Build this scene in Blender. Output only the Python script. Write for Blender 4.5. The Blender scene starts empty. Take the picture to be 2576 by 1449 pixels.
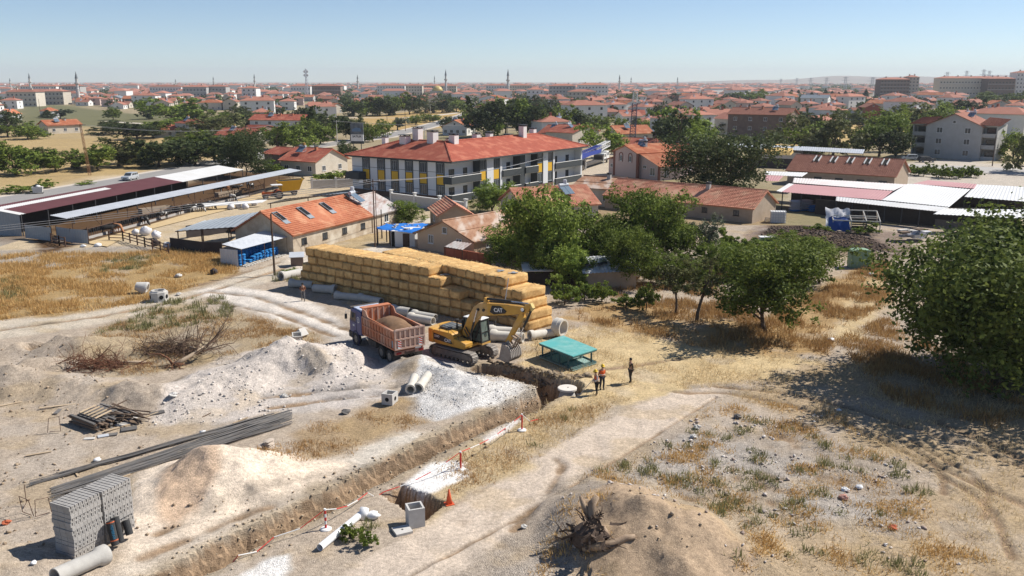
import bpy, math, random
import numpy as np
from mathutils import Vector, Matrix
R = math.radians
PI = math.pi
S = bpy.context.scene
CO = S.collection
random.seed(7)
RNG = np.random.default_rng(7)
# camera
H, F = 20.7, 2200.0                       # eye height (m), focal length in photo units (2576 wide)
TH = math.atan(519.5 / F)                 # pitch below the horizon
cd = bpy.data.cameras.new('camera'); cam = bpy.data.objects.new('camera', cd); CO.objects.link(cam)
cam.location = (0, 0, H); cam.rotation_euler = (R(90) - TH, 0, 0)
cd.sensor_width = 36; cd.lens = 36 * F / 2576; cd.clip_start = 0.5; cd.clip_end = 60000
S.camera = cam
# light
SUN = Vector((0.93, 0.36, 1.0)).normalized()
w = bpy.data.worlds.new('World'); S.world = w; w.use_nodes = True
nt = w.node_tree; bg = nt.nodes['Background']
sky = nt.nodes.new('ShaderNodeTexSky'); sky.sky_type = 'NISHITA'; sky.sun_disc = False
sky.sun_elevation = math.asin(SUN.z); sky.sun_rotation = math.atan2(SUN.x, SUN.y)
sky.altitude = 1000; sky.air_density = .75; sky.dust_density = .15; sky.ozone_density = 2.5
nt.links.new(sky.outputs[0], bg.inputs[0]); bg.inputs[1].default_value = 0.088
sl = bpy.data.lights.new('sun', 'SUN'); sl.energy = 5.0; sl.angle = R(0.5); sl.color = (1.0, 0.95, 0.87)
so = bpy.data.objects.new('sun', sl); CO.objects.link(so)
so.rotation_euler = SUN.to_track_quat('Z', 'Y').to_euler(); so.location = (60, 20, 60)
S.view_settings.view_transform = 'Standard'; S.view_settings.look = 'None'
S.view_settings.exposure = 0.42; S.view_settings.gamma = 1.0; S.view_settings.use_curve_mapping = False
S.render.engine = 'CYCLES'
S.cycles.max_bounces = 5; S.cycles.diffuse_bounces = 3; S.cycles.glossy_bounces = 2
S.cycles.transmission_bounces = 3; S.cycles.transparent_max_bounces = 4; S.cycles.volume_bounces = 0
S.cycles.caustics_reflective = False; S.cycles.caustics_refractive = False
S.cycles.use_denoising = True
def at(x, y, z=0.0):
 """world point seen at photo point (x, y) on the horizontal plane z"""
 a = (x - 1288) / F; b = -(y - 724.5) / F
 dy = math.cos(TH) + b * math.sin(TH); dz = -math.sin(TH) + b * math.cos(TH)
 t = (z - H) / (dz if z > H else min(dz, -.0015))
 return Vector((a * t, dy * t, z))
def topx(X, Y, Z):
 d = Y * math.cos(TH) - (Z - H) * math.sin(TH); u = Y * math.sin(TH) + (Z - H) * math.cos(TH)
 return 1288 + F * X / d, 724.5 - F * u / d
def PX(L):
 return [tuple(at(*p)[:2]) for p in L]
# helpers
ORD = 'first second third fourth fifth sixth seventh eighth ninth tenth eleventh twelfth thirteenth fourteenth fifteenth sixteenth seventeenth eighteenth nineteenth twentieth'.split()
KIDS = {}
def reg(o, parent):
 CO.objects.link(o)
 if parent is not None:
  o.parent = parent; KIDS.setdefault(parent.name, []).append(o)
 return o
def tag(o, label=None, cat=None, group=None, kind=None):
 if label: o['label'] = label
 if cat: o['category'] = cat
 if group: o['group'] = group
 if kind: o['kind'] = kind
 return o
def thing(name, label, cat, loc=(0, 0, 0), rz=0.0, group=None, rot=None):
 o = bpy.data.objects.new(name, None); CO.objects.link(o)
 o.empty_display_size = 0.3; o.location = loc
 o.rotation_euler = rot if rot else (0, 0, rz)
 return tag(o, label, cat, group)
def inst(name, me, parent=None, loc=(0, 0, 0), rot=(0, 0, 0), sc=None):
 o = bpy.data.objects.new(name, me)
 o.location = loc; o.rotation_euler = rot
 if sc is not None: o.scale = sc
 return reg(o, parent)
def dup(root, loc, rz=None, label=None, group=None, sc=None):
 def cp(o, par):
  c = o.copy(); reg(c, par)
  for k in KIDS.get(o.name, []): cp(k, c)
  return c
 kids = KIDS.get(root.name, [])
 r = root.copy(); CO.objects.link(r)
 for k in kids: cp(k, r)
 r.location = loc
 if rz is not None: r.rotation_euler = (0, 0, rz)
 if sc is not None: r.scale = (sc, sc, sc) if isinstance(sc, (int, float)) else sc
 if label: r['label'] = label
 if group: r['group'] = group
 return r
def mesh_np(name, v, f, mat, smooth=False, cols=None, mats=None, mi=None):
 """mesh from numpy arrays; f is (n,3) or (n,4)"""
 me = bpy.data.meshes.new(name)
 v = np.asarray(v, np.float32); f = np.asarray(f, np.int32); k = f.shape[1]
 me.vertices.add(len(v)); me.vertices.foreach_set('co', v.ravel())
 me.loops.add(f.size); me.loops.foreach_set('vertex_index', f.ravel())
 me.polygons.add(len(f)); me.polygons.foreach_set('loop_start', np.arange(0, f.size, k, dtype=np.int32))
 me.polygons.foreach_set('loop_total', np.full(len(f), k, np.int32))
 if smooth: me.polygons.foreach_set('use_smooth', np.ones(len(f), bool))
 for m in (mats or [mat]): me.materials.append(m)
 if mi is not None: me.polygons.foreach_set('material_index', np.asarray(mi, np.int32))
 me.update(calc_edges=True)
 if cols is not None:
  ca = me.color_attributes.new('Col', 'FLOAT_COLOR', 'POINT')
  ca.data.foreach_set('color', np.asarray(cols, np.float32).ravel())
 return me
class MB:
 def __init__(s): s.v = []; s.f = []; s.m = []
 def add(s, vs, fs, mi=0):
  n = len(s.v); s.v += [tuple(p) for p in vs]
  s.f += [tuple(i + n for i in f) for f in fs]; s.m += [mi] * len(fs); return s
 def box(s, c, d, rz=0.0, mi=0, T=None):
  x, y, z = d[0] / 2, d[1] / 2, d[2] / 2
  P = [Vector((i * x, j * y, k * z)) for k in (-1, 1) for j in (-1, 1) for i in (-1, 1)]
  if T is not None: P = [T @ p for p in P]
  elif rz:
   m = Matrix.Rotation(rz, 3, 'Z'); P = [m @ p for p in P]
  c = Vector(c)
  return s.add([p + c for p in P], [(0, 2, 3, 1), (4, 5, 7, 6), (0, 1, 5, 4), (2, 6, 7, 3), (0, 4, 6, 2), (1, 3, 7, 5)], mi)
 def b2(s, lo, hi, mi=0):
  return s.box([(a + b) / 2 for a, b in zip(lo, hi)], [abs(b - a) for a, b in zip(lo, hi)], mi=mi)
 def hexa(s, lo4, hi4, mi=0):
  return s.add(list(lo4) + list(hi4), [(0, 3, 2, 1), (4, 5, 6, 7), (0, 1, 5, 4), (1, 2, 6, 5), (2, 3, 7, 6), (3, 0, 4, 7)], mi)
 def beam(s, p, q, wd, h=None, mi=0, up=(0, 0, 1)):
  p = Vector(p); q = Vector(q); h = h or wd; d = q - p; L = d.length
  if L < 1e-6: return s
  d.normalize(); u = Vector(up)
  if abs(d.dot(u)) > .98: u = Vector((0, 1, 0))
  a = d.cross(u).normalized() * wd / 2; b = a.cross(d).normalized() * h / 2
  return s.hexa([p - a - b, p + a - b, p + a + b, p - a + b], [q - a - b, q + a - b, q + a + b, q - a + b], mi)
 def tube(s, pts, r, n=8, mi=0, cap=True):
  pts = [Vector(p) for p in pts]; k = len(pts)
  rr = r if isinstance(r, (list, tuple)) else [r] * k
  vs = []; prev = None
  for i, p in enumerate(pts):
   d = (pts[min(i + 1, k - 1)] - pts[max(i - 1, 0)])
   d = d.normalized() if d.length > 1e-9 else Vector((0, 0, 1))
   if prev is None:
    u = Vector((0, 0, 1)) if abs(d.z) < .9 else Vector((1, 0, 0))
    a = d.cross(u).normalized()
   else:
    a = (prev - d * prev.dot(d)).normalized()
   prev = a; b = d.cross(a)
   vs += [p + (a * math.cos(t) + b * math.sin(t)) * rr[i] for t in [2 * PI * j / n for j in range(n)]]
  fs = [(i * n + j, i * n + (j + 1) % n, (i + 1) * n + (j + 1) % n, (i + 1) * n + j) for i in range(k - 1) for j in range(n)]
  if cap: fs += [tuple(range(n))[::-1], tuple((k - 1) * n + j for j in range(n))]
  return s.add(vs, fs, mi)
 def lathe(s, prof, n=16, c=(0, 0, 0), T=None, mi=0, close=False):
  """profile of (r, z) about local z"""
  vs = []
  for r, z in prof:
   for j in range(n):
    p = Vector((r * math.cos(2 * PI * j / n), r * math.sin(2 * PI * j / n), z))
    if T is not None: p = T @ p
    vs.append(p + Vector(c))
  k = len(prof)
  fs = [(i * n + j, i * n + (j + 1) % n, (i + 1) * n + (j + 1) % n, (i + 1) * n + j) for i in range(k - 1) for j in range(n)]
  if close: fs += [((k - 1) * n + j, (k - 1) * n + (j + 1) % n, (j + 1) % n, j) for j in range(n)]
  else:
   if prof[0][0] > 1e-4: fs.append(tuple(range(n))[::-1])
   if prof[-1][0] > 1e-4: fs.append(tuple((k - 1) * n + j for j in range(n)))
  return s.add(vs, fs, mi)
 def prism(s, poly, y0, y1, mi=0, T=None):
  """polygon of (x, z) extruded along y"""
  n = len(poly)
  vs = [Vector((x, y0, z)) for x, z in poly] + [Vector((x, y1, z)) for x, z in poly]
  if T is not None: vs = [T @ v for v in vs]
  fs = [tuple(range(n)), tuple(range(2 * n - 1, n - 1, -1))] + [(i, i + n, (i + 1) % n + n, (i + 1) % n) for i in range(n)]
  return s.add(vs, fs, mi)
 def slab(s, quad, th, mi=0):
  """a quad (3D corners) thickened downward along its normal"""
  q = [Vector(p) for p in quad]; nrm = (q[1] - q[0]).cross(q[-1] - q[0]).normalized()
  if nrm.z < 0: nrm = -nrm
  n = len(q); lo = [p - nrm * th for p in q]
  return s.add(q + lo, [tuple(range(n)), tuple(range(2 * n - 1, n - 1, -1))] + [(i, i + n, (i + 1) % n + n, (i + 1) % n) for i in range(n)], mi)
 def mesh(s, name, mat, smooth=False):
  me = bpy.data.meshes.new(name); me.from_pydata(s.v, [], s.f)
  ms = mat if isinstance(mat, (list, tuple)) else [mat]
  for m in ms: me.materials.append(m)
  if len(ms) > 1: me.polygons.foreach_set('material_index', s.m)
  if smooth:
   me.polygons.foreach_set('use_smooth', [True] * len(me.polygons))
  me.update(); return me
 def build(s, name, mat, parent=None, loc=(0, 0, 0), rot=(0, 0, 0), smooth=False, bevel=0):
  me = s.mesh(name, mat, smooth)
  o = inst(name, me, parent, loc, rot)
  if bevel:
   b = o.modifiers.new('bevel', 'BEVEL'); b.width = bevel; b.segments = 2; b.limit_method = 'ANGLE'
  return o
# materials
MATS = {}
def M(name, c, rough=.85, c2=None, sc=3.0, var=.5, bump=0.0, bsc=None, metal=0.0, rnd=0.0, stretch=None, spec=.3, emit=None, c3=None, thr=None, edge=.22):
 """colour c mottled with c2 by world-space noise; rnd = brightness change from object to object"""
 if name in MATS: return MATS[name]
 m = bpy.data.materials.new(name); m.use_nodes = True; n = m.node_tree; N = n.nodes; L = n.links
 b = N['Principled BSDF']; b.inputs['Roughness'].default_value = rough; b.inputs['Metallic'].default_value = metal
 b.inputs['Specular IOR Level'].default_value = spec
 c = (*c, 1); c2 = (*c2, 1) if c2 else tuple(min(1, x * .72) for x in c[:3]) + (1,)
 geo = N.new('ShaderNodeNewGeometry'); vec = geo.outputs['Position']
 if stretch:
  mp = N.new('ShaderNodeVectorMath'); mp.operation = 'MULTIPLY'; mp.inputs[1].default_value = stretch
  L.new(vec, mp.inputs[0]); vec = mp.outputs[0]
 nz = N.new('ShaderNodeTexNoise'); nz.inputs['Scale'].default_value = sc; nz.inputs['Detail'].default_value = 6; nz.inputs['Roughness'].default_value = .65
 L.new(vec, nz.inputs['Vector'])
 rp = N.new('ShaderNodeMapRange'); t = thr if thr is not None else .5
 rp.inputs[1].default_value = max(.0, t - edge); rp.inputs[2].default_value = t + edge; rp.inputs[4].default_value = min(1., var * 2)
 L.new(nz.outputs[0], rp.inputs[0])
 mx = N.new('ShaderNodeMix'); mx.data_type = 'RGBA'; mx.inputs[6].default_value = c; mx.inputs[7].default_value = c2
 L.new(rp.outputs[0], mx.inputs[0]); out = mx.outputs[2]
 if c3:
  n3 = N.new('ShaderNodeTexNoise'); n3.inputs['Scale'].default_value = sc * .33; n3.inputs['Detail'].default_value = 5
  L.new(vec, n3.inputs['Vector']); r3 = N.new('ShaderNodeMapRange'); r3.inputs[1].default_value = .5; r3.inputs[2].default_value = .64
  L.new(n3.outputs[0], r3.inputs[0]); m3 = N.new('ShaderNodeMix'); m3.data_type = 'RGBA'; m3.inputs[7].default_value = (*c3, 1)
  L.new(out, m3.inputs[6]); L.new(r3.outputs[0], m3.inputs[0]); out = m3.outputs[2]
 if rnd:
  oi = N.new('ShaderNodeObjectInfo'); r2 = N.new('ShaderNodeMapRange'); r2.inputs[3].default_value = 1 - rnd; r2.inputs[4].default_value = 1 + rnd
  L.new(oi.outputs['Random'], r2.inputs[0]); vm = N.new('ShaderNodeVectorMath'); vm.operation = 'SCALE'
  L.new(out, vm.inputs[0]); L.new(r2.outputs[0], vm.inputs['Scale']); out = vm.outputs[0]
 L.new(out, b.inputs['Base Color'])
 if bump:
  nb = N.new('ShaderNodeTexNoise'); nb.inputs['Scale'].default_value = bsc or sc * 6; nb.inputs['Detail'].default_value = 5
  L.new(vec, nb.inputs['Vector']); bp = N.new('ShaderNodeBump'); bp.inputs['Strength'].default_value = bump; bp.inputs['Distance'].default_value = .05
  L.new(nb.outputs[0], bp.inputs['Height']); L.new(bp.outputs[0], b.inputs['Normal'])
 MATS[name] = m; return m
def leafmat(name, c, c2, rnd=.25):
 m = bpy.data.materials.new(name); m.use_nodes = True; n = m.node_tree; N = n.nodes; L = n.links
 b = N['Principled BSDF']; b.inputs['Roughness'].default_value = .6; b.inputs['Specular IOR Level'].default_value = .1
 geo = N.new('ShaderNodeNewGeometry'); nz = N.new('ShaderNodeTexNoise'); nz.inputs['Scale'].default_value = .9; nz.inputs['Detail'].default_value = 4
 L.new(geo.outputs['Position'], nz.inputs['Vector'])
 ad = N.new('ShaderNodeMath'); ad.operation = 'MULTIPLY_ADD'; ad.inputs[1].default_value = .45; ad.inputs[2].default_value = -.2
 L.new(geo.outputs['Random Per Island'], ad.inputs[0])
 a2 = N.new('ShaderNodeMath'); a2.operation = 'ADD'; L.new(ad.outputs[0], a2.inputs[0]); L.new(nz.outputs[0], a2.inputs[1])
 rp = N.new('ShaderNodeMapRange'); rp.inputs[1].default_value = .25; rp.inputs[2].default_value = .8; L.new(a2.outputs[0], rp.inputs[0])
 mx = N.new('ShaderNodeMix'); mx.data_type = 'RGBA'; mx.inputs[6].default_value = (*c, 1); mx.inputs[7].default_value = (*c2, 1)
 L.new(rp.outputs[0], mx.inputs[0])
 oi = N.new('ShaderNodeObjectInfo'); r2 = N.new('ShaderNodeMapRange'); r2.inputs[3].default_value = 1 - rnd; r2.inputs[4].default_value = 1 + rnd
 L.new(oi.outputs['Random'], r2.inputs[0]); vm = N.new('ShaderNodeVectorMath'); vm.operation = 'SCALE'
 L.new(mx.outputs[2], vm.inputs[0]); L.new(r2.outputs[0], vm.inputs['Scale'])
 L.new(vm.outputs[0], b.inputs['Base Color'])
 tr = N.new('ShaderNodeBsdfTranslucent'); L.new(vm.outputs[0], tr.inputs['Color'])
 ms = N.new('ShaderNodeMixShader'); ms.inputs[0].default_value = .3
 L.new(b.outputs[0], ms.inputs[1]); L.new(tr.outputs[0], ms.inputs[2]); L.new(ms.outputs[0], N['Material Output'].inputs[0])
 MATS[name] = m; return m
# ground shape
def vn(x, y, sc, seed=0):
 """value noise in -1..1"""
 x = np.asarray(x, float) / sc + seed * 17.3; y = np.asarray(y, float) / sc + seed * 9.1
 xi = np.floor(x).astype(np.int64); yi = np.floor(y).astype(np.int64); fx = x - xi; fy = y - yi
 fx = fx * fx * (3 - 2 * fx); fy = fy * fy * (3 - 2 * fy)
 def h(i, j):
  n = (i * 374761393 + j * 668265263 + seed * 1442695) & 0xffffffff
  n = ((n ^ (n >> 13)) * 1274126177) & 0xffffffff
  return ((n ^ (n >> 16)) & 0xffff) / 32767.5 - 1
 a = h(xi, yi) * (1 - fx) + h(xi + 1, yi) * fx; b = h(xi, yi + 1) * (1 - fx) + h(xi + 1, yi + 1) * fx
 return a * (1 - fy) + b * fy
def fbm(x, y, sc, seed=0, o=4):
 return sum(vn(x, y, sc / 2 ** i, seed + i) * .5 ** i for i in range(o)) / 1.6
def sst(a, b, x):
 t = np.clip((x - a) / (b - a), 0, 1); return t * t * (3 - 2 * t)
def dline(P, x, y):
 """distance to a polyline and the parameter (0..1) along it"""
 best = np.full(np.shape(x), 1e9); par = np.zeros(np.shape(x)); n = len(P) - 1
 for i in range(n):
  ax, ay = P[i][:2]; bx, by = P[i + 1][:2]; dx, dy = bx - ax, by - ay; l2 = dx * dx + dy * dy + 1e-9
  t = np.clip(((x - ax) * dx + (y - ay) * dy) / l2, 0, 1)
  d = np.hypot(x - ax - t * dx, y - ay - t * dy); k = d < best
  best = np.where(k, d, best); par = np.where(k, (i + t) / n, par)
 return best, par
def sdp(P, x, y):
 """signed distance to polygon, positive inside"""
 d, _ = dline(list(P) + [P[0]], x, y); ins = np.zeros(np.shape(x), bool); n = len(P)
 for i in range(n):
  ax, ay = P[i][:2]; bx, by = P[(i + 1) % n][:2]
  if ay == by: continue
  c = ((ay > y) != (by > y)) & (x < (bx - ax) * (y - ay) / (by - ay) + ax); ins ^= c
 return np.where(ins, d, -d)
def pk(x, y, z): return tuple(at(x, y, z))
RIDGES = [  # (points (x, y, height), radius): heaps and banks of loose earth and gravel
 ([pk(470, 985, .7), pk(560, 930, 1.1), pk(640, 905, 1.2), pk(720, 885, 1.2)], 4.2),
 ([pk(720, 885, 1.0), pk(790, 912, .7), pk(900, 955, .3)], 3.6),
 ([pk(820, 905, .9), pk(862, 872, 1.3), pk(885, 885, 1.1)], 2.2),
 ([pk(1058, 897, 1.0), pk(1080, 920, .9), pk(1140, 935, 1.0), pk(1200, 952, .9), pk(1270, 972, .5), pk(1350, 985, .25)], 3.2),
 ([pk(1110, 985, .5), pk(1180, 1000, .45)], 3.2),
 ([pk(510, 1165, 1.0), pk(550, 1168, .95)], 4.2),
 ([pk(545, 1168, .85), pk(640, 1168, .6), pk(740, 1180, .4), pk(860, 1190, .15)], 3.2),
 ([pk(1555, 1235, 1.5), pk(1620, 1250, 2.0), pk(1690, 1290, 1.6), pk(1740, 1330, .8)], 4.5),
 ([pk(-120, 905, 1.7), pk(20, 920, 1.5), pk(120, 940, 1.0), pk(230, 962, .8), pk(350, 990, .5)], 3.2),
 ([pk(-40, 865, .8), pk(40, 862, .8), pk(150, 842, 1.3), pk(200, 847, 1.2), pk(300, 848, .7)], 2.4),
 ([pk(60, 905, .9), pk(130, 900, .8)], 1.8),
 ([pk(330, 985, .6), pk(400, 990, .5)], 2.0),
 ([pk(-40, 1400, .9), pk(60, 1430, .6), pk(130, 1449, .3)], 3.4),
 ([pk(1225, 912, .55), pk(1300, 925, .5), pk(1380, 942, .45), pk(1440, 958, .5), pk(1490, 950, .35)], 1.3),
 ([pk(2050, 580, .9), pk(2150, 610, .7), pk(1960, 570, .6)], 6.0),
]
RIDGES = [(list(p), r) for p, r in RIDGES]
TRENCH = PX([(330, 1520), (445, 1446), (858, 1240), (1120, 1108), (1330, 1020), (1394, 984)])
BRANCH = PX([(1394, 984), (1345, 958), (1290, 942), (1218, 926)])
COVER = at(1427, 978, .12)
PIT = PX([(958, 1242), (1010, 1218), (1118, 1266), (1066, 1308)])
RUTS = [(PX(L), wd) for L, wd in (
 ([(1700, 985), (1830, 988), (1980, 1015), (2130, 1070), (2260, 1130), (2400, 1190), (2640, 1300)], .30),
 ([(1800, 970), (1990, 990), (2150, 1030), (2300, 1080), (2460, 1130), (2640, 1200)], .28),
 ([(2240, 1095), (2330, 1150), (2370, 1190), (2374, 1240)], .22), ([(2290, 1110), (2440, 1190), (2485, 1240), (2475, 1300)], .22),
 ([(2300, 1160), (2430, 1230), (2500, 1290), (2545, 1400)], .22), ([(2360, 1060), (2480, 1110), (2640, 1190)], .45),
 ([(1290, 1330), (1380, 1240), (1415, 1170), (1400, 1155)], .30), ([(1010, 1460), (1270, 1320), (1560, 1150), (1800, 1000)], .12), ([(660, 1000), (800, 985), (990, 975)], .4), ([(680, 1025), (850, 1002), (1010, 990)], .4),
 ([(540, 735), (640, 745), (760, 785), (880, 830)], .5), ([(520, 755), (700, 790), (840, 845)], .4), ([(0, 800), (250, 770), (420, 735), (560, 700), (700, 660)], .5),
 ([(0, 830), (250, 795), (430, 760), (560, 722), (720, 672)], .5), ([(1500, 930), (1600, 918), (1720, 900)], .4), ([(360, 1400), (620, 1290), (880, 1200), (1000, 1140)], .5),
 ([(400, 1340), (640, 1250), (880, 1180)], .4))]
def gh(x, y):
 """ground height"""
 x = np.asarray(x, float); y = np.asarray(y, float)
 z = .05 * fbm(x, y, 6, 1) + .045 * vn(x, y, .9, 5)
 near = sst(66, 60, np.abs(x)) * sst(128, 118, y)
 for P, r in RIDGES:
  best = np.zeros(np.shape(x))
  for i in range(len(P) - 1):
   a, b = P[i], P[i + 1]; dx, dy = b[0] - a[0], b[1] - a[1]; l2 = dx * dx + dy * dy + 1e-9
   t = np.clip(((x - a[0]) * dx + (y - a[1]) * dy) / l2, 0, 1)
   d = np.hypot(x - a[0] - t * dx, y - a[1] - t * dy); hh = a[2] + (b[2] - a[2]) * t
   rr = r * (1 + .22 * vn(x, y, 1.6, 11)); q = np.clip(1 - d / rr, 0, 1)
   best = np.maximum(best, hh * (q * .72 + .28 * q * q * (3 - 2 * q)) * 1.04)
  z = z + best * (1 + .13 * fbm(x, y, 1.2, 3))
 rub = sst(0, 2.5, sdp(PX([(1480, 1190), (1700, 1080), (1960, 1060), (2290, 1170), (2290, 1330), (1900, 1330), (1600, 1280)]), x, y))
 z = z + rub * (.16 * fbm(x, y, 3.5, 8) + .05 * vn(x, y, .5, 9))
 for P, wd in RUTS:
  d, _ = dline(P, x, y); z = z - .11 * np.exp(-(d / wd) ** 2) + .03 * np.exp(-((d - wd * 1.9) / wd) ** 2)
 pd = np.hypot(x - at(92, 882)[0], y - at(92, 882)[1]); z = z - 1.6 * sst(1.5, .5, pd + .35 * vn(x, y, .8, 4))
 cut = np.zeros(np.shape(x))
 for P, wd, dep in ((TRENCH, .82, 1.8), (BRANCH, .78, 1.9)):
  d, _ = dline(P, x, y); d = d + .26 * fbm(x, y, 1.5, 21) + .05 * vn(x, y, .5, 22)
  cut = np.maximum(cut, dep * (.42 * sst(wd + .22, wd + .02, d) + .58 * sst(wd - .02, wd - .24, d)))
 d = np.hypot(x - COVER[0], y - COVER[1]) + .1 * vn(x, y, .6, 24); cut = np.maximum(cut, 1.8 * sst(1.12, .8, d))
 s = sdp(PIT, x, y) + .08 * vn(x, y, .5, 23); cut = np.maximum(cut, 1.7 * sst(-.08, .25, s))
 gr = sst(.15, .6, z) * .055 + .02
 z = z + gr * (vn(x, y, .36, 25) + .6 * vn(x, y, .8, 26))
 return (z * near - cut * (1 + .1 * vn(x, y, .5, 27)))
def gz(x, y): return float(gh(np.array([x]), np.array([y]))[0])
def on(x, y, dz=0.0):
 """point of the ground seen at photo point (x, y)"""
 p = at(x, y, 0)
 for _ in range(3): p = at(x, y, max(-.3, gz(p.x, p.y)))
 return Vector((p.x, p.y, gz(p.x, p.y) + dz))
# ground colour (soil, straw, gravel ... as they lie)
DIRT = (.42, .345, .27)
ZONES = [  # polygon, colour, edge softness, edge noise, grit
 ([(-300, 600), (560, 600), (600, 690), (380, 760), (150, 800), (-300, 830)], (.36, .245, .115), 1.2, 1.4, .2),
 ([(-300, 600), (300, 600), (440, 640), (200, 668), (-300, 690)], (.36, .31, .255), 1.5, 2.0, .4),
 ([(-300, 812), (150, 798), (400, 750), (520, 725), (700, 655), (760, 655), (700, 705), (520, 745), (430, 775), (200, 825), (-300, 890)], (.52, .45, .36), .6, .6, .2),
 ([(500, 730), (560, 720), (700, 738), (830, 770), (890, 850), (850, 845), (700, 810), (600, 770)], (.66, .60, .535), .6, .9, .3),
 ([(240, 830), (420, 770), (620, 790), (800, 840), (800, 880), (620, 890), (430, 930), (250, 960), (200, 900)], (.37, .29, .19), .9, 1.6, .5),
 ([(820, 840), (1090, 860), (1080, 940), (900, 940), (850, 890)], (.44, .40, .36), .6, .6, .3),
 ([(380, 1075), (440, 980), (560, 900), (720, 865), (890, 868), (920, 900), (1010, 970), (900, 1000), (740, 1030), (600, 1065)], (.57, .505, .45), .5, .7, .5),
 ([(640, 1000), (760, 945), (900, 935), (1080, 965), (1020, 1010), (820, 1030), (700, 1050)], (.53, .475, .43), .7, .9, .4),
 ([(1020, 1040), (1040, 985), (1070, 900), (1200, 930), (1300, 960), (1390, 985), (1330, 1015), (1200, 1040), (1100, 1060)], (.66, .635, .605), .3, .7, .7),
 ([(1090, 895), (1200, 920), (1280, 960), (1240, 985), (1130, 955), (1060, 920)], (.50, .47, .45), .5, .8, 1.0),
 ([(700, 1090), (1000, 1010), (1060, 1060), (980, 1110), (760, 1180)], (.37, .27, .165), .8, 1.6, .6),
 ([(780, 1190), (980, 1090), (1100, 1080), (1040, 1140), (880, 1200)], (.60, .54, .46), .8, 1.2, .4),
 ([(310, 1330), (350, 1190), (500, 1130), (640, 1130), (760, 1155), (900, 1165), (880, 1215), (640, 1320), (430, 1400), (330, 1400)], (.72, .60, .475), .6, .8, .2),
 ([(400, 1290), (405, 1210), (520, 1140), (555, 1150), (560, 1220), (500, 1290), (430, 1320)], (.64, .465, .325), .4, .5, .25),
 ([(310, 1450), (340, 1400), (640, 1310), (800, 1225), (850, 1215), (560, 1370), (420, 1450)], (.60, .515, .42), .6, .6, .3),
 ([(840, 1460), (1070, 1320), (1290, 1190), (1480, 1075), (1690, 985), (1800, 968), (1825, 990), (1680, 1080), (1460, 1210), (1280, 1340), (1140, 1460)], (.56, .465, .375), .16, .3, .05),
 ([(1300, 840), (1440, 820), (1660, 850), (1900, 890), (2080, 900), (2080, 960), (1760, 975), (1600, 1000), (1440, 1050), (1330, 1060), (1420, 960), (1290, 920)], (.56, .43, .245), .8, 1.6, .3),
 ([(1100, 1170), (1300, 1060), (1450, 1010), (1560, 1010), (1480, 1070), (1280, 1190), (1080, 1310)], (.48, .37, .225), .7, 1.4, .4),
 ([(990, 1240), (1020, 1210), (1090, 1160), (1170, 1165), (1170, 1195), (1080, 1240)], (.82, .80, .77), .2, .35, .5),
 ([(590, 1449), (660, 1405), (725, 1395), (730, 1430), (690, 1480)], (.78, .75, .71), .2, .35, .6),
 ([(1210, 1100), (1300, 1050), (1310, 1060), (1230, 1115)], (.75, .70, .66), .2, .3, .3),
 ([(1820, 990), (2100, 900), (2576, 1010), (2800, 1200), (2800, 1500), (1850, 1500), (1900, 1340), (2250, 1340), (2330, 1200), (2150, 1100), (1960, 1040)], (.40, .305, .20), .9, 1.5, .3),
 ([(1150, 1460), (1480, 1200), (1700, 1085), (1960, 1050), (2300, 1180), (2300, 1340), (1880, 1330), (1850, 1460)], (.37, .31, .25), .8, 1.6, .7),
 ([(1590, 1190), (1730, 1095), (1900, 1100), (2050, 1170), (2200, 1250), (2150, 1330), (1850, 1270)], (.395, .35, .305), .5, 1.5, .7),
 ([(1450, 1340), (1500, 1275), (1640, 1250), (1800, 1315), (1900, 1410), (1860, 1500), (1600, 1515), (1460, 1450)], (.40, .295, .20), .4, .5, .15),
 ([(1380, 800), (1500, 760), (1700, 770), (1900, 820), (2080, 700), (2230, 640), (2240, 760), (2100, 830), (2080, 900), (1800, 890), (1650, 840)], (.38, .255, .125), .8, 1.2, .2),
 ([(2080, 850), (2110, 780), (2190, 700), (2230, 690), (2230, 760), (2160, 850)], (.54, .42, .25), .7, 1.0, .2),
 ([(1860, 610), (1920, 560), (2060, 560), (2280, 590), (2300, 640), (2200, 660), (2000, 620)], (.27, .205, .165), 1.0, 1.5, .8),
 ([(1910, 600), (1950, 563), (2020, 565), (2200, 605), (2260, 635), (2150, 640), (2050, 618)], (.085, .058, .045), .7, 1.0, .9),
 ([(700, 640), (900, 610), (1040, 640), (1000, 680), (760, 680)], (.60, .53, .44), .6, .6, .2),
 ([(760, 635), (790, 615), (1000, 575), (1100, 600), (900, 625)], (.42, .32, .185), .6, 1.0, .3),
 ([(0, 470), (60, 480), (640, 380), (900, 380), (1100, 560), (700, 600), (300, 620), (-300, 640)], (.50, .40, .27), 1.0, 1.0, .3),
 ([(110, 640), (30, 560), (250, 520), (560, 425), (740, 440), (650, 490), (400, 560), (180, 620)], (.105, .06, .03), .8, .8, .5),
]
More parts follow.
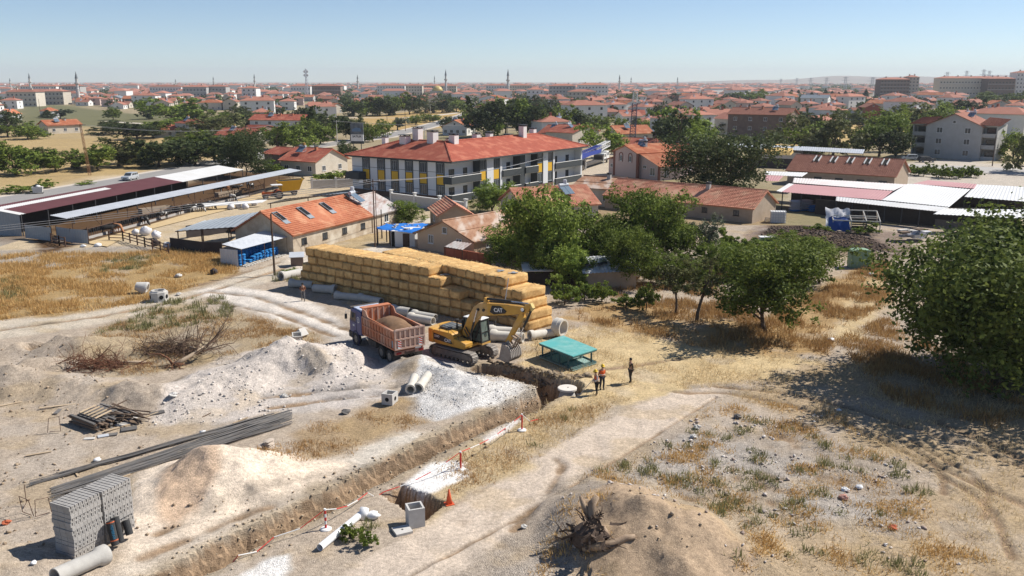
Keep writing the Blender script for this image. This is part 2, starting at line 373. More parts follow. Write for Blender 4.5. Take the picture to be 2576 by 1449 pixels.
def ground_colour(x, y, z):
 c = np.empty(x.shape + (4,)); c[..., :3] = DIRT; c[..., 3] = .35
 n1 = fbm(x, y, 5, 31); n2 = fbm(x, y, 1.3, 37)
 for P, colr, soft, nz, grit in ZONES:
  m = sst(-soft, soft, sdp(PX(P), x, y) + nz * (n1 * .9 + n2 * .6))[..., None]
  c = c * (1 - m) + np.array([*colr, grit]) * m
 ms = sst(.12, .5, fbm(x, y, 2.4, 41))[..., None] * .33; c[..., :3] = c[..., :3] * (1 - ms) + np.array((.40, .285, .14)) * ms * (c[..., :3].max(-1, keepdims=True) < .58) + c[..., :3] * ms * (c[..., :3].max(-1, keepdims=True) >= .58)
 mg = sst(.2, .55, fbm(x, y, 3.3, 47))[..., None] * .3; c[..., :3] = c[..., :3] * (1 - mg) + np.array((.43, .385, .34)) * mg
 for P, wd in RUTS:
  d, _ = dline(P, x, y); m = (.62 * np.exp(-(d / (wd * .95)) ** 2) * (.6 + .6 * vn(x, y, 1.0, 53)))[..., None]
  c[..., :3] *= 1 - np.clip(m, 0, 1)
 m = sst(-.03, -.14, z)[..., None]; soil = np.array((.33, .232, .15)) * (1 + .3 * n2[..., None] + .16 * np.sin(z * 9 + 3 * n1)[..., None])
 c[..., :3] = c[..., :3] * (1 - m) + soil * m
 d1, _ = dline(TRENCH, x, y); d2, _ = dline(BRANCH, x, y)
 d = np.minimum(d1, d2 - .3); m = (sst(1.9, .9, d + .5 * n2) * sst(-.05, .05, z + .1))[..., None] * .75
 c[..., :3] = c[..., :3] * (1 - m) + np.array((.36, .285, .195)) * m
 return c
def ground_mat(name, speck=1.0):
 m = bpy.data.materials.new(name); m.use_nodes = True; n = m.node_tree; N = n.nodes; L = n.links
 b = N['Principled BSDF']; b.inputs['Roughness'].default_value = .95; b.inputs['Specular IOR Level'].default_value = .1
 at_ = N.new('ShaderNodeAttribute'); at_.attribute_name = 'Col'
 geo = N.new('ShaderNodeNewGeometry')
 def noise(sc, d=6, r=.65):
  z = N.new('ShaderNodeTexNoise'); z.inputs['Scale'].default_value = sc; z.inputs['Detail'].default_value = d; z.inputs['Roughness'].default_value = r
  L.new(geo.outputs['Position'], z.inputs['Vector']); return z
 def rng(o, a, bb, c, d):
  r = N.new('ShaderNodeMapRange'); r.inputs[1].default_value = a; r.inputs[2].default_value = bb; r.inputs[3].default_value = c; r.inputs[4].default_value = d
  L.new(o, r.inputs[0]); return r.outputs[0]
 def mul(a, b_):
  r = N.new('ShaderNodeMath'); r.operation = 'MULTIPLY'; L.new(a, r.inputs[0]); L.new(b_, r.inputs[1]); return r.outputs[0]
 n1 = noise(.7); n2 = noise(5.0); n3 = noise(22.0, 3)
 f = mul(rng(n1.outputs[0], .3, .7, .84, 1.12), rng(n2.outputs[0], .32, .68, .70, 1.2))
 f = mul(f, rng(n3.outputs[0], .36, .64, .72, 1.2))
 vo = N.new('ShaderNodeTexVoronoi'); vo.inputs['Scale'].default_value = 13; L.new(geo.outputs['Position'], vo.inputs['Vector'])
 vs = N.new('ShaderNodeSeparateColor'); L.new(vo.outputs['Color'], vs.inputs[0])
 peb = rng(vs.outputs[0], 0, 1, .78, 1.17); pm = N.new('ShaderNodeMix'); pm.inputs[2].default_value = 1.0
 L.new(at_.outputs['Alpha'], pm.inputs[0]); L.new(peb, pm.inputs[3]); f = mul(f, pm.outputs[0])
 vm = N.new('ShaderNodeVectorMath'); vm.operation = 'SCALE'; L.new(at_.outputs['Color'], vm.inputs[0]); L.new(f, vm.inputs['Scale'])
 L.new(vm.outputs[0], b.inputs['Base Color'])
 hs = N.new('ShaderNodeMath'); hs.operation = 'MULTIPLY_ADD'; hs.inputs[1].default_value = .5; L.new(n2.outputs[0], hs.inputs[0])
 ve = mul(rng(vo.outputs['Distance'], 0, .6, 1, 0), at_.outputs['Alpha']); L.new(ve, hs.inputs[2])
 ad = N.new('ShaderNodeMath'); ad.operation = 'MULTIPLY_ADD'; ad.inputs[1].default_value = .35; L.new(n3.outputs[0], ad.inputs[0]); L.new(hs.outputs[0], ad.inputs[2])
 bp = N.new('ShaderNodeBump'); bp.inputs['Strength'].default_value = .8 * speck; bp.inputs['Distance'].default_value = .06
 L.new(ad.outputs[0], bp.inputs['Height']); L.new(bp.outputs[0], b.inputs['Normal'])
 MATS[name] = m; return m
def grid(name, xs, ys, zf, cf, mat, hole=None):
 X, Y = np.meshgrid(xs, ys); Z = zf(X, Y); C = cf(X, Y, Z); nx, ny = len(xs), len(ys)
 i = np.arange(nx * ny).reshape(ny, nx)
 f = np.stack([i[:-1, :-1], i[:-1, 1:], i[1:, 1:], i[1:, :-1]], -1).reshape(-1, 4)
 if hole is not None:
  cx = (X[:-1, :-1] + X[1:, 1:]).ravel() / 2; cy = (Y[:-1, :-1] + Y[1:, 1:]).ravel() / 2
  f = f[~((cx > hole[0]) & (cx < hole[1]) & (cy > hole[2]) & (cy < hole[3]))]
 V_ = np.stack([X, Y, Z], -1); n_ = np.cross(V_[:-1, 1:] - V_[:-1, :-1], V_[1:, :-1] - V_[:-1, :-1]); stp = (n_[..., 2] / np.linalg.norm(n_, axis=-1) < .72).ravel()
 me = mesh_np(name, np.stack([X, Y, Z], -1).reshape(-1, 3), f, mat, True, C.reshape(-1, 4))
 if hole is None: me.polygons.foreach_set('use_smooth', ~stp)
 return tag(inst(name, me), kind='structure')
GM = ground_mat('ground_soil')
xs = np.concatenate([np.arange(-66, -30, .3), np.arange(-30, 34, .17), np.arange(34, 66.01, .3)]); xs[-1] = 66
ys = np.concatenate([np.arange(26, 76, .17), np.arange(76, 128.2, .35)]); ys[-1] = 128
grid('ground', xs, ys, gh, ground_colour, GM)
FARZ = [  # fields and yards beyond, by photo outline
 ([(-300, 420), (-300, 330), (100, 330), (560, 330), (620, 395), (500, 420), (0, 500)], (.42, .305, .15), 3, 4, .3),
 ([(30, 300), (60, 255), (330, 285), (560, 300), (540, 322), (300, 330), (60, 325)], (.165, .158, .082), 2, 3, .2),
 ([(0, 330), (120, 318), (520, 322), (420, 345), (150, 350), (0, 350)], (.40, .30, .16), 2, 3, .3),
 ([(890, 296), (1150, 268), (1180, 290), (1130, 320), (1000, 330), (900, 330)], (.44, .30, .125), 2, 3, .3),
 ([(1290, 420), (1420, 380), (1560, 380), (1560, 440), (1400, 470)], (.50, .42, .32), 2, 2, .3),
 ([(2080, 330), (2130, 310), (2300, 310), (2300, 345), (2180, 370), (2110, 365)], (.50, .36, .16), 2, 2, .3),
 ([(2000, 440), (2500, 390), (2700, 400), (2700, 560), (2000, 520)], (.50, .44, .37), 2, 2, .3),
 ([(2480, 330), (2700, 300), (2700, 420), (2500, 410)], (.44, .35, .20), 2, 3, .3),
 ([(1900, 205), (2120, 203), (2400, 203), (2400, 208), (2100, 211)], (.50, .40, .28), 20, 30, .1),
 ([(850, 640), (1010, 560), (1290, 560), (1290, 640)], (.50, .43, .34), 2, 2, .3),
 ([(1300, 640), (1300, 500), (1960, 540), (1860, 640)], (.30, .22, .13), 2, 2, .3),
]
def far_colour(x, y, z):
 c = np.empty(x.shape + (4,)); c[..., :3] = (.34, .275, .175); c[..., 3] = .3
 n1 = fbm(x, y, 40, 61); n2 = fbm(x, y, 9, 63)
 m = sst(.0, .4, n1)[..., None] * .6; c[..., :3] = c[..., :3] * (1 - m) + np.array((.20, .18, .085)) * m
 for P, colr, soft, nz, grit in FARZ:
  mm = sst(-soft, soft, sdp(PX(P), x, y) + nz * (n1 + n2 * .6))[..., None]; c = c * (1 - mm) + np.array([*colr, grit]) * mm
 for P, colr, soft, nz, grit in ZONES[-4:] + ZONES[:3]:
  mm = sst(-soft, soft, sdp(PX(P), x, y) + nz * (n1 * .4 + n2 * .6))[..., None]; c = c * (1 - mm) + np.array([*colr, grit]) * mm
 c[..., :3] *= (1 + .12 * n2)[..., None]
 return c
GF = ground_mat('far_ground_soil', .4)
xs = np.concatenate([np.arange(-702, -66.1, 6), np.arange(-66, 66.1, 4), np.arange(72, 709, 6)])
ys = np.concatenate([np.arange(12, 26, 7), [26], np.arange(34, 128, 94 / 12), np.arange(128, 330, 3.0), np.arange(330, 1290, 8)])
ys = np.unique(np.round(ys, 3)); xs = np.unique(np.round(xs, 3))
grid('terrain', xs, ys, lambda x, y: x * 0, far_colour, GF, hole=(-66, 66, 26, 128))
o = MB()
x0, x1, y0, y1 = float(xs[0]), float(xs[-1]), float(ys[0]), float(ys[-1])
for a, b, c_, d in ((-24000, 24000, -3000, y0), (-24000, 24000, y1, 30000), (-24000, x0, y0, y1), (x1, 24000, y0, y1)):
 o.add([(a, c_, 0), (b, c_, 0), (b, d, 0), (a, d, 0)], [(0, 1, 2, 3)])
tag(o.build('plain', M('plain_soil', (.36, .29, .19), .95, (.24, .21, .12), sc=.006, var=.5)), kind='structure')
# plants
LEAF = {
 'mid': leafmat('leaf_mid_green', (.072, .110, .020), (.235, .285, .055)),
 'light': leafmat('leaf_light_green', (.095, .145, .026), (.25, .31, .06)),
 'dark': leafmat('leaf_dark_green', (.034, .052, .020), (.100, .120, .045)),
 'olive': leafmat('leaf_olive_green', (.080, .092, .032), (.175, .178, .070)),
 'walnut': leafmat('leaf_walnut', (.052, .076, .018), (.175, .21, .05)),
 'grey': leafmat('leaf_grey_green', (.085, .105, .065), (.18, .20, .13)),
 'far': leafmat('leaf_far_green', (.045, .066, .022), (.115, .138, .045)),
}
BARK = M('bark', (.16, .115, .08), .95, (.07, .05, .038), sc=6, var=.6, bump=.5)
BARKG = M('bark_pale', (.30, .25, .20), .95, (.16, .13, .10), sc=6, var=.6, bump=.5)
def leaves_np(P, size, out, rng, asp=.55):
 """diamond leaf quads at points P facing roughly along out"""
 n = len(P); nr = rng.normal(size=(n, 3)); nr /= np.linalg.norm(nr, axis=1)[:, None]
 nrm = out * .75 + nr * .8 + np.array((0, 0, .25)); nrm /= np.linalg.norm(nrm, axis=1)[:, None]
 t = np.cross(nrm, rng.normal(size=(n, 3))); t /= np.linalg.norm(t, axis=1)[:, None] + 1e-9; b = np.cross(nrm, t)
 s = size * rng.uniform(.65, 1.35, (n, 1))
 v = np.stack([P - t * s, P + b * s * asp + nrm * s * .15, P + t * s, P - b * s * asp + nrm * s * .15], 1).reshape(-1, 3)
 return v, np.arange(4 * n).reshape(n, 4)
def tree_meshes(n, rx, h, base, leaf, kind, seed, lobes=14, clump=26, lean=(0, 0), trunk_r=.16, bark=None, limb_n=7, flat=1.0):
 """crown (radius rx, from height base to h) and trunk with limbs reaching into the lobes"""
 rng = np.random.default_rng(seed); rz = (h - base) / 2; cz = (h + base) / 2
 L = []
 for k in range(lobes):
  d = rng.normal(size=3); d /= np.linalg.norm(d); d[2] = rng.uniform(-.85, .95)
  rr = rng.uniform(.5, .82); L.append((np.array([d[0] * rx * rr, d[1] * rx * rr, cz + d[2] * rz * rr]), rng.uniform(.22, .42)))
 L.append((np.array([0, 0, cz]), .5))
 wgt = np.array([l[1] ** 2 for l in L]); wgt /= wgt.sum(); Ps = []; Os = []
 for (c, r), wk in zip(L, wgt):
  m = max(8, int(n * wk)); nc = max(3, m // clump)
  d = rng.normal(size=(nc, 3)); d /= np.linalg.norm(d, axis=1)[:, None]
  cc = c + d * np.array([rx * r, rx * r, rz * r * 1.05 * flat]) * rng.uniform(.55, 1.12, (nc, 1))
  idx = rng.integers(0, nc, m); sg = np.array([rx, rx, rz]) * r * .17
  Ps.append(cc[idx] + rng.normal(size=(m, 3)) * sg); Os.append(d[idx])
 P = np.concatenate(Ps); O = np.concatenate(Os); k = P[:, 2] > .15 + .08 * rng.random(len(P)); P = P[k]; O = O[k]
 P[:, 0] += lean[0] * P[:, 2] / h; P[:, 1] += lean[1] * P[:, 2] / h
 v, f = leaves_np(P, leaf, O, rng)
 crown = mesh_np('crown', v, f, LEAF[kind])
 mb = MB(); top = Vector((lean[0] * .75, lean[1] * .75, base + (h - base) * .55)); fork = Vector((lean[0] * .35, lean[1] * .35, max(.5, base * .85)))
 wob = lambda a: Vector((rng.normal() * a, rng.normal() * a, rng.normal() * a))
 mb.tube([(0, 0, -.15), fork * .5 + wob(.06), fork, fork.lerp(top, .5) + wob(.2), top], [trunk_r * 1.25, trunk_r, trunk_r * .85, trunk_r * .5, trunk_r * .2], 7)
 for i in rng.permutation(len(L))[:limb_n]:
  e = Vector(L[i][0]) + Vector((lean[0], lean[1], 0)) * float(L[i][0][2] / h); s0 = fork.lerp(top, rng.uniform(0, .45))
  mid = s0.lerp(e, .5) + wob(.25) - Vector((0, 0, .1)); mb.tube([s0, mid, e], [trunk_r * .5, trunk_r * .33, trunk_r * .1], 5)
  e2 = e + Vector((rng.normal(), rng.normal(), .4)) * rx * .2; mb.tube([mid, e2], [trunk_r * .25, trunk_r * .06], 4)
 return crown, mb.mesh('trunk', bark or BARK, True), h, rx
def conifer_meshes(n, rx, h, seed):
 rng = np.random.default_rng(seed); z = h * (.08 + .92 * (1 - np.sqrt(rng.random(n)))); a = rng.random(n) * 2 * PI
 lay = .75 + .25 * np.sin(z / h * 40); r = rx * (1 - z / h) * lay * np.sqrt(rng.uniform(.35, 1, n))
 P = np.stack([r * np.cos(a), r * np.sin(a), z], 1); O = np.stack([np.cos(a), np.sin(a), 0 * a - .2], 1)
 v, f = leaves_np(P, .06 * h, O, rng, .35); cr = mesh_np('crown', v, f, LEAF['dark'])
 return cr, MB().tube([(0, 0, -.1), (0, 0, h * .5), (0, 0, h * .95)], [.14, .09, .02], 6).mesh('trunk', BARK), h, rx
TV = {}
for i in range(3):
 TV['nm', i] = tree_meshes(13000, 4.4, 7.2, .7, .13, 'mid', 10 + i, 22, lean=((-.5, .2), (.3, 0), (.5, .3))[i])
 TV['ml', i] = tree_meshes(3400, 3.6, 6.0, -.3, .20, 'light', 20 + i, 12)
 TV['mm', i] = tree_meshes(3400, 3.6, 6.4, -.2, .20, 'mid', 30 + i, 12)
 TV['md', i] = tree_meshes(3400, 3.6, 6.4, -.4, .21, 'dark', 40 + i, 12)
 TV['mo', i] = tree_meshes(2800, 3.4, 5.4, -.3, .20, 'olive', 50 + i, 11)
 TV['f', i] = tree_meshes(520, 3.6, 6.2, -.2, .46, 'far', 60 + i, 8, limb_n=0, clump=14)
TV['nl', 0] = tree_meshes(12000, 3.6, 6.0, -.2, .12, 'light', 71, 22)
TV['nl', 1] = tree_meshes(12000, 3.4, 6.2, .1, .12, 'light', 72, 20)
TV['nd', 0] = tree_meshes(17000, 7.6, 11.0, -.2, .20, 'dark', 73, 30)
TV['ns', 0] = tree_meshes(1500, 2.0, 5.2, 1.7, .12, 'olive', 74, 9, trunk_r=.10, lean=(.2, 0))
TV['ns', 1] = tree_meshes(1300, 1.9, 5.6, 1.9, .12, 'olive', 75, 8, trunk_r=.13, lean=(.7, .2))
TV['ng', 0] = tree_meshes(3600, 2.0, 5.4, .6, .11, 'grey', 76, 10)
TV['mg', 0] = tree_meshes(2000, 3.0, 4.6, .3, .2, 'grey', 77, 9)
TV['c', 0] = conifer_meshes(1500, 2.0, 7.0, 78)
TV['b', 0] = tree_meshes(1500, 1.3, 1.6, .05, .10, 'mid', 81, 9, limb_n=3, trunk_r=.05)
TV['b', 1] = tree_meshes(1300, 1.4, 1.3, .05, .10, 'light', 82, 9, limb_n=3, trunk_r=.05)
TREES = []      # (x, y, radius) already taken
def put_tree(p, kv, h, wd, label, cat='tree', group=None, rz=None, name='tree'):
 cr, tr, h0, r0 = TV[kv]; sx = wd / 2 / r0; sz = h / h0
 t = thing(name, label, cat, p, random.uniform(0, 6.28) if rz is None else rz, group)
 t.scale = (sx, sx, sz); inst('trunk', tr, t); inst('crown', cr, t); TREES.append((p.x, p.y, wd / 2)); return t
def tree_at(x, y, ytop, wpx, kv, label, cat='tree', group=None, name='tree', rz=None, back=0.0):
 """tree standing at photo point (x, y) whose top is seen at ytop and whose crown is wpx wide"""
 p = at(x, y, 0)
 if abs(p.x) < 60 and p.y < 118: p.z = gz(p.x, p.y)
 ang = TH - math.atan((724.5 - ytop) / F); d = p.y
 h = max(.8, H - d * math.tan(ang) - p.z); wd = wpx / F * math.hypot(d, H) * 1.18
 if isinstance(kv, str): kv = (kv, len(TREES) % 3)
 return put_tree(p, kv, h, wd, label, cat, group, rz, name)
# ---- the large trees and bushes near the site
WAL = tree_meshes(64000, 7.9, 12.6, -1.6, .17, 'walnut', 91, 60, clump=34, trunk_r=.34, limb_n=12)
TV['wal', 0] = WAL
p = at(2510, 965); p.z = gz(p.x, p.y)
put_tree(p, ('wal', 0), 12.8, 18.5, 'huge dense walnut tree filling the right edge and shading the track', rz=.4, name='walnut_tree')
for a in (
 (1925, 835, 608, 290, ('nm', 0), 'spreading green tree with a leaning forked trunk beside the straw path', 'fruit_tree', 0.),
 (2060, 712, 588, 170, ('nm', 1), 'rounded green tree behind the spreading one, near the green metal gate box', 'fruit_tree', 2.),
 (1699, 792, 655, 112, ('ns', 0), 'slim young tree with sparse crown, left of the leaning thin one', 'young_tree', 1.),
 (1752, 808, 640, 112, ('ns', 1), 'thin leaning tree with sparse crown close to the spreading tree', 'young_tree', 0.),
 (1588, 722, 560, 140, ('nm', 2), 'tree with a bare dark trunk beside the tumbledown shed roof', 'fruit_tree', 3.),
 (1385, 690, 452, 235, ('nm', 1), 'tall dense tree right of the rusty roofed cottage', 'tall_tree', 4.),
 (1305, 672, 562, 160, ('nl', 0), 'bushy bright green tree in front of the rusty roofed cottage', 'bushy_tree', 1.),
 (1640, 672, 470, 210, ('nm', 0), 'tall tree covering the left part of the long tiled stable', 'tall_tree', 5.),
 (1500, 690, 530, 150, ('nm', 2), 'mid green tree between the two tallest garden trees', 'garden_tree', 1.5),
 (1705, 660, 545, 120, ('nl', 1), 'light green tree below the long tiled stable', 'garden_tree', 2.5),
 (1772, 652, 535, 86, ('ng', 0), 'dark silvery green tree in front of the stable window', 'olive_tree', 1.),
 (1818, 505, 335, 240, ('nd', 0), 'huge round dark tree between the pink house and the skylight barn', 'dark_tree', 0.),
 (1238, 535, 455, 104, ('nl', 1), 'compact green tree at the corner of the white and yellow apartments', 'corner_tree', 1.),
 (1022, 562, 500, 100, ('nl', 0), 'leafy vine covered tree beside the low boundary wall', 'vine_tree', 2.),
 (1445, 720, 610, 110, ('nl', 1), 'bushy tree behind the right end of the straw stack', 'bushy_tree', 3.),
 (1560, 660, 540, 120, ('nl', 0), 'fresh green tree in the middle of the garden thicket', 'garden_tree', .3),
 (1350, 640, 500, 130, ('nm', 0), 'tree rising behind the bushy bright green one', 'garden_tree', 2.2),
 (1990, 640, 600, 150, ('nl', 1), 'low leafy tree behind the spreading one, by the manure heap', 'garden_tree', 1.2),
 (620, 445, 330, 128, ('nd', 0), 'dark broad tree at the far end of the cattle shed, by the road', 'dark_tree', 2.),
):
 tree_at(a[0], a[1], a[2], a[3], a[4], a[5], 'tree', None, a[6], a[7])
for x, y, yt, wd, k, lb in (
 (1420, 765, 695, 90, 1, 'leafy shrub right of the stepped straw bales, nearest the stack'), (1470, 755, 700, 80, 0, 'dark shrub in the gap right of the straw bales'),
 (1515, 760, 705, 70, 1, 'small shrub below the tumbledown shed'), (1575, 775, 735, 70, 0, 'low shrub left of the young sparse trees'),
 (1625, 780, 700, 64, 0, 'upright dark shrub left of the slim young tree'), (1840, 640, 575, 90, 1, 'bright bush below the stable gable'),
 (1900, 640, 590, 80, 0, 'bush beside the dried reed clump'), (1860, 668, 610, 110, 1, 'broad weed bush in front of the stable gable'),
 (1950, 690, 630, 90, 0, 'bush at the left of the garden clearing'), (1790, 690, 620, 100, 1, 'yellow green bush behind the thin trees'),
 (735, 690, 676, 56, 0, 'low green bush at the foot of the wooden pole'), (1690, 720, 650, 90, 0, 'green bush behind the slim young tree'),
 (1745, 700, 640, 90, 1, 'leafy bush behind the thin leaning tree'), (820, 455, 430, 90, 1, 'vine bush by the feed mixer wagon'),
 (870, 450, 425, 70, 0, 'vine bush left of the white apartments'), (1480, 720, 640, 80, 0, 'dense bush beside the low felt roof'),
 (690, 440, 402, 70, 1, 'silvery shrub in front of the left terraced house'), (1010, 640, 622, 44, 0, 'small weed bush at the door of the blue sheeted hut'),
 (880, 1352, 1335, 60, 0, 'dark weed bush beside the long white pipe'), (925, 1375, 1330, 56, 1, 'green weed bush near the concrete lid'),
 (2175, 590, 560, 80, 1, 'weed patch in front of the open shed'), (2060, 590, 558, 70, 0, 'weeds beside the white water cube'),
 (60, 485, 462, 80, 0, 'roadside bush left of the rubbish container'), (118, 472, 452, 60, 1, 'roadside bush right of the rubbish container'),
 (215, 465, 455, 50, 1, 'small roadside bush at the foot of the lattice pole'), (15, 488, 468, 60, 1, 'roadside bush at the left edge'),
):
 tree_at(x, y, yt, wd, ('b', k), lb, 'bush', None, 'bush')
rs = random.Random(5)
for i, (x, y) in enumerate([(1330 + 46 * k, 700 - 6 * (k % 3) + (20 if k % 2 else 0)) for k in range(13)]):
 tree_at(x, y, y - rs.uniform(55, 105), rs.uniform(60, 95), (('nl', i % 2) if i % 3 else ('nm', i % 3)), 'leafy green undergrowth tree, %s from the left in the garden thicket' % ORD[i], 'tree', 'undergrowth trees of the thicket', 'thicket_tree')
for i in range(16):     # the vines beside the right hand road
 x = 2290 + i * 11; p_ = tree_at(x, 438 + i * .9 + random.uniform(-6, 6), 412 + i * .5 + random.uniform(-6, 6), 34, ('b', i % 2), 'grape vine bush by the right hand road, %s from the left' % ORD[i], 'bush', 'grape vines by the road', 'vine_bush')
# building materials
PLASTER = {
 'white': M('plaster_white', (.72, .71, .69), .9, (.62, .61, .58), sc=.8, var=.4, rnd=.06),
 'cream': M('plaster_cream', (.58, .53, .45), .9, (.47, .42, .34), sc=.8, var=.5, rnd=.1),
 'grey': M('plaster_grey', (.42, .41, .40), .9, (.34, .33, .31), sc=.7, var=.5, rnd=.1),
 'pink': M('plaster_pink', (.55, .42, .38), .9, (.50, .38, .34), sc=.6, var=.3),
 'brown': M('plaster_brown', (.22, .16, .13), .95, (.15, .11, .09), sc=.9, var=.6, rnd=.1),
 'red': M('plaster_red', (.30, .09, .07), .9, (.24, .07, .055), sc=.9, var=.4),
 'yellow': M('plaster_yellow', (.62, .45, .13), .9, sc=.9, var=.3), 'green': M('plaster_green', (.36, .44, .26), .9, sc=.9, var=.3),
 'stone': M('stone_render', (.52, .44, .34), .95, (.36, .29, .21), sc=1.3, var=.6, bump=.6, bsc=4, c3=(.60, .54, .44)),
 'adobe': M('adobe_render', (.42, .33, .25), .95, (.32, .25, .18), sc=1.0, var=.5, bump=.5, bsc=5),
 'ochre': M('plaster_ochre', (.57, .43, .30), .95, (.47, .35, .24), sc=.5, var=.4, bump=.15),
 'anthracite': M('plaster_anthracite', (.055, .062, .066), .8, (.045, .05, .053), sc=.8, var=.3),
}
TILE = {
 'red': M('roof_tile_red', (.45, .135, .085), .85, (.34, .095, .06), sc=1.6, var=.6, rnd=.10, c3=(.50, .19, .12)),
 'orange': M('roof_tile_orange', (.50, .19, .095), .85, (.38, .125, .065), sc=1.5, var=.6, rnd=.10, c3=(.53, .25, .14)),
 'pale': M('roof_tile_pale', (.52, .24, .155), .9, (.42, .165, .105), sc=1.4, var=.6, rnd=.08, c3=(.55, .31, .20)),
 'dull': M('roof_tile_dull', (.36, .165, .115), .9, (.27, .115, .08), sc=1.2, var=.6, rnd=.12),
 'town': M('roof_tile_town', (.37, .16, .11), .9, (.28, .115, .08), sc=.25, var=.6, rnd=.2),
}
GLASS = M('window_glass', (.035, .042, .05), .12, (.06, .07, .08), sc=.7, var=.5, spec=.6)
FRAME = M('window_frame_white', (.66, .66, .65), .6, sc=3, var=.1)
FRAMED = M('window_frame_dark', (.03, .032, .035), .6, sc=3, var=.2)
WOODW = M('wood_white', (.60, .57, .52), .8, (.45, .42, .37), sc=4, var=.5)
WOODD = M('wood_dark', (.12, .08, .055), .9, (.06, .04, .03), sc=5, var=.6)
CONC = M('concrete', (.44, .42, .39), .9, (.34, .32, .30), sc=2.5, var=.5, bump=.2)
CONCL = M('concrete_light', (.56, .54, .51), .88, (.46, .44, .41), sc=2.5, var=.5, bump=.15)
METW = M('sheet_metal_white', (.74, .74, .73), .45, (.66, .64, .60), sc=.35, var=.5, spec=.5)
METG = M('sheet_metal_grey', (.30, .33, .36), .5, (.22, .25, .28), sc=.5, var=.5, spec=.5)
METS = M('sheet_metal_silver', (.55, .57, .60), .42, (.44, .46, .49), sc=.8, var=.5, spec=.6)
METM = M('sheet_metal_maroon', (.15, .055, .058), .55, (.11, .042, .044), sc=.4, var=.5, spec=.4)
METP = M('sheet_metal_faded_red', (.50, .27, .27), .6, (.45, .23, .23), sc=.3, var=.4)
RUST = M('sheet_metal_rusty', (.42, .25, .16), .8, (.25, .115, .06), sc=.9, var=.7, stretch=(2.5, .8, 1), c3=(.50, .40, .33))
RUSTG = M('sheet_metal_streaked', (.50, .48, .46), .6, (.24, .10, .06), sc=.8, var=.9, stretch=(2.6, .6, 1), c3=(.46, .44, .42), thr=.56)
IRON = M('rusty_iron', (.13, .07, .045), .85, (.07, .045, .035), sc=5, var=.6)
STEEL = M('dark_steel', (.07, .07, .075), .6, (.04, .04, .042), sc=5, var=.5)
TILE['rust'] = RUST; TILE['streak'] = RUSTG; TILE['greymetal'] = METG; TILE['maroon'] = METM
PANEL = M('solar_glass', (.16, .21, .26), .12, (.12, .16, .20), sc=.5, var=.3, spec=.7)
BLACK = M('black_void', (.012, .012, .012), .9)
BRICKM = M('brick_orange', (.48, .22, .12), .9, (.38, .16, .085), sc=5, var=.6)
def win_mesh(wd, ht, fm=None, mull=1, cross=False, cache={}):
 """window: frame bars around a recessed dark pane; origin at the sill centre, facing -y"""
 fm = fm or FRAME; k = (round(wd, 2), round(ht, 2), fm.name, mull, cross)
 if k in cache: return cache[k]
 f = MB(); b = .075
 f.b2((-wd / 2, -.05, 0), (wd / 2, .02, b)); f.b2((-wd / 2, -.05, ht - b), (wd / 2, .02, ht))
 for s in (-1, 1): f.b2((s * wd / 2, -.047, b), (s * (wd / 2 - b), .02, ht - b))
 for j in range(mull): x = wd * ((j + 1) / (mull + 1) - .5); f.b2((x - b / 2, -.044, b), (x + b / 2, .02, ht - b))
 if cross: f.b2((-wd / 2 + b, -.041, ht * .68), (wd / 2 - b, .02, ht * .68 + b * .8))
 f.b2((-wd / 2 - .06, -.12, -.06), (wd / 2 + .06, .02, 0))
 p = MB().b2((-wd / 2 + b, -.015, b), (wd / 2 - b, .01, ht - b))
 cache[k] = (f.mesh('window', fm), p.mesh('pane', GLASS)); return cache[k]
def add_window(t, x, y, z, wd, ht, rz=0.0, fm=None, mull=1, cross=False, pane=True):
 wm, pm = win_mesh(wd, ht, fm, mull, cross)
 o = inst('window', wm, t, (x, y, z), (0, 0, rz))
 inst('pane', pm, o); return o
def tiles(mb, A, B, C, D, course=.36, wave=.0, lift=.075, sag=0.0, seed=0):
 """tiled slope: A-B along the eave, D-C along the ridge (A below D); every course steps down over the next"""
 A, B, C, D = [Vector(v) for v in (A, B, C, D)]
 ns = max(2, int(round(((D - A).length + (C - B).length) / 2 / course)))
 nrm = ((B - A) if (B - A).length > .01 else (C - D)).cross(D - A).normalized()
 if nrm.z < 0: nrm = -nrm
 rng = np.random.default_rng(seed); L = (B - A).length
 nu = max(1, int(L / wave) * 2) if wave else max(1, int(L / 3) if sag else 1)
 for i in range(ns):
  t0, t1 = i / ns, (i + 1) / ns; a0, b0 = A.lerp(D, t0), B.lerp(C, t0); a1, b1 = A.lerp(D, t1), B.lerp(C, t1)
  vs = []
  jit = rng.normal(size=nu + 1) * (.012 if wave else .0)
  for j in range(nu + 1):
   u = j / nu; up = nrm * (lift + (.035 if wave and j % 2 else 0) + float(jit[j]))
   dn = nrm * (.0 + (.035 if wave and j % 2 else 0)); sg = nrm * (-sag * math.sin(PI * u) * math.sin(PI * t0) + (.03 * math.sin(u * 9 + seed) * sag * 5))
   p0 = a0.lerp(b0, u) + sg; p1 = a1.lerp(b1, u) + sg
   vs += [p0 - nrm * .02, p0 + up, p1 + dn + nrm * .004]
  fs = []
  for j in range(nu): k = j * 3; fs += [(k, k + 3, k + 4, k + 1), (k + 1, k + 4, k + 5, k + 2)]
  mb.add(vs, fs)
 return mb
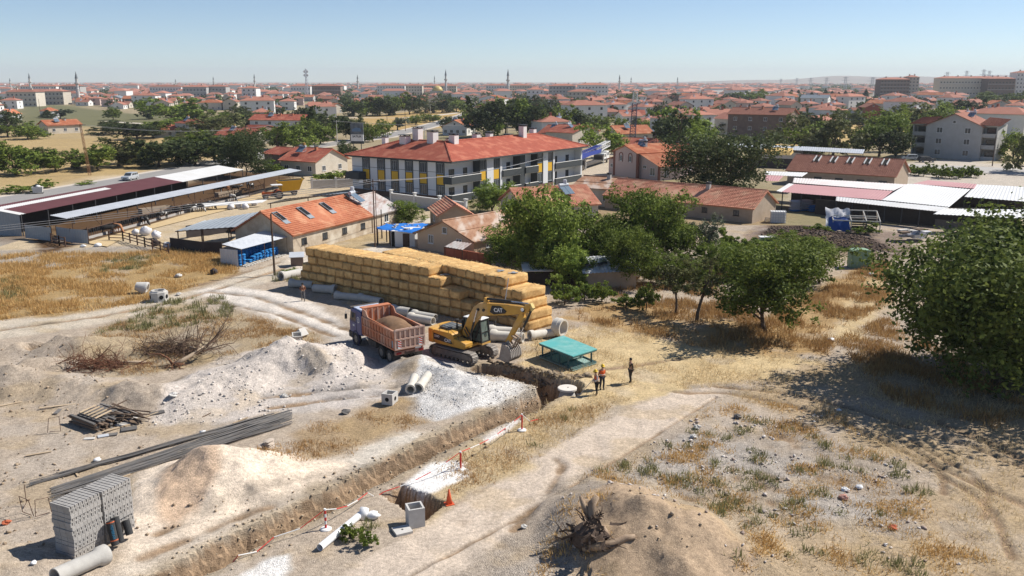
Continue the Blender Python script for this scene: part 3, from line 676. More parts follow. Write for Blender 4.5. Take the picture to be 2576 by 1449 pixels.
def corr(mb, A, B, C, D, pitch=.35, amp=.035, sag=0.0):
 """corrugated sheet: ribs run from the eave A-B up to D-C"""
 A, B, C, D = [Vector(v) for v in (A, B, C, D)]; L = max((B - A).length, (C - D).length); n = max(4, int(L / pitch) * 2)
 nrm = (B - A).cross(D - A).normalized()
 if nrm.z < 0: nrm = -nrm
 vs = []
 for j in range(n + 1):
  u = j / n; o = nrm * (amp if j % 2 else -amp)
  for v in (0, .5, 1):
   vs.append(A.lerp(B, u).lerp(D.lerp(C, u), v) + o - Vector((0, 0, sag * math.sin(PI * v))))
 k = len(vs); lo = [v - nrm * .015 for v in vs]
 fs = []
 for j in range(n):
  for v in (0, 1): a = j * 3 + v; fs += [(a, a + 3, a + 4, a + 1), (a + k, a + 1 + k, a + 4 + k, a + 3 + k)]
 return mb.add(vs + lo, fs)
def solar(t, x, y, z, rz=0.0, tank='steel', s=1.0):
 """roof water heater: two panels on a frame, tank on legs behind"""
 st = MB(); T = Matrix.Rotation(rz, 3, 'Z')
 q = lambda *p: tuple(T @ (Vector(p) * s) + Vector((x, y, z)))
 for sx in (-.8, .8): st.beam(q(sx, .9, -.6), q(sx, .9, 1.2), .07 * s); st.beam(q(sx, -.6, .02), q(sx, .9, 1.15), .06 * s); st.beam(q(sx, .9, 0.2), q(sx, -.6, 0.0), .05 * s)
 st.tube([q(-.9, .9, 1.25), q(.9, .9, 1.25)], .26 * s, 10); o = st.build('solar_heater', METS, t)
 for sx in (-.5, .5):
  mb = MB(); mb.slab([q(sx - .47, -.75, .05), q(sx + .47, -.75, .05), q(sx + .47, .78, 1.12), q(sx - .47, .78, 1.12)], .07 * s); mb.build('solar_panel', PANEL, o)
 dr = MB(); dr.lathe([(.28 * s, 0), (.30 * s, .3 * s), (.30 * s, .85 * s), (.1 * s, .92 * s)], 10, q(.35, .95, 1.15)); dr.build('water_drum', M('drum_orange', (.50, .30, .10), .7) if tank == 'orange' else METS, o)
 for sx in (.2, .5): pass
 return o
def chimney(t, x, y, z, h=1.2, wd=.6, mat=None, cap=True, name='chimney', ref=None):
 m = MB().b2((x - wd / 2, y - wd / 2, z - .6), (x + wd / 2, y + wd / 2, z + h)); o = m.build(name, mat or PLASTER['white'], ref or t)
 if cap:
  c = MB().b2((x - wd * .62, y - wd * .62, z + h + .22), (x + wd * .62, y + wd * .62, z + h + .32))
  for i in (-1, 1):
   for j in (-1, 1): c.b2((x + i * wd * .4 - .06, y + j * wd * .4 - .06, z + h), (x + i * wd * .4 + .06, y + j * wd * .4 + .06, z + h + .22))
  c.b2((x - wd * .56, y - wd * .56, z + h + .001), (x + wd * .56, y + wd * .56, z + h + .07))
  c.build('chimney_cap', STEEL, o)
 return o
FOOT = []
def house(label, xa, ya, xb, yb, h, dep, rh=1.9, name='house', cat='house', wall='cream', tile='orange', gable='x', over=.5, wins=None, swins=None,
   far=False, wave=0.0, course=.38, sol=None, chim=1, group=None, floors=1, fm=None, depth_at=None, base=0.0, wsz=(1.2, 1.2), sag=0.0, skirt=None, g=False):
 """house whose camera-side wall top runs between photo points a and b at height h; gable 'x': ridge parallel to that wall, 'y': that wall is the gable, 'h': hipped"""
 A = at(xa, ya, 0 if g else h); B = at(xb, yb, 0 if g else h); A.z = B.z = 0
 mid = (A + B) / 2; d = B - A; W = d.length; rz = math.atan2(d.y, d.x)
 t = thing(name, label, cat, mid, rz, group); FOOT.append((mid.x - math.sin(rz) * dep / 2, mid.y + math.cos(rz) * dep / 2, max(W, dep) * .62))
 X = W / 2; wm = MB(); Z0 = base - .1
 if gable == 'x':
  for s in (-1, 1):
   wm.add([(s * X, 0, Z0), (s * X, dep, Z0), (s * X, dep, h), (s * X, dep / 2, h + rh), (s * X, 0, h)], [(0, 1, 2, 3, 4) if s > 0 else (4, 3, 2, 1, 0)])
  wm.add([(-X, 0, Z0), (X, 0, Z0), (X, 0, h), (-X, 0, h)], [(0, 1, 2, 3)]); wm.add([(-X, dep, Z0), (X, dep, Z0), (X, dep, h), (-X, dep, h)], [(3, 2, 1, 0)])
 else:
  top = [(-X, 0, h), (X, 0, h)]
  for yy, fl in ((0, 1), (dep, 0)):
   f = [(-X, yy, Z0), (X, yy, Z0), (X, yy, h)] + ([(0, yy, h + rh)] if gable == 'y' else []) + [(-X, yy, h)]
   wm.add(f, [tuple(range(len(f))) if fl else tuple(range(len(f)))[::-1]])
  for s in (-1, 1): wm.add([(s * X, 0, Z0), (s * X, dep, Z0), (s * X, dep, h), (s * X, 0, h)], [(0, 1, 2, 3) if s > 0 else (3, 2, 1, 0)])
  if gable == 'h': wm.add([(-X, 0, h), (X, 0, h), (X, dep, h), (-X, dep, h)], [(0, 1, 2, 3)])
 wm.build('wall', PLASTER[wall], t)
 if skirt: MB().b2((-X - .03, -.03, 0), (X + .03, .0 - .004, .5)).build('plinth', PLASTER[skirt], t)
 rf = MB(); e = over; sl = rh / (dep / 2 if gable != 'y' else X); dz = .07
 if gable == 'x':
  yk = dep / 2
  for s, y0 in ((1, -e), (-1, dep + e)):
   q = [(-X - e, y0, h - sl * e + dz), (X + e, y0, h - sl * e + dz), (X + e, yk, h + rh + dz), (-X - e, yk, h + rh + dz)]
   rf.slab(q, .13)
   tiles(rf, *[Vector(v) + Vector((0, 0, .01)) for v in q], course, wave, sag=sag)
  rf.tube([(-X - e, yk, h + rh + dz + .05), (X + e, yk, h + rh + dz + .05)], .12, 6)
 elif gable == 'y':
  for s in (-1, 1):
   q = [(s * (X + e), -e, h - sl * e + dz), (s * (X + e), dep + e, h - sl * e + dz), (0, dep + e, h + rh + dz), (0, -e, h + rh + dz)]
   rf.slab(q, .13); tiles(rf, *[Vector(v) + Vector((0, 0, .01)) for v in q], course, wave, sag=sag)
  rf.tube([(0, -e, h + rh + dz + .05), (0, dep + e, h + rh + dz + .05)], .12, 6)
 else:
  k = min(dep / 2, X * .95); a, b = (-X - e, -e), (X + e, dep + e); zz = h + .02
  rl, rr_ = (-X + k, dep / 2, h + rh + dz), (X - k, dep / 2, h + rh + dz)
  c4 = [(a[0], a[1], zz), (b[0], a[1], zz), (b[0], b[1], zz), (a[0], b[1], zz)]
  rf.add(c4, [(3, 2, 1, 0)])
  for q in ([c4[0], c4[1], rr_, rl], [c4[2], c4[3], rl, rr_], [c4[1], c4[2], rr_, rr_], [c4[3], c4[0], rl, rl]):
   rf.add(q, [(0, 1, 2, 3)] if q[2] != q[3] else [(0, 1, 2)]) ; tiles(rf, *[Vector(v) + Vector((0, 0, .012)) for v in q], course, wave)
  rf.tube([rl, rr_], .12, 6)
 ro = rf.build('roof', TILE[tile], t)
 ww, wh = wsz; nwin = wins if wins is not None else max(1, int(W / 3.6))
 for fl in range(floors):
  z = (h - base) / floors * fl + .95 + base
  if z + wh > h - .05 and floors == 1: z = max(.5, h - wh - .5)
  for i in range(nwin):
   add_window(t, -X + W * (i + .5) / nwin, -.004, z, ww, wh, 0, fm, 1, pane=not far)
  ns = swins if swins is not None else max(1, int(dep / 4))
  for i in range(ns):
   y = dep * (i + .5) / ns
   add_window(t, X + .004, y, z, ww, wh, PI / 2, fm, 1, pane=not far)
   if not far: add_window(t, -X - .004, y, z, ww, wh, -PI / 2, fm, 1)
 if gable == 'y' and rh > 1.6 and X > 2.5:
  add_window(t, 0, -.004, h + rh * .18, .8, .8, 0, fm, 0, pane=not far)
 for i in range(chim):
  cx = X * (-.45 + .9 * i / max(1, chim - 1)) if chim > 1 else X * .3
  cy = dep * .42
  chimney(t, cx if gable != 'y' else .3 * X, cy, h + rh * .8, .9, .6, BRICKM if tile in ('red', 'dull') else PLASTER['grey'], cap=not far, ref=ro)
 if sol: solar(ro, *sol) if isinstance(sol, tuple) else solar(ro, -X * .3, dep * .25 if gable != 'y' else dep * .4, h + rh * .7, 0, 'orange' if sol == 'orange' else 'steel')
 return t
# the white and yellow apartment block
def along(C, u, px, z):
 """metres from C along direction u at which photo column px is met (height z)"""
 k = (px - 1288) / F; cs, sn = math.cos(TH), math.sin(TH)
 return (k * (C.y * cs - (z - H) * sn) - C.x) / (u.x - k * u.y * cs)
C0 = Vector((-10.6, 152.4, 0)); UR = Vector((.576, .817, 0)).normalized(); UL = Vector((-UR.y, UR.x, 0))
LR, LL, HE = 44.5, 24.0, 7.2
apt = thing('apartment_building', 'two storey white apartment block with yellow panels and a red tiled roof', 'apartment block', C0, math.atan2(UR.y, UR.x))
FOOT.append((C0.x + 4, C0.y + 30, 30))
zx = lambda z: 858.7 + z / 3
wl = MB(); D1 = 1.7
wl.b2((0, D1, -.1), (14, LL, HE)); wl.b2((14, D1, -.1), (LR, 14, HE))
sR = lambda z: along(C0, UR, zx(z), 4.5)
segs = [(1100, 1150), (1200, 1215), (1525, 1560), (1600, 1612)]         # white piers on the balcony front
wins_r = [(1050, 1100), (1150, 1200), (1483, 1525), (1560, 1600)]
solid = MB()
for a, b in segs: wl.b2((sR(a), .02, -.1), (sR(b), D1 + .01, HE))
wl.b2((LR - .5, .02, -.1), (LR, D1 + .01, HE))
wl.build('wall', M('facade_white', (.66, .67, .69), .85, (.60, .61, .63), sc=.4, var=.3), apt)
pl = MB(); pl.b2((-.05, D1 - .0, -.1), (-.004, LL, 1.0)); pl.b2((sR(1100), -.03, 0), (sR(1600), .016, .7)); pl.build('plinth', M('plinth_brown', (.17, .10, .07), .9), apt)
bands = MB()
for z in (1.95, 5.15): bands.b2((-.02, D1, z), (-.003, LL, z + .09))
bands.build('facade_band', M('band_grey', (.22, .23, .25), .8), apt)
DARK = PLASTER['anthracite']; YEL = M('panel_yellow', (.66, .39, .035), .7, (.60, .35, .03), sc=1, var=.3)
def wincol(t, x, y, rz, wd):
 T = Matrix.Rotation(rz, 3, 'Z')
 P = lambda *p: T @ Vector(p) + Vector((x, y, 0))
 m = MB()
 for s in (-1, 1): m.box(P(s * (wd / 2 + .09), -.04, 3.9), (.18, .10, 6.0), rz)
 m.box(P(0, -.036, 6.83), (wd, .09, .14), rz); m.box(P(0, -.038, 4.86), (wd, .094, .16), rz); m.box(P(0, -.038, 2.96), (wd, .094, .16), rz); m.box(P(0, -.036, .97), (wd, .09, .14), rz)
 o = m.build('window_surround', DARK, t)
 MB().box(P(0, -.03, 3.91), (wd, .08, 1.74), rz).build('yellow_panel', YEL, t)
 for z, h in ((1.06, 1.8), (4.96, 1.78)):
  p = P(0, -.012, z); add_window(t, p.x, p.y, z, wd, h, rz, METG, 2)
for zc in (190, 303, 405, 513, 620, 748):
 s = along(C0, UL, zx(zc), 4.5); wincol(apt, -.004, s, -PI / 2, 1.55)
for a, b in wins_r:
 xa, xb = sR(a), sR(b); MB().b2((xa, .25, -.1), (xb, D1 + .01, HE)).build('wall', DARK, apt); wincol(apt, (xa + xb) / 2, .245, 0, max(1.2, xb - xa - .4))
rec = [(0, sR(1050)), (sR(1215), sR(1350)), (sR(1387), sR(1483)), (sR(1612), LR - .5)]
CEIL = M('balcony_white', (.74, .73, .70), .9, sc=1, var=.1)
MB().b2((rec[1][1], .0, -.1), (rec[2][0], D1 + .01, HE)).build('pillar', DARK, apt)
for i, (a, b) in enumerate(rec):
 for z in (0.0, 3.2):
  bal = MB(); bal.b2((a + (.02 if i else -.0), -.25, z + .02), (b - .02, -.08, z + 1.25))
  if i == 0: bal.b2((-.12, -.247, z + .02), (.05, D1, z + 1.25))
  if i: bal.b2((a + .02, -.08, z + .02), (a + .2, .3, z + 1.25))
  o = bal.build('balcony_parapet', DARK, apt)
  cp = MB().b2((a - .05, -.3, z + 1.25), (b, -.03, z + 1.33))
  if i == 0: cp.b2((-.17, -.03, z + 1.25), (.1, D1, z + 1.33))
  cp.build('coping', PLASTER['white'], o)
  MB().b2((a + .03, -.07, z - .06), (b - .03, D1, z + .018)).build('balcony_floor', CEIL, apt)
  add_window(apt, a + (b - a) * .26, D1 - .004, z + .1, 1.5, 2.3, 0, FRAMED, 1)
  if b - a > 5: add_window(apt, a + (b - a) * .72, D1 - .004, z + .1, 1.2, 2.3, 0, FRAMED, 1)
lc = MB().b2((-2.0, LL - 3.6, 3.0), (-.006, LL - .2, 4.3)); lc.build('balcony_parapet', DARK, apt)
ro = MB(); e = .95; zt = HE + .05; zr = HE + 2.75
O_, A_, B_ = (-e, -e, zt), (LR + e, -e, zt), (LR + e, 14 + e, zt); I_, D_, E_ = (14 + e, 14 + e, zt), (14 + e, LL + e, zt), (-e, LL + e, zt)
R0, R1, R2 = (7, 7, zr), (LR - 7, 7, zr), (7, LL - 7, zr)
for q in ([O_, A_, R1, R0], [E_, O_, R0, R2], [A_, B_, R1, R1], [D_, E_, R2, R2], [B_, I_, R0, R1], [I_, D_, R2, R0]):
 ro.add(q[:3] if q[2] == q[3] else q, [tuple(range(3 if q[2] == q[3] else 4))])
 tiles(ro, *[Vector(v) + Vector((0, 0, .015)) for v in q], .40, .0, lift=.06)
for a, b in ((O_, R0), (R0, R1), (R0, R2), (A_, R1), (E_, R2)):
 n = int((Vector(b) - Vector(a)).length / .45)
 for i in range(n):
  p, q = Vector(a).lerp(Vector(b), i / n), Vector(a).lerp(Vector(b), (i + 1.12) / n); ro.tube([p + Vector((0, 0, .1)), q + Vector((0, 0, .06))], [.17, .14], 6)
rob = ro.build('roof', TILE['red'], apt)
ev = MB()
ev.b2((-e, -e, HE - .22), (LR + e, -.02, HE + .03)); ev.b2((-e, -.02, HE - .22), (-.02, LL + e, HE + .03)); ev.b2((-.02, -.02, HE + .001), (LR + e, 14 + e, HE + .04))
ev.build('eaves', DARK, apt)
for x, y, h, wd in ((5.6, 15.5, 1.3, 1.5), (7.5, 14.0, 2.4, 1.4), (6.6, 9.6, 1.9, 1.5), (8.6, 6.2, 1.8, 1.3), (9.8, 8.6, 1.3, .6), (18, 8.2, 1.3, 1.2), (20.5, 9.5, 1.3, .8), (22.5, 8.4, 1.3, 1.1), (31, 6.2, 2.2, 1.2), (34, 12, 1.6, 1.5), (38, 8.4, 1.5, 1.1), (5.0, 20.0, 1.2, .9)):
 chimney(apt, x, y, zr - .38 * max(abs(y - 7) if x > 14 else min(abs(x - 7), 3), .0), h, wd, PLASTER['white'], True, ref=rob)
bw = thing('boundary_wall', 'pale concrete boundary wall with capped piers in front of the white apartments', 'wall', at(985, 512))
P0, P1 = at(985, 512), at(1172, 538); d = (P1 - P0); L_ = d.length; bw.rotation_euler = (0, 0, math.atan2(d.y, d.x))
MB().b2((0, -.1, -.1), (L_, .1, 1.75)).build('wall', CONCL, bw); MB().b2((0, -.16, 1.75), (L_, .16, 1.87)).build('coping', PLASTER['white'], bw)
for i in range(4):
 x = L_ * i / 3; o = MB().b2((x - .2, -.2, -.1), (x + .2, .2, 2.3)).build('pier', PLASTER['white'], bw); MB().b2((x - .3, -.3, 2.3), (x + .3, .3, 2.45)).build('pier_cap', PLASTER['white'], o)
bw2 = thing('boundary_wall', 'pale wall with a capped pier beside the feed mixer wagon', 'wall', at(785, 475))
P1 = at(905, 470); d = (P1 - at(785, 475)); L_ = d.length; bw2.rotation_euler = (0, 0, math.atan2(d.y, d.x))
MB().b2((0, -.1, -.1), (L_, .1, 1.6)).build('wall', CONCL, bw2); MB().b2((0, -.15, 1.6), (L_, .15, 1.7)).build('coping', PLASTER['white'], bw2)
for x in (0, L_ * .5): MB().b2((x - .2, -.2, -.1), (x + .2, .2, 2.1)).build('pier', PLASTER['white'], bw2)
# houses near the site
SB = house('long stone farmhouse with patched orange tiles, three open skylights and rough plaster', 736, 590, 934, 542, 2.5, 9.0, 2.5, 'farmhouse', 'farmhouse', 'stone', 'orange', wave=.33, course=.36, wins=4, swins=1, chim=0, wsz=(1.0, .8), over=.35, sag=.12, fm=FRAMED)
ro_ = KIDS[SB.name][1]
for k, u in enumerate((-.42, -.14, .14)):
 Wd = (at(934, 542, 2.5) - at(736, 590, 2.5)).length; x = Wd * u
 sl = 2.5 / 4.5; m = MB()
 for xx in (-.45, .45): m.beam((x + xx, 2.2, 2.5 + 2.2 * sl + .22), (x + xx, 3.8, 2.5 + 3.8 * sl + .22), .07, .14)
 m.beam((x - .45, 2.2, 2.5 + 2.2 * sl + .2), (x + .45, 2.2, 2.5 + 2.2 * sl + .2), .07, .14); m.beam((x - .45, 3.8, 2.5 + 3.8 * sl + .2), (x + .45, 3.8, 2.5 + 3.8 * sl + .2), .07, .14)
 m.slab([(x - .5, 1.6, 2.5 + 1.6 * sl + .2), (x + .5, 1.6, 2.5 + 1.6 * sl + .2), (x + .5, 2.2, 2.5 + 2.2 * sl + .2), (x - .5, 2.2, 2.5 + 2.2 * sl + .2)], .03)
 o = m.build('skylight', METG, ro_);
 g = MB().slab([(x - .42, 2.25, 2.5 + 2.25 * sl + .17), (x + .42, 2.25, 2.5 + 2.25 * sl + .17), (x + .42, 3.75, 2.5 + 3.75 * sl + .17), (x - .42, 3.75, 2.5 + 3.75 * sl + .17)], .02); g.build('skylight_opening', BLACK, ro_)
house('stone outbuilding with a streaked rusty sheet roof joined to the stone farmhouse', 937, 541, 1003, 523, 2.5, 8.5, 2.0, 'outbuilding', 'outbuilding', 'stone', 'streak', wins=1, swins=0, chim=0, sol=(-3.2, 2.6, 4.2, .2), over=.4, course=4)
house('ochre cottage with a rusty sheet metal gable roof behind the straw stacks', 1050, 584, 1192, 606, 2.1, 10.5, 1.9, 'cottage', 'cottage', 'ochre', 'rust', gable='y', wins=2, swins=2, chim=0, over=.45, course=5, wsz=(.9, 1.1))
house('small adobe house with pale tiles between the rusty cottage and the boundary wall', 1104, 541, 1186, 538, 2.4, 8.0, 1.4, 'cottage', 'cottage', 'adobe', 'pale', gable='y', wins=0, swins=1, chim=0, wave=.36, over=.35)
house('tiled farmhouse half hidden by the tall garden trees', 1318, 522, 1505, 512, 2.6, 10.0, 2.2, 'farmhouse', 'farmhouse', 'cream', 'pale', wave=.36, wins=4, chim=1, sol=(2.0, 2.5, 4.0, .3), over=.4, sag=.08)
house('low house with a rusty brown sheet roof left of the pink house', 1440, 470, 1542, 477, 3.0, 10.0, 1.4, 'low_house', 'house', 'cream', 'rust', wins=3, chim=1, over=.4, course=6)
ST = house('long low stable with pale wavy tiles and a stone gable, behind the garden trees', 1522, 489, 1894, 524, 2.3, 8.6, 2.2, 'stable', 'stable', 'adobe', 'pale', wave=.36, wins=5, swins=0, chim=1, over=.35, wsz=(.9, .8), fm=FRAMED, sag=.10)
dr = MB().b2((13.4 + .0, 3.2, -.1), (13.46, 4.2, 2.0));
SK = house('tiled barn with five open skylights along the ridge and a brick gable', 1982, 427, 2251, 443, 3.0, 11.0, 2.7, 'barn', 'barn', 'adobe', 'dull', wave=.4, wins=5, swins=0, chim=0, over=.4, wsz=(1.5, 1.0), fm=FRAMED)
rk = KIDS[SK.name][1]; Wd = (at(2251, 443, 3) - at(1982, 427, 3)).length
for k in range(5):
 x = Wd * (-.28 + .16 * k); sl = 2.7 / 5.5; m = MB()
 for xx in (-.5, .5): m.slab([(x + xx - .08, 3.0, 3 + 3.0 * sl + .5), (x + xx + .08, 3.0, 3 + 3.0 * sl + .5), (x + xx + .08, 5.0, 3 + 5.0 * sl + .4), (x + xx - .08, 5.0, 3 + 5.0 * sl + .4)], .4)
 m.build('skylight', FRAME, rk); MB().slab([(x - .4, 3.1, 3 + 3.1 * sl + .2), (x + .4, 3.1, 3 + 3.1 * sl + .2), (x + .4, 4.9, 3 + 4.9 * sl + .2), (x - .4, 4.9, 3 + 4.9 * sl + .2)], .02).build('skylight_opening', BLACK, rk)
PK = house('two storey pink house with brown corner strips and arched windows', 1546, 379, 1604, 385, 5.5, 11, 1.4, 'pink_house', 'house', 'pink', 'orange', gable='y', floors=1, wins=0, swins=2, chim=1, over=.5, sol=(.6, 4.0, 6.6, .5))
Wp = (at(1604, 385, 5.5) - at(1546, 379, 5.5)).length; X = Wp / 2
tr = M('strip_brown', (.25, .105, .075), .9)
for x in (-X, X): MB().b2((x - .35, -.06, -.1), (x + .35, .3, 5.5)).build('corner_strip', tr, PK)
for x in (-1.6, 1.6):
 add_window(PK, x, -.004, 3.4, .8, 1.3); a_ = MB();
 for i in range(7): t0, t1 = PI * i / 7, PI * (i + 1) / 7; a_.beam((x + .6 * math.cos(t0), -.04, 4.7 + .6 * math.sin(t0)), (x + .6 * math.cos(t1), -.04, 4.7 + .6 * math.sin(t1)), .16, .1, up=(0, 1, 0))
 for s in (-.6, .6): a_.b2((x + s - .08, -.09, 3.3), (x + s + .08, -.003, 4.7))
 a_.build('window_arch', tr, PK)
wg = MB().b2((X + .002, .8, -.1), (X + 6.2, 8.5, 3.1)); wg.prism([(X + .002, 3.1), (X + 6.2, 3.1), (X + .002, 5.2)], .81, 8.49); wg.build('side_wing', PLASTER['pink'], PK)
wr = MB(); tiles(wr, (X + 6.9, .3, 3.0), (X + 6.9, 9, 3.0), (X + .1, 9, 5.35), (X + .1, .3, 5.35), .38); wr.build('side_roof', TILE['orange'], PK)
MB().b2((X + 5.9, .74, -.1), (X + 6.26, 1.2, 3.1)).build('corner_strip', tr, PK)
add_window(PK, X + 1.6, .796, 2.2, 1.1, .7); add_window(PK, X + 4.2, .796, .9, 1.6, 1.7); add_window(PK, X + 6.204, 3.0, .9, 1.2, 1.6, PI / 2)
lw = MB().b2((-X - 2.6, .5, -.1), (-X - .36, 8, 3.6)); lw.build('side_wing', PLASTER['pink'], PK); MB().slab([(-X - 3.1, .1, 3.5), (-X, .1, 4.3), (-X, 8.3, 4.3), (-X - 3.1, 8.3, 3.5)], .15).build('side_roof', TILE['orange'], PK)
add_window(PK, -X - 1.5, .496, 1.7, .8, .8)
house('two storey rear wing with red tiles and stucco chimney right of the pink house', 1660, 383, 1724, 388, 4.6, 9, 1.5, 'rear_house', 'house', 'pink', 'red', wins=2, chim=2)
GY = house('grey three storey gabled house with white windows and recessed balconies', 2322, 396, 2462, 403, 9.0, 15, 3.1, 'grey_house', 'house', 'grey', 'dull', gable='y', g=True, floors=3, wins=2, swins=0, chim=0, over=.6, wsz=(1.5, 1.5), sol=(2.5, 7, 11.2, -.3), course=.5)
Wg = (at(2462, 403) - at(2322, 396)).length; X = Wg / 2
for s, nm in ((-1, 0), (1, 1)):
 b = MB(); b.b2((s * X, 3.2, -.1), (s * (X + 3.6), 13, 9.2)); b.b2((s * (X + 3.3), .6, -.1), (s * (X + 3.6), 3.2, 9.2))
 for z in (0, 3.05, 6.1, 9.0): b.b2((s * (X + .002), .55, z - .12), (s * (X + 3.65), 3.21, z + .15))
 b.build('balcony_bay', PLASTER['grey'], GY)
 for z in (0, 3.05, 6.1): MB().b2((s * (X + .003), .62, z + .15), (s * (X + 3.3), .75, z + .95)).build('balcony_parapet', PLASTER['grey'], GY)
 for z in (.3, 3.3, 6.4): add_window(GY, s * (X + 1.7), 3.19, z, 2.2, 2.0, 0, FRAMED)
for q_ in (((-X - 4.4, -.1, 9.15), (-X + 1, -.1, 9.35), (-X + 1, 13, 11), (-X - 4.4, 13, 10.6)), ((X - 1, -.1, 9.35), (X + 4.4, -.1, 9.15), (X + 4.4, 13, 10.6), (X - 1, 13, 11))):
 tiles(MB(), *q_, .5).build('side_roof', TILE['dull'], GY)
BR = house('old brown three storey building with weathered tiles and big chimneys behind the dark tree', 1832, 286, 1985, 289, 9.6, 12, 2.0, 'brown_building', 'building', 'brown', 'dull', floors=3, wins=4, swins=2, chim=3, sol=(5, 3, 11.0, 0), course=.5)
MIDH = [  # label, xa, ya, xb, yb, h, depth, options
 ('red roofed house with a dark solar panel, across the road at far left', 120, 316, 205, 313, 3.4, 10, dict(wall='cream', tile='orange', sol='steel', wins=3)),
 ('tiny white hip roofed block behind the far left house', 115, 280, 149, 279, 3.6, 6, dict(wall='white', tile='orange', gable='h', wins=1, chim=0)),
 ('white tower like house with a water heater, between the roadside trees', 440, 309, 486, 312, 5.4, 8, dict(wall='white', tile='red', gable='h', floors=2, wins=1, sol='orange', rh=1.3)),
 ('low red roof attached left of the white tower house', 388, 326, 440, 326, 3.0, 8, dict(wall='white', tile='red', wins=2, rh=1.5)),
 ('wide red roofed house with an orange topped water heater above the dark roadside tree', 540, 338, 628, 341, 3.2, 11, dict(wall='cream', tile='red', sol='orange', wins=3)),
 ('porch gabled extension right of the wide red roofed house', 645, 327, 697, 321, 3.2, 7, dict(wall='brown', tile='red', gable='y', wins=1, chim=0, rh=1.3)),
 ('large red roofed house with terrace and white right gable, left of the conifer', 628, 301, 762, 302, 5.6, 11, dict(wall='white', tile='red', floors=2, wins=4, chim=3, sol='orange')),
 ('terraced house with maroon tiles and a brick patterned gable facing the cattle yard', 706, 401, 793, 406, 3.3, 11, dict(wall='cream', tile='red', wins=3, sol='orange', rh=2.4)),
 ('brown recessed wing left of the terraced maroon tiled house', 664, 385, 702, 388, 4.2, 8, dict(wall='brown', tile='red', wins=1, chim=0, rh=1.2)),
 ('white house with a water heater beside the far road bend', 1113, 317, 1174, 318, 3.6, 10, dict(wall='white', tile='orange', wins=4, gable='y', sol='steel', rh=2.3)),
 ('grey rendered house with red roof and solar heaters behind the apartments', 1357, 333, 1425, 336, 3.7, 11, dict(wall='grey', tile='red', wins=2, sol='steel', rh=2.3)),
 ('grey gabled house with a white enclosed balcony right of the apartments', 1440, 334, 1507, 329, 4.4, 11, dict(wall='cream', tile='red', wins=2, gable='y', rh=2.0, sol='steel')),
 ('tiled house with a solar heater directly behind the lattice mast', 1556, 336, 1642, 334, 3.2, 10, dict(wall='cream', tile='orange', wins=2, sol='steel', rh=2.4)),
 ('low shed with a grey sheet roof right of the lattice mast house', 1634, 330, 1676, 333, 2.8, 7, dict(wall='brown', tile='greymetal', wins=1, chim=0, rh=1.0)),
 ('long red tiled annex behind the pink house', 1556, 362, 1640, 366, 3.0, 8, dict(wall='pink', tile='red', wins=0, chim=1, rh=1.6)),
]
for a in MIDH:
 house(a[0], a[1], a[2], a[3], a[4], a[5], a[6], **{**dict(rh=1.9, course=.5), **a[7]})
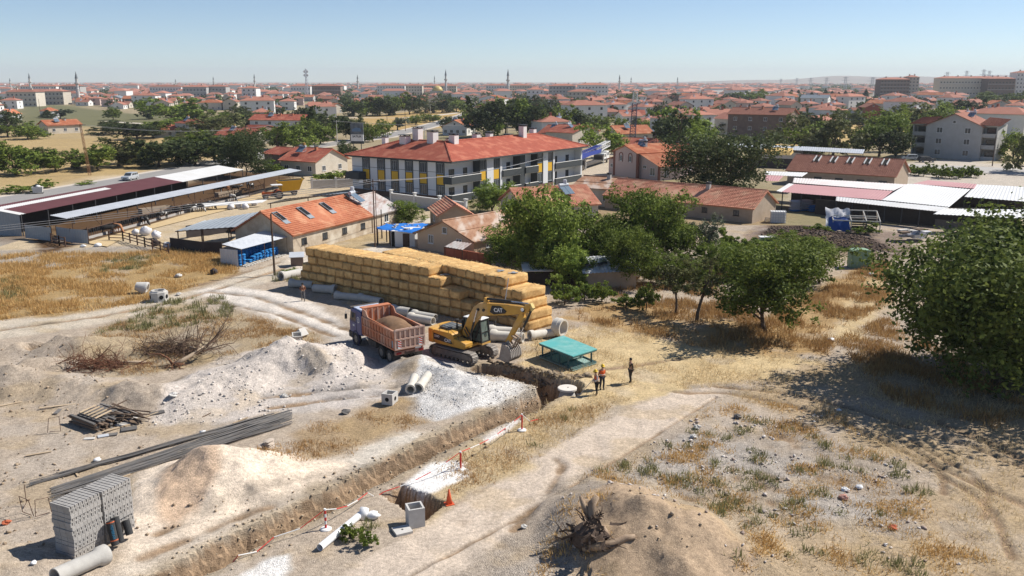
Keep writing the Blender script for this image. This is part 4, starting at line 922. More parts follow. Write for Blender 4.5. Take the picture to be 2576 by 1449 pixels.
FARH = [  # standing on photo points (base)
 ('yellow house with an orange roof at the edge of the golden field', 1054, 267, 1093, 267, 4.0, 9, dict(wall='yellow', tile='orange')),
 ('white house with small arched gable windows behind the dense trees', 1205, 266, 1262, 267, 6.5, 11, dict(wall='white', tile='orange', gable='y', rh=2.6)),
 ('cream gabled house left of the mast, mid distance', 1466, 260, 1500, 260, 6.0, 10, dict(wall='cream', tile='orange', gable='y')),
 ('house with dark eaves and white front left of the lattice mast', 1528, 278, 1574, 280, 5.2, 11, dict(wall='white', tile='orange')),
 ('low white fronted house below the dark eaved one', 1560, 304, 1622, 304, 3.4, 9, dict(wall='white', tile='red', wins=2)),
 ('small orange roofed house among the trees in the centre distance', 1420, 270, 1452, 270, 3.4, 8, dict(wall='cream', tile='orange')),
 ('low tiled annex right of the yellow house', 1096, 268, 1122, 268, 3.0, 8, dict(wall='cream', tile='orange', wins=1)),
 ('red and white two storey house beside the straw field at right', 2176, 305, 2212, 305, 7.4, 10, dict(wall='red', tile='dull', floors=2, wins=1, gable='y', rh=1.8)),
 ('white balcony wing left of the red two storey house', 2145, 304, 2175, 304, 5.6, 8, dict(wall='white', tile='dull', floors=2, wins=1, rh=1.2)),
 ('orange roofed house behind the red two storey house', 2177, 282, 2242, 284, 6.2, 11, dict(wall='cream', tile='orange')),
 ('white three storey house with grey roof in the right distance', 2012, 278, 2080, 279, 9.0, 13, dict(wall='white', tile='greymetal', floors=3, wins=3)),
 ('tiled house left of the white three storey one', 1952, 268, 2006, 268, 8.0, 13, dict(wall='grey', tile='orange', floors=2)),
 ('tiled house right behind the white three storey one', 2062, 263, 2112, 263, 7.5, 13, dict(wall='grey', tile='orange', floors=2)),
 ('long tiled house further right in the same row', 2114, 262, 2172, 262, 7.0, 13, dict(wall='grey', tile='orange', floors=2)),
 ('white house with orange roof below the big brick apartment block', 2304, 259, 2367, 260, 8.0, 13, dict(wall='white', tile='orange', floors=2)),
 ('grey gabled house with a heater at the right edge distance', 2490, 288, 2540, 288, 6.6, 11, dict(wall='grey', tile='orange', gable='y')),
 ('low tiled house with a canopy near the grey three storey house', 2465, 307, 2550, 309, 4.0, 12, dict(wall='grey', tile='dull')),
 ('house at the right edge with orange roof', 2546, 278, 2600, 278, 5.0, 11, dict(wall='cream', tile='orange')),
 ('cream three storey house in the right centre distance', 1717, 268, 1762, 268, 9.0, 13, dict(wall='cream', tile='orange', floors=3)),
 ('tiled house left of the brown building', 1794, 296, 1830, 296, 5.6, 10, dict(wall='cream', tile='orange', gable='y')),
 ('orange roofed house beyond the green field at left', 192, 264, 237, 264, 4.2, 10, dict(wall='grey', tile='orange')),
 ('grey gabled house at the field corner', 273, 264, 306, 264, 6.0, 11, dict(wall='grey', tile='greymetal', gable='y')),
 ('brown two storey house with an outside stair at the field corner', 309, 267, 358, 267, 6.4, 11, dict(wall='brown', tile='orange', floors=2)),
 ('hip roofed house right of the big bright tree', 500, 277, 558, 277, 5.4, 12, dict(wall='cream', tile='orange', gable='h')),
 ('long orange roof behind the bright tree', 385, 247, 478, 247, 5.0, 14, dict(wall='grey', tile='orange')),
 ('maroon roofed low house at far left beyond the field', 70, 258, 108, 258, 4.0, 10, dict(wall='white', tile='maroon')),
 ('long orange roofed house above the large terrace house', 722, 255, 788, 255, 4.6, 12, dict(wall='grey', tile='orange')),
 ('white gabled house cut by the left edge', -6, 306, 32, 306, 4.0, 9, dict(wall='white', tile='orange', gable='y')),
 ('dark red house right of the conifer', 800, 262, 838, 262, 5.0, 11, dict(wall='brown', tile='dull')),
 ('cream house in the trees right of the conifer', 800, 285, 836, 286, 4.5, 10, dict(wall='cream', tile='orange')),
]
for a in FARH:
 house(a[0], a[1], a[2], a[3], a[4], a[5], a[6], g=True, **{**dict(rh=2.2, course=.6, far=True), **a[7]})
# roads
def sheet(name, pts, mat, z=.02, kind='structure', th=0):
 m = MB(); v = [(p[0], p[1], z) for p in PX(pts)]; m.add(v, [tuple(range(len(v)))]); return tag(m.build(name, mat), kind=kind)
ASPH = M('asphalt', (.30, .285, .27), .9, (.24, .23, .22), sc=.5, var=.5, bump=.2, bsc=20)
GRAVEL = M('road_shoulder', (.56, .50, .43), .95, (.46, .40, .33), sc=1.2, var=.6, bump=.3)
def strip(name, L, w0, mat, z):
 """road strip of width w0 along a line of photo points"""
 P = [at(*p) for p in L]; v = []
 for i, p in enumerate(P):
  d = (P[min(i + 1, len(P) - 1)] - P[max(i - 1, 0)]).normalized(); n = Vector((-d.y, d.x, 0)) * w0 / 2; v += [(p.x + n.x, p.y + n.y, z), (p.x - n.x, p.y - n.y, z)]
 f = [(2 * i, 2 * i + 1, 2 * i + 3, 2 * i + 2) for i in range(len(P) - 1)]
 return tag(MB().add(v, f).build(name, mat), kind='structure')
RD = [(-300, 575), (0, 506), (330, 450), (560, 409), (680, 386), (860, 358), (960, 345), (1060, 322), (1130, 303), (1165, 291), (1190, 282)]
strip('road_shoulder', RD, 11.5, GRAVEL, .012); strip('road', RD, 7.6, ASPH, .03)
strip('road_shoulder', [(880, 296), (1010, 297), (1100, 290), (1160, 283)], 6, GRAVEL, .012)
strip('road', [(2000, 430), (2290, 420), (2440, 425), (2700, 440)], 16, M('yard_asphalt', (.42, .40, .38), .9, (.35, .33, .31), sc=.4, var=.5), .02)
strip('path', [(260, 305), (360, 311), (440, 318), (520, 330)], 5, GRAVEL, .016)
strip('road', [(1000, 585), (1100, 555), (1200, 545)], 6, GRAVEL, .016)
# cattle shed, canopy and feed lane
A = at(50, 540, 3.0); B = at(613, 426.5, 3.0); A.z = B.z = 0; d = (B - A); LB = d.length
cs = thing('cattle_shed', 'long open cattle shed with a maroon and white sheet roof beside the road', 'cattle shed', A, math.atan2(d.y, d.x)); DP = 5.6
x1 = LB * .64
r = corr(MB(), (1.2, 0, 3.0), (x1, 0, 3.0), (x1, DP * .62, 3.5), (1.2, DP * .62, 3.5), .45, .03); r.build('roof_sheet', METM, cs)
r = corr(MB(), (1.2, DP * .62, 3.5), (x1 * .62, DP * .62, 3.5), (x1 * .62, DP * .84, 3.68), (1.2, DP * .84, 3.68), .45, .03); r.build('roof_sheet', METW, cs)
r = corr(MB(), (x1 * .62, DP * .62, 3.5), (x1, DP * .62, 3.5), (x1, DP * .84, 3.68), (x1 * .62, DP * .84, 3.68), .45, .03); r.build('roof_sheet', METM, cs)
r = corr(MB(), (1.2, DP * .84, 3.68), (x1, DP * .84, 3.68), (x1, DP, 3.8), (1.2, DP, 3.8), .45, .03); r.build('roof_sheet', METM, cs)
r = corr(MB(), (0, 0, 3.0), (1.2, 0, 3.0), (1.2, DP, 3.8), (0, DP, 3.8), .45, .03); r.build('roof_sheet', METW, cs)
r = corr(MB(), (x1, -.1, 3.0), (LB, -.1, 3.0), (LB, DP, 3.8), (x1, DP, 3.8), .45, .03); r.build('roof_sheet', METW, cs)
MB().b2((.2, DP - .15, -.1), (LB * .8, DP, 3.6)).build('back_wall', M('dark_wall', (.06, .05, .045), .95), cs)  # coloured near black so the shed interior reads as deep shade
r = corr(MB(), (.1, DP, .0), (.1, .2, .0), (.1, .2, 2.95), (.1, DP, 3.7), .4, .03); r.build('end_wall', METG, cs)
for i in range(13):
 x = .3 + (LB - .6) * i / 12; MB().b2((x - .06, .05, -.1), (x + .06, .17, 2.95)).build('post', STEEL, cs); MB().b2((x - .05, .18, 2.8), (x + .05, DP - .2, 2.9)).build('rafter', STEEL, cs)
A2 = at(152, 546, 3.3); B2 = at(748, 426.5, 3.3); A2.z = B2.z = 0; d2 = B2 - A2; L2 = d2.length
cp = thing('feed_canopy', 'long narrow white canopy roof on thin rusty posts over the feeding rail', 'canopy', A2, math.atan2(d2.y, d2.x))
corr(MB(), (0, -1.0, 3.15), (L2, -1.0, 3.15), (L2, 1.6, 3.5), (0, 1.6, 3.5), .4, .03).build('roof_sheet', METS, cp)
for i in range(12):
 x = 2 + (L2 - 4) * i / 11; m = MB().tube([(x, 0, -.1), (x, 0, 3.25)], .06, 6); m.beam((x, -.9, 3.1), (x, 1.5, 3.4), .06)
 if i % 2: m.beam((x, 0, .9), (x - 1.6, .9, 3.2), .05)
 m.build('post', IRON, cp)
F0 = at(222, 601); F1 = at(665, 481); d3 = F1 - F0; L3 = d3.length
fb = thing('feed_barrier', 'rusty feeding rail with a row of iron neck loops along the feed lane', 'feed barrier', F0, math.atan2(d3.y, d3.x))
m = MB()
for z in (.35, 1.35): m.tube([(0, 0, z), (L3, 0, z)], .05, 6)
m.build('rail', IRON, fb); MB().b2((0, -.12, -.1), (L3, .12, .34)).build('kerb', CONC, fb)
lm = MB().tube([(-.24, 0, .4), (-.26, 0, .9), (-.16, 0, 1.18), (0, 0, 1.27), (.16, 0, 1.18), (.26, 0, .9), (.24, 0, .4)], .035, 5, cap=False).mesh('neck_loop', STEEL, True)
nl = int(L3 / .95)
for i in range(nl): inst('neck_loop', lm, fb, (.6 + i * L3 / nl, .06, 0))
for i in range(10): MB().b2((L3 * i / 9 - .05, -.05, -.1), (L3 * i / 9 + .05, .05, 1.6)).build('post', IRON, fb)
sheet('feed_lane', [(215, 612), (660, 486), (690, 492), (640, 512), (480, 552), (330, 590), (270, 622)], M('straw_lane', (.56, .43, .25), .95, (.46, .33, .17), sc=1.5, var=.6, bump=.3), .09)
for x, y, lb in ((575, 492, 'concrete water trough in the far part of the cattle yard'), (390, 533, 'concrete water trough in the near part of the cattle yard')):
 t = thing('water_trough', lb, 'trough', at(x, y), .95); m = MB(); Lh, W_, Hh = 2.6, .6, .8
 m.b2((-Lh, -W_, 0), (Lh, -W_ + .12, Hh)); m.b2((-Lh, W_ - .12, 0), (Lh, W_, Hh)); m.b2((-Lh, -W_ + .12, 0), (-Lh + .12, W_ - .12, Hh)); m.b2((Lh - .12, -W_ + .12, 0), (Lh, W_ - .12, Hh)); m.b2((-Lh + .12, -W_ + .12, 0), (Lh - .12, W_ - .12, .2))
 m.build('basin', PLASTER['adobe'], t); MB().b2((-Lh + .13, -W_ + .13, .2), (Lh - .13, W_ - .13, .62)).build('water', M('trough_water', (.05, .07, .06), .1, spec=.6), t)
# ---- cattle
HIDE = {'bw': M('hide_black_white', (.02, .018, .017), .7, (.72, .70, .66), sc=1.1, var=1., thr=.56, edge=.02), 'br': M('hide_brown_white', (.38, .17, .075), .7, (.72, .68, .62), sc=1.1, var=1., thr=.58, edge=.02), 'bk': M('hide_black', (.02, .018, .017), .7, (.03, .027, .025), sc=3, var=.5)}
def cow_mesh(down=False):
 """a standing cow: one skinned body with neck, head, four jointed legs and tail (head along +x)"""
 J = [(0, 0, 1.02, .34), (.45, 0, 1.04, .33), (.78, 0, 1.10, .26), (1.05, 0, 1.12 if not down else .8, .18), (1.25, 0, 1.28 if not down else .45, .15), (1.45, 0, 1.18 if not down else .25, .12), (1.62, 0, 1.06 if not down else .12, .08),
   (-.45, 0, 1.05, .33), (-.72, 0, 1.08, .25), (-.84, 0, 1.0, .06), (-.9, 0, .55, .035)]
 E_ = [(0, 1), (1, 2), (2, 3), (3, 4), (4, 5), (5, 6), (0, 7), (7, 8), (8, 9), (9, 10)]
 for sy in (-1, 1):
  n = len(J); J += [(.62, sy * .2, .78, .13), (.60, sy * .2, .42, .065), (.61, sy * .2, .05, .055)]; E_ += [(1, n), (n, n + 1), (n + 1, n + 2)]
  n = len(J); J += [(-.52, sy * .2, .80, .16), (-.70, sy * .2, .48, .07), (-.64, sy * .2, .05, .055)]; E_ += [(7, n), (n, n + 1), (n + 1, n + 2)]
  n = len(J); J += [(1.27, sy * .18, 1.34 if not down else .52, .04)]; E_ += [(4, n)]
 return skin('cow', J, E_)
TS = bpy.data.scenes.new('workshop')
def wdg():
 with bpy.context.temp_override(scene=TS, view_layer=TS.view_layers[0]):
  d = bpy.context.evaluated_depsgraph_get(); d.update(); return d
def skin(name, J, E_, sub=1, root=0):
 me = bpy.data.meshes.new(name); me.from_pydata([j[:3] for j in J], E_, [])
 o = bpy.data.objects.new(name, me); TS.collection.objects.link(o)
 md = o.modifiers.new('s', 'SKIN'); md.use_smooth_shade = True
 for i, j in enumerate(J):
  r = j[3]; me.skin_vertices[0].data[i].radius = r if isinstance(r, tuple) else (r, r); me.skin_vertices[0].data[i].use_root = (i == root)
 sb = o.modifiers.new('u', 'SUBSURF'); sb.levels = sb.render_levels = sub
 dg = wdg()
 out = bpy.data.meshes.new_from_object(o.evaluated_get(dg)); bpy.data.objects.remove(o); bpy.data.meshes.remove(me)
 out.polygons.foreach_set('use_smooth', [True] * len(out.polygons)); out.name = name
 return out
cowm = {}
for k in HIDE:
 for dn in (0, 1): c_ = cow_mesh(dn); c_.materials.clear(); c_.materials.append(HIDE[k]); cowm[k, dn] = c_
for x, y, k, dn, rz, lb in (
 (345, 565, 'bk', 0, .3, 'big black cow standing in the near part of the yard'), (445, 540, 'bk', 0, 2.6, 'black cow in shade behind the second trough'), (470, 535, 'bw', 0, .2, 'black and white cow beside the shaded black one'),
 (296, 585, 'br', 1, -.6, 'brown and white cow with its head through the rail at the near end'), (272, 590, 'bk', 0, .4, 'black cow close to the near end of the rail'), (362, 566, 'bw', 1, -.6, 'black and white cow eating at the rail, below the big black cow'),
 (505, 532, 'bw', 1, -.7, 'black cow with its head down over the feed lane'), (532, 525, 'bw', 1, -.7, 'white faced cow eating on the feed lane'), (585, 507, 'bw', 1, -.7, 'spotted cow eating far along the rail'),
 (548, 486, 'bw', 0, .2, 'spotted cow standing left of the brown one under the canopy'), (567, 483, 'br', 0, 3.0, 'light brown cow among the spotted cows'), (592, 483, 'bw', 0, .3, 'black cow with a white head right of the brown one'),
 (625, 474, 'bw', 0, -1.2, 'spotted cow facing the camera far under the canopy'), (410, 553, 'bw', 0, .8, 'spotted cow standing behind the rail near the middle'), (635, 477, 'bw', 0, -1.4, 'second spotted cow facing the camera at the far end'),
):
 o = inst('cow', cowm[k, dn], None, at(x, y), (0, 0, rz)); tag(o, lb, 'cow', 'cattle in the yard')
# ---- tractor and feed mixer
ORG = M('paint_orange', (.62, .15, .04), .5, (.5, .12, .04), sc=3, var=.4); TYRE = M('tyre_rubber', (.035, .034, .033), .9, (.09, .08, .07), sc=4, var=.5); RIM = M('wheel_rim', (.40, .34, .27), .7, (.28, .22, .17), sc=5, var=.5)
YELW = M('paint_yellow', (.68, .38, .02), .5, (.60, .32, .02), sc=2, var=.4); WHT = M('paint_white', (.74, .74, .73), .5, (.66, .65, .63), sc=2, var=.3)
def wheel(t, p, r, wd, rim=RIM, axis='y', n=18, name='wheel', dual=False):
 T = Matrix.Rotation(PI / 2, 3, 'X' if axis == 'y' else 'Y')
 m = MB()
 m.lathe([(r * .58, -wd / 2), (r * .9, -wd / 2), (r, -wd * .36), (r, wd * .36), (r * .9, wd / 2), (r * .58, wd / 2)], n, p, T, close=True)
 o = m.build(name, TYRE, t)
 h = MB().lathe([(r * .12, -wd * .52), (r * .2, -wd * .5), (r * .3, -wd * .34), (r * .56, -wd * .42), (r * .59, -wd * .47), (r * .59, wd * .47), (r * .56, wd * .42), (r * .3, wd * .34), (r * .2, wd * .5), (r * .12, wd * .52)], 14, p, T)
 h.build('rim', rim, o, smooth=False); return o
t = thing('tractor', 'orange farm tractor with a white sun roof, coupled to the yellow wagon', 'tractor', at(695, 500), PI * 1.02 + .35)
b = MB().b2((.3, -.35, .75), (2.4, .35, 1.35)); b.b2((2.38, -.3, .8), (2.5, .3, 1.3)); b.build('bonnet', ORG, t, bevel=.06)
MB().b2((-.8, -.4, .6), (.9, .4, 1.0)).build('gearbox', STEEL, t)
for s in (-1, 1):
 wheel(t, (-.4, s * .85, .78), .78, .42); wheel(t, (1.9, s * .75, .45), .45, .25)
 f = MB(); [f.slab([(-.4 + .85 * math.cos(a), s * .66, .8 + .85 * math.sin(a)), (-.4 + .85 * math.cos(a), s * 1.08, .8 + .85 * math.sin(a)), (-.4 + .85 * math.cos(a + .5), s * 1.08, .8 + .85 * math.sin(a + .5)), (-.4 + .85 * math.cos(a + .5), s * .66, .8 + .85 * math.sin(a + .5))], .04) for a in (.6, 1.1, 1.6, 2.1)]; f.build('mudguard', ORG, t)
m = MB()
for x in (-.9, .5):
 for s in (-.6, .6): m.beam((x, s, .9), (x, s, 2.45), .07)
m.build('roof_post', STEEL, t); MB().b2((-1.15, -.8, 2.45), (.8, .8, 2.58)).build('sun_roof', WHT, t, bevel=.04)
MB().b2((-.7, -.25, 1.0), (-.2, .25, 1.15)).b2((-.75, -.25, 1.15), (-.65, .25, 1.55)).build('seat', STEEL, t); MB().tube([(.35, 0, 1.2), (.15, 0, 1.55)], .03, 6).lathe([(.2, 0), (.22, .02), (.2, .04)], 12, (.13, 0, 1.55)).build('steering_wheel', STEEL, t); MB().tube([(1.6, .2, 1.3), (1.6, .2, 2.1)], .05, 8).build('exhaust', STEEL, t)
t = thing('feed_mixer_wagon', 'yellow feed mixer wagon with black lettering and an open top', 'feed wagon', at(726, 491), PI * 1.02 + .35)
lo = [(-1.9, -.8, 1.0), (1.5, -.8, .8), (1.5, .8, .8), (-1.9, .8, 1.0)]; hi = [(-2.6, -1.25, 2.9), (1.9, -1.2, 2.7), (1.9, 1.2, 2.7), (-2.6, 1.25, 2.9)]
m = MB(); n_ = 4
for a, k in ((lo, 1), ): m.add(lo + hi, [(0, 3, 2, 1), (0, 1, 5, 4), (1, 2, 6, 5), (2, 3, 7, 6), (3, 0, 4, 7)])
m.slab([(-2.9, -1.35, 3.2), (-2.6, -1.25, 2.9), (-2.6, 1.25, 2.9), (-2.9, 1.35, 3.2)], .05)
for p, q in zip(hi, hi[1:] + hi[:1]): m.beam(p, q, .12)
m.build('hopper', YELW, t); m2 = MB(); m2.add([Vector(p) * .94 + Vector((0, 0, .17)) for p in hi], [(3, 2, 1, 0)]); m2.build('feed_inside', BLACK, t)
MB().b2((-1.6, -.5, .55), (3.0, .5, .78)).beam((2.8, 0, .65), (4.4, 0, .6), .14).build('chassis', STEEL, t)
MB().hexa([(-2.2, -.85, .75), (-.3, -.85, .75), (-.3, -1.2, .75), (-2.2, -1.2, .75)], [(-2.2, -.84, 1.1), (-.3, -.84, 1.1), (-.3, -.95, 1.1), (-2.2, -.95, 1.1)]).build('side_chute', WHT, t)
for s in (-1, 1): wheel(t, (-1.0, s * .75, .45), .45, .28)
for i in range(7):     # lettering blocks on the hopper side
 x = -1.2 + i * .22; yv = lambda x_, z: -.8 - .45 * (z - .9) / 1.9
 MB().slab([(x, yv(x, 2.3) - .03, 2.28), (x + .15, yv(x, 2.3) - .03, 2.28), (x + .15, yv(x, 2.45) - .03, 2.46), (x, yv(x, 2.45) - .03, 2.46)], .01).build('lettering', BLACK, t)
# ---- farm sheds beside the stone farmhouse
def canopy(name, label, quad, mat, th=.0, posts=(), pz=None, pitch=.35, cat='canopy', pr=.06, pm=None):
 """sheet roof given by four photo corners with heights (front left, front right, back right, back left) standing on posts"""
 Q = [at(*q) for q in quad]; c = sum(Q, Vector()) / 4; c.z = 0
 t = thing(name, label, cat, c); q = [v - c for v in Q]
 corr(MB(), *q, pitch, .03).build('roof_sheet', mat, t)
 for u, v in posts:
  p = q[0].lerp(q[1], u).lerp(q[3].lerp(q[2], u), v); MB().b2((p.x - pr, p.y - pr, -.1), (p.x + pr, p.y + pr, p.z - .03)).build('post', pm or IRON, t)
 fr = MB(); fr.beam(q[0] - Vector((0, 0, .08)), q[1] - Vector((0, 0, .08)), .07, .1); fr.beam(q[3] - Vector((0, 0, .08)), q[2] - Vector((0, 0, .08)), .07, .1); fr.build('roof_beam', pm or IRON, t)
 return t, q, c
canopy('grey_canopy', 'flat grey sheet canopy left of the stone farmhouse', [(440, 581, 2.4), (603, 570, 2.5), (655, 532, 3.2), (508, 556, 3.0)], METG, posts=[(0.02, .05), (.4, .05), (.8, .05), (.02, .9), (.5, .9)], pitch=.8)
canopy('grey_canopy', 'dark grey sheet roof between the feed lane and the tiled farmhouse', [(672, 512, 2.7), (860, 484, 2.7), (905, 482, 3.4), (715, 500, 3.2)], METG, posts=[(.02, .1), (.5, .1), (.98, .1)], pitch=.8)
dk = thing('dark_wall', 'dark rubber sheet wall enclosing the pen below the grey canopy', 'wall', at(520, 640)); P = [at(430, 628), at(515, 640), at(560, 640)]
m = MB()
for p, q in zip(P, P[1:]): p = p - at(520, 640); q = q - at(520, 640); m.beam(p + Vector((0, 0, .75)), q + Vector((0, 0, .75)), .1, 1.6)
m.build('wall_panel', M('rubber_sheet', (.035, .03, .03), .95, (.06, .05, .05), sc=1, var=.5), dk)
dk = thing('dark_wall', 'black tarred pen wall under the grey canopy next to the gable', 'wall', at(600, 600)); m = MB(); P = [at(470, 600), at(590, 582), at(640, 590)]
for p, q in zip(P, P[1:]): p = p - at(600, 600); q = q - at(600, 600); m.beam(p + Vector((0, 0, .8)), q + Vector((0, 0, .8)), .12, 1.9)
m.build('wall_panel', MATS['rubber_sheet'], dk)
ss, q, cc = canopy('sack_shed', 'silver corrugated lean-to sheltering blue sacks at the farmhouse gable', [(557, 614, 2.1), (606, 626.5, 2.15), (726, 594.8, 2.15), (672, 577, 2.75)], METS, pitch=.3)
SQ = [at(557, 614, 2.1), at(606, 626.5, 2.15), at(726, 594.8, 2.15), at(672, 577, 2.75)]
SQ = [Vector((p.x, p.y, 0)) for p in SQ]; ux = (SQ[2] - SQ[1]).normalized(); uy = Vector((-ux.y, ux.x, 0)); SL = (SQ[2] - SQ[1]).length; S0 = SQ[1] - cc
for k, u in enumerate((.02, .48, .97)):
 p = S0 + ux * SL * u + uy * .1; MB().tube([(p.x, p.y, -.1), (p.x, p.y, 2.1)], .05, 6).build('post', IRON, ss)
for k in (0, 1, 2): p = S0 + ux * (SL * .46 * k + .1) + uy * 2.6; MB().tube([(p.x, p.y, -.1), (p.x, p.y, 2.1)], .05, 6).build('post', IRON, ss)
a_, b_ = S0 - ux * .05 + uy * 3.0, S0 - ux * .05 + uy * .5; corr(MB(), (a_.x, a_.y, 0), (b_.x, b_.y, 0), (b_.x, b_.y, 2.0), (a_.x, a_.y, 2.0), .3, .03).build('side_sheet', METS, ss)
SACKB = M('sack_blue', (.035, .26, .60), .55, (.03, .20, .50), sc=3, var=.5, rnd=.12); SACKW = M('sack_white', (.66, .65, .66), .6, (.52, .52, .55), sc=3, var=.5, rnd=.08)
def sack_mesh(mat, L=.78, W=.46, Hh=.17):
 v = []; f = []; nu, nv = 7, 5
 for s in (1, -1):
  for i in range(nu):
   for j in range(nv):
    u, w_ = i / (nu - 1) * 2 - 1, j / (nv - 1) * 2 - 1
    h = Hh / 2 * (1 - abs(u) ** 4) ** .5 * (1 - abs(w_) ** 4) ** .5
    v.append((u * L / 2 * (1 - .06 * w_ * w_), w_ * W / 2 * (1 - .08 * u * u), Hh / 2 + s * max(h, .004)))
 for s in (0, 1):
  for i in range(nu - 1):
   for j in range(nv - 1):
    a = s * nu * nv + i * nv + j; q = (a, a + nv, a + nv + 1, a + 1); f.append(q if s == 0 else q[::-1])
 me = bpy.data.meshes.new('sack'); me.from_pydata(v, [], f); me.materials.append(mat); me.polygons.foreach_set('use_smooth', [True] * len(f)); me.update(); return me
smb, smw = sack_mesh(SACKB), sack_mesh(SACKW)
rzs = math.atan2(ux.y, ux.x)
def sacks(cols, row, lay, me, lbl, grp, name, along_u=True, x0=0.0, step=.62):
 for c in range(cols):
  n = lay(c)
  for k in range(n):
   p = cc + S0 + ux * (x0 + step * c + random.uniform(-.04, .04) + (.06 if k % 2 else 0)) + uy * (row + random.uniform(-.04, .04))
   o = inst(name, me, None, (p.x, p.y, .14 + k * .155), (random.uniform(-.05, .05), random.uniform(-.05, .05), rzs + PI / 2 + random.uniform(-.1, .1)))
   tag(o, lbl(c, k, n), 'sack', grp)
G1 = 'blue sacks in the lean-to'
lay = lambda k, n: 'topmost' if k == n - 1 else 'lowest' if k == 0 else ORD[k] + ' from the ground'
sacks(11, 1.7, lambda c: 11 if c > 2 else 10, smb, lambda c, k, n: 'rear row blue sack, %s pile from the left, %s' % (ORD[c], lay(k, n)), G1, 'sack', x0=.9)
sacks(9, .85, lambda c: (2, 4, 5, 5, 6, 6, 6, 6, 6)[c], smb, lambda c, k, n: 'front row blue sack, %s pile from the left, %s' % (ORD[c], lay(k, n)), G1, 'sack', x0=2.3)
sacks(2, .7, lambda c: 8, smb, lambda c, k, n: 'blue sack of the %s shaded pile at the left end, %s' % (('outer', 'inner')[c], lay(k, n)), G1, 'sack', x0=.35)
sacks(1, 1.6, lambda c: 10, smw, lambda c, k, n: 'white sack of the pile right of the blue sacks, %s' % lay(k, n), 'white sacks in the lean-to', 'sack', x0=7.9)
for i in range(8):
 p = cc + S0 + ux * (.7 + i * 1.08) + uy * (.95 if i > 1 else .8); t = thing('pallet', 'wooden pallet under the sacks, %s from the left' % ORD[i], 'pallet', (p.x, p.y, 0), rzs, 'pallets under the sacks')
 for j in range(5): inst('board', (MB().b2((-.5, -.09, .1), (.5, .09, .13)).mesh('board', WOODW) if i + j == 0 else bpy.data.meshes['board']), t, (0, -1.1 + j * .55, 0))
 m = MB(); [m.b2((x - .05, -1.25, 0), (x + .05, 1.25, .1)) for x in (-.45, 0, .45)]; m.build('bearer', WOODW, t)
# ---- blue sheeted hut
hb = thing('sheeted_hut', 'small white hut with a wrinkled blue tarpaulin roof held by stones and an open porch', 'hut', at(1014, 622))
o_ = at(1014, 622); Hq = [at(945, 574, 2.15), at(1046, 584.5, 2.1), at(1081, 562, 2.45), at(971, 563, 2.45)]
H4 = [p - Vector((o_.x, o_.y, 0)) for p in Hq]
v = []; n = 12
for i in range(n + 1):
 for j in range(n + 1):
  p = H4[0].lerp(H4[1], i / n).lerp(H4[3].lerp(H4[2], i / n), j / n); z = p.z + .10 * math.sin(i * 1.3 + j * .7) * math.sin(j * 1.1) + random.uniform(-.03, .03) + (-.12 if j == 0 else 0); v.append((p.x, p.y + (random.uniform(-.1, .1) if j in (0, n) else 0), z))
MB().add(v, [(i * (n + 1) + j, (i + 1) * (n + 1) + j, (i + 1) * (n + 1) + j + 1, i * (n + 1) + j + 1) for i in range(n) for j in range(n)]).build('tarpaulin', M('tarp_blue', (.03, .21, .66), .5, (.025, .16, .54), sc=2, var=.5), hb, smooth=True)
P = [at(984, 620.5), at(1044, 621.5)]; P = [p - o_ for p in P]; back = (H4[3] - H4[0]); back.z = 0
m = MB(); a, b = P; m.hexa([a, b, b + back, a + back], [a + Vector((0, 0, 2.05)), b + Vector((0, 0, 2.0)), b + back + Vector((0, 0, 2.35)), a + back + Vector((0, 0, 2.3))]); m.build('wall', PLASTER['white'], hb)
ud = (b - a).normalized(); nf = Vector((ud.y, -ud.x, 0)) * .03
for u0, u1, z1, mt, nm in ((.50, .78, 1.75, WOODD, 'door'), (.02, .16, 2.0, BLACK, 'doorway')):
 Lq = (b - a).length; p, q2 = a + ud * Lq * u0 + nf, a + ud * Lq * u1 + nf; MB().slab([p + Vector((0, 0, .02)), q2 + Vector((0, 0, .02)), q2 + Vector((0, 0, z1)), p + Vector((0, 0, z1))], .05).build(nm, mt, hb)
for u, vv in ((0.03, .05), (.35, .05), (.03, .9), (.2, .5)): p = H4[0].lerp(H4[1], u).lerp(H4[3].lerp(H4[2], u), vv); MB().tube([(p.x, p.y, -.1), (p.x, p.y, p.z - .05)], .09, 6).build('post', WOODD, hb)
for i in range(22):
 p = Hq[0].lerp(Hq[1], random.uniform(.1, .95)).lerp(Hq[3].lerp(Hq[2], random.uniform(.1, .95)), random.uniform(.15, .9)); o = MB().box((0, 0, .08), (.32, .2, .14), 0).build('stone', CONCL, None, (p.x, p.y, p.z - .03), (.1, .1, random.random() * 3)); tag(o, 'loose stone weighing down the blue tarpaulin roof', 'stone', 'stones on the blue tarpaulin')
aw = MB(); qq = [at(1117, 620, 1.9), at(1163, 627, 1.9), at(1186, 612, 2.3), at(1140, 606, 2.3)]; tt, _, _ = canopy('door_canopy', 'small streaked tin canopy over the door of the ochre cottage', [(1117, 620, 1.8), (1163, 628, 1.8), (1187, 612, 2.2), (1142, 606, 2.2)], RUSTG, posts=[(.02, .05), (.97, .05)], pitch=.5)
rw = thing('brick_wall', 'low red brick panel wall in front of the ochre cottage', 'wall', at(1120, 640)); a, b = at(1118, 646), at(1235, 668); d = b - a
rw.location = a; rw.rotation_euler = (0, 0, math.atan2(d.y, d.x)); [MB().b2((d.length * i / 4 + .03, -.1, -.1), (d.length * (i + 1) / 4 - .03, .1, 1.25)).build('panel', M('brick_red', (.36, .12, .07), .9, (.28, .09, .055), sc=3, var=.5), rw) for i in range(4)]
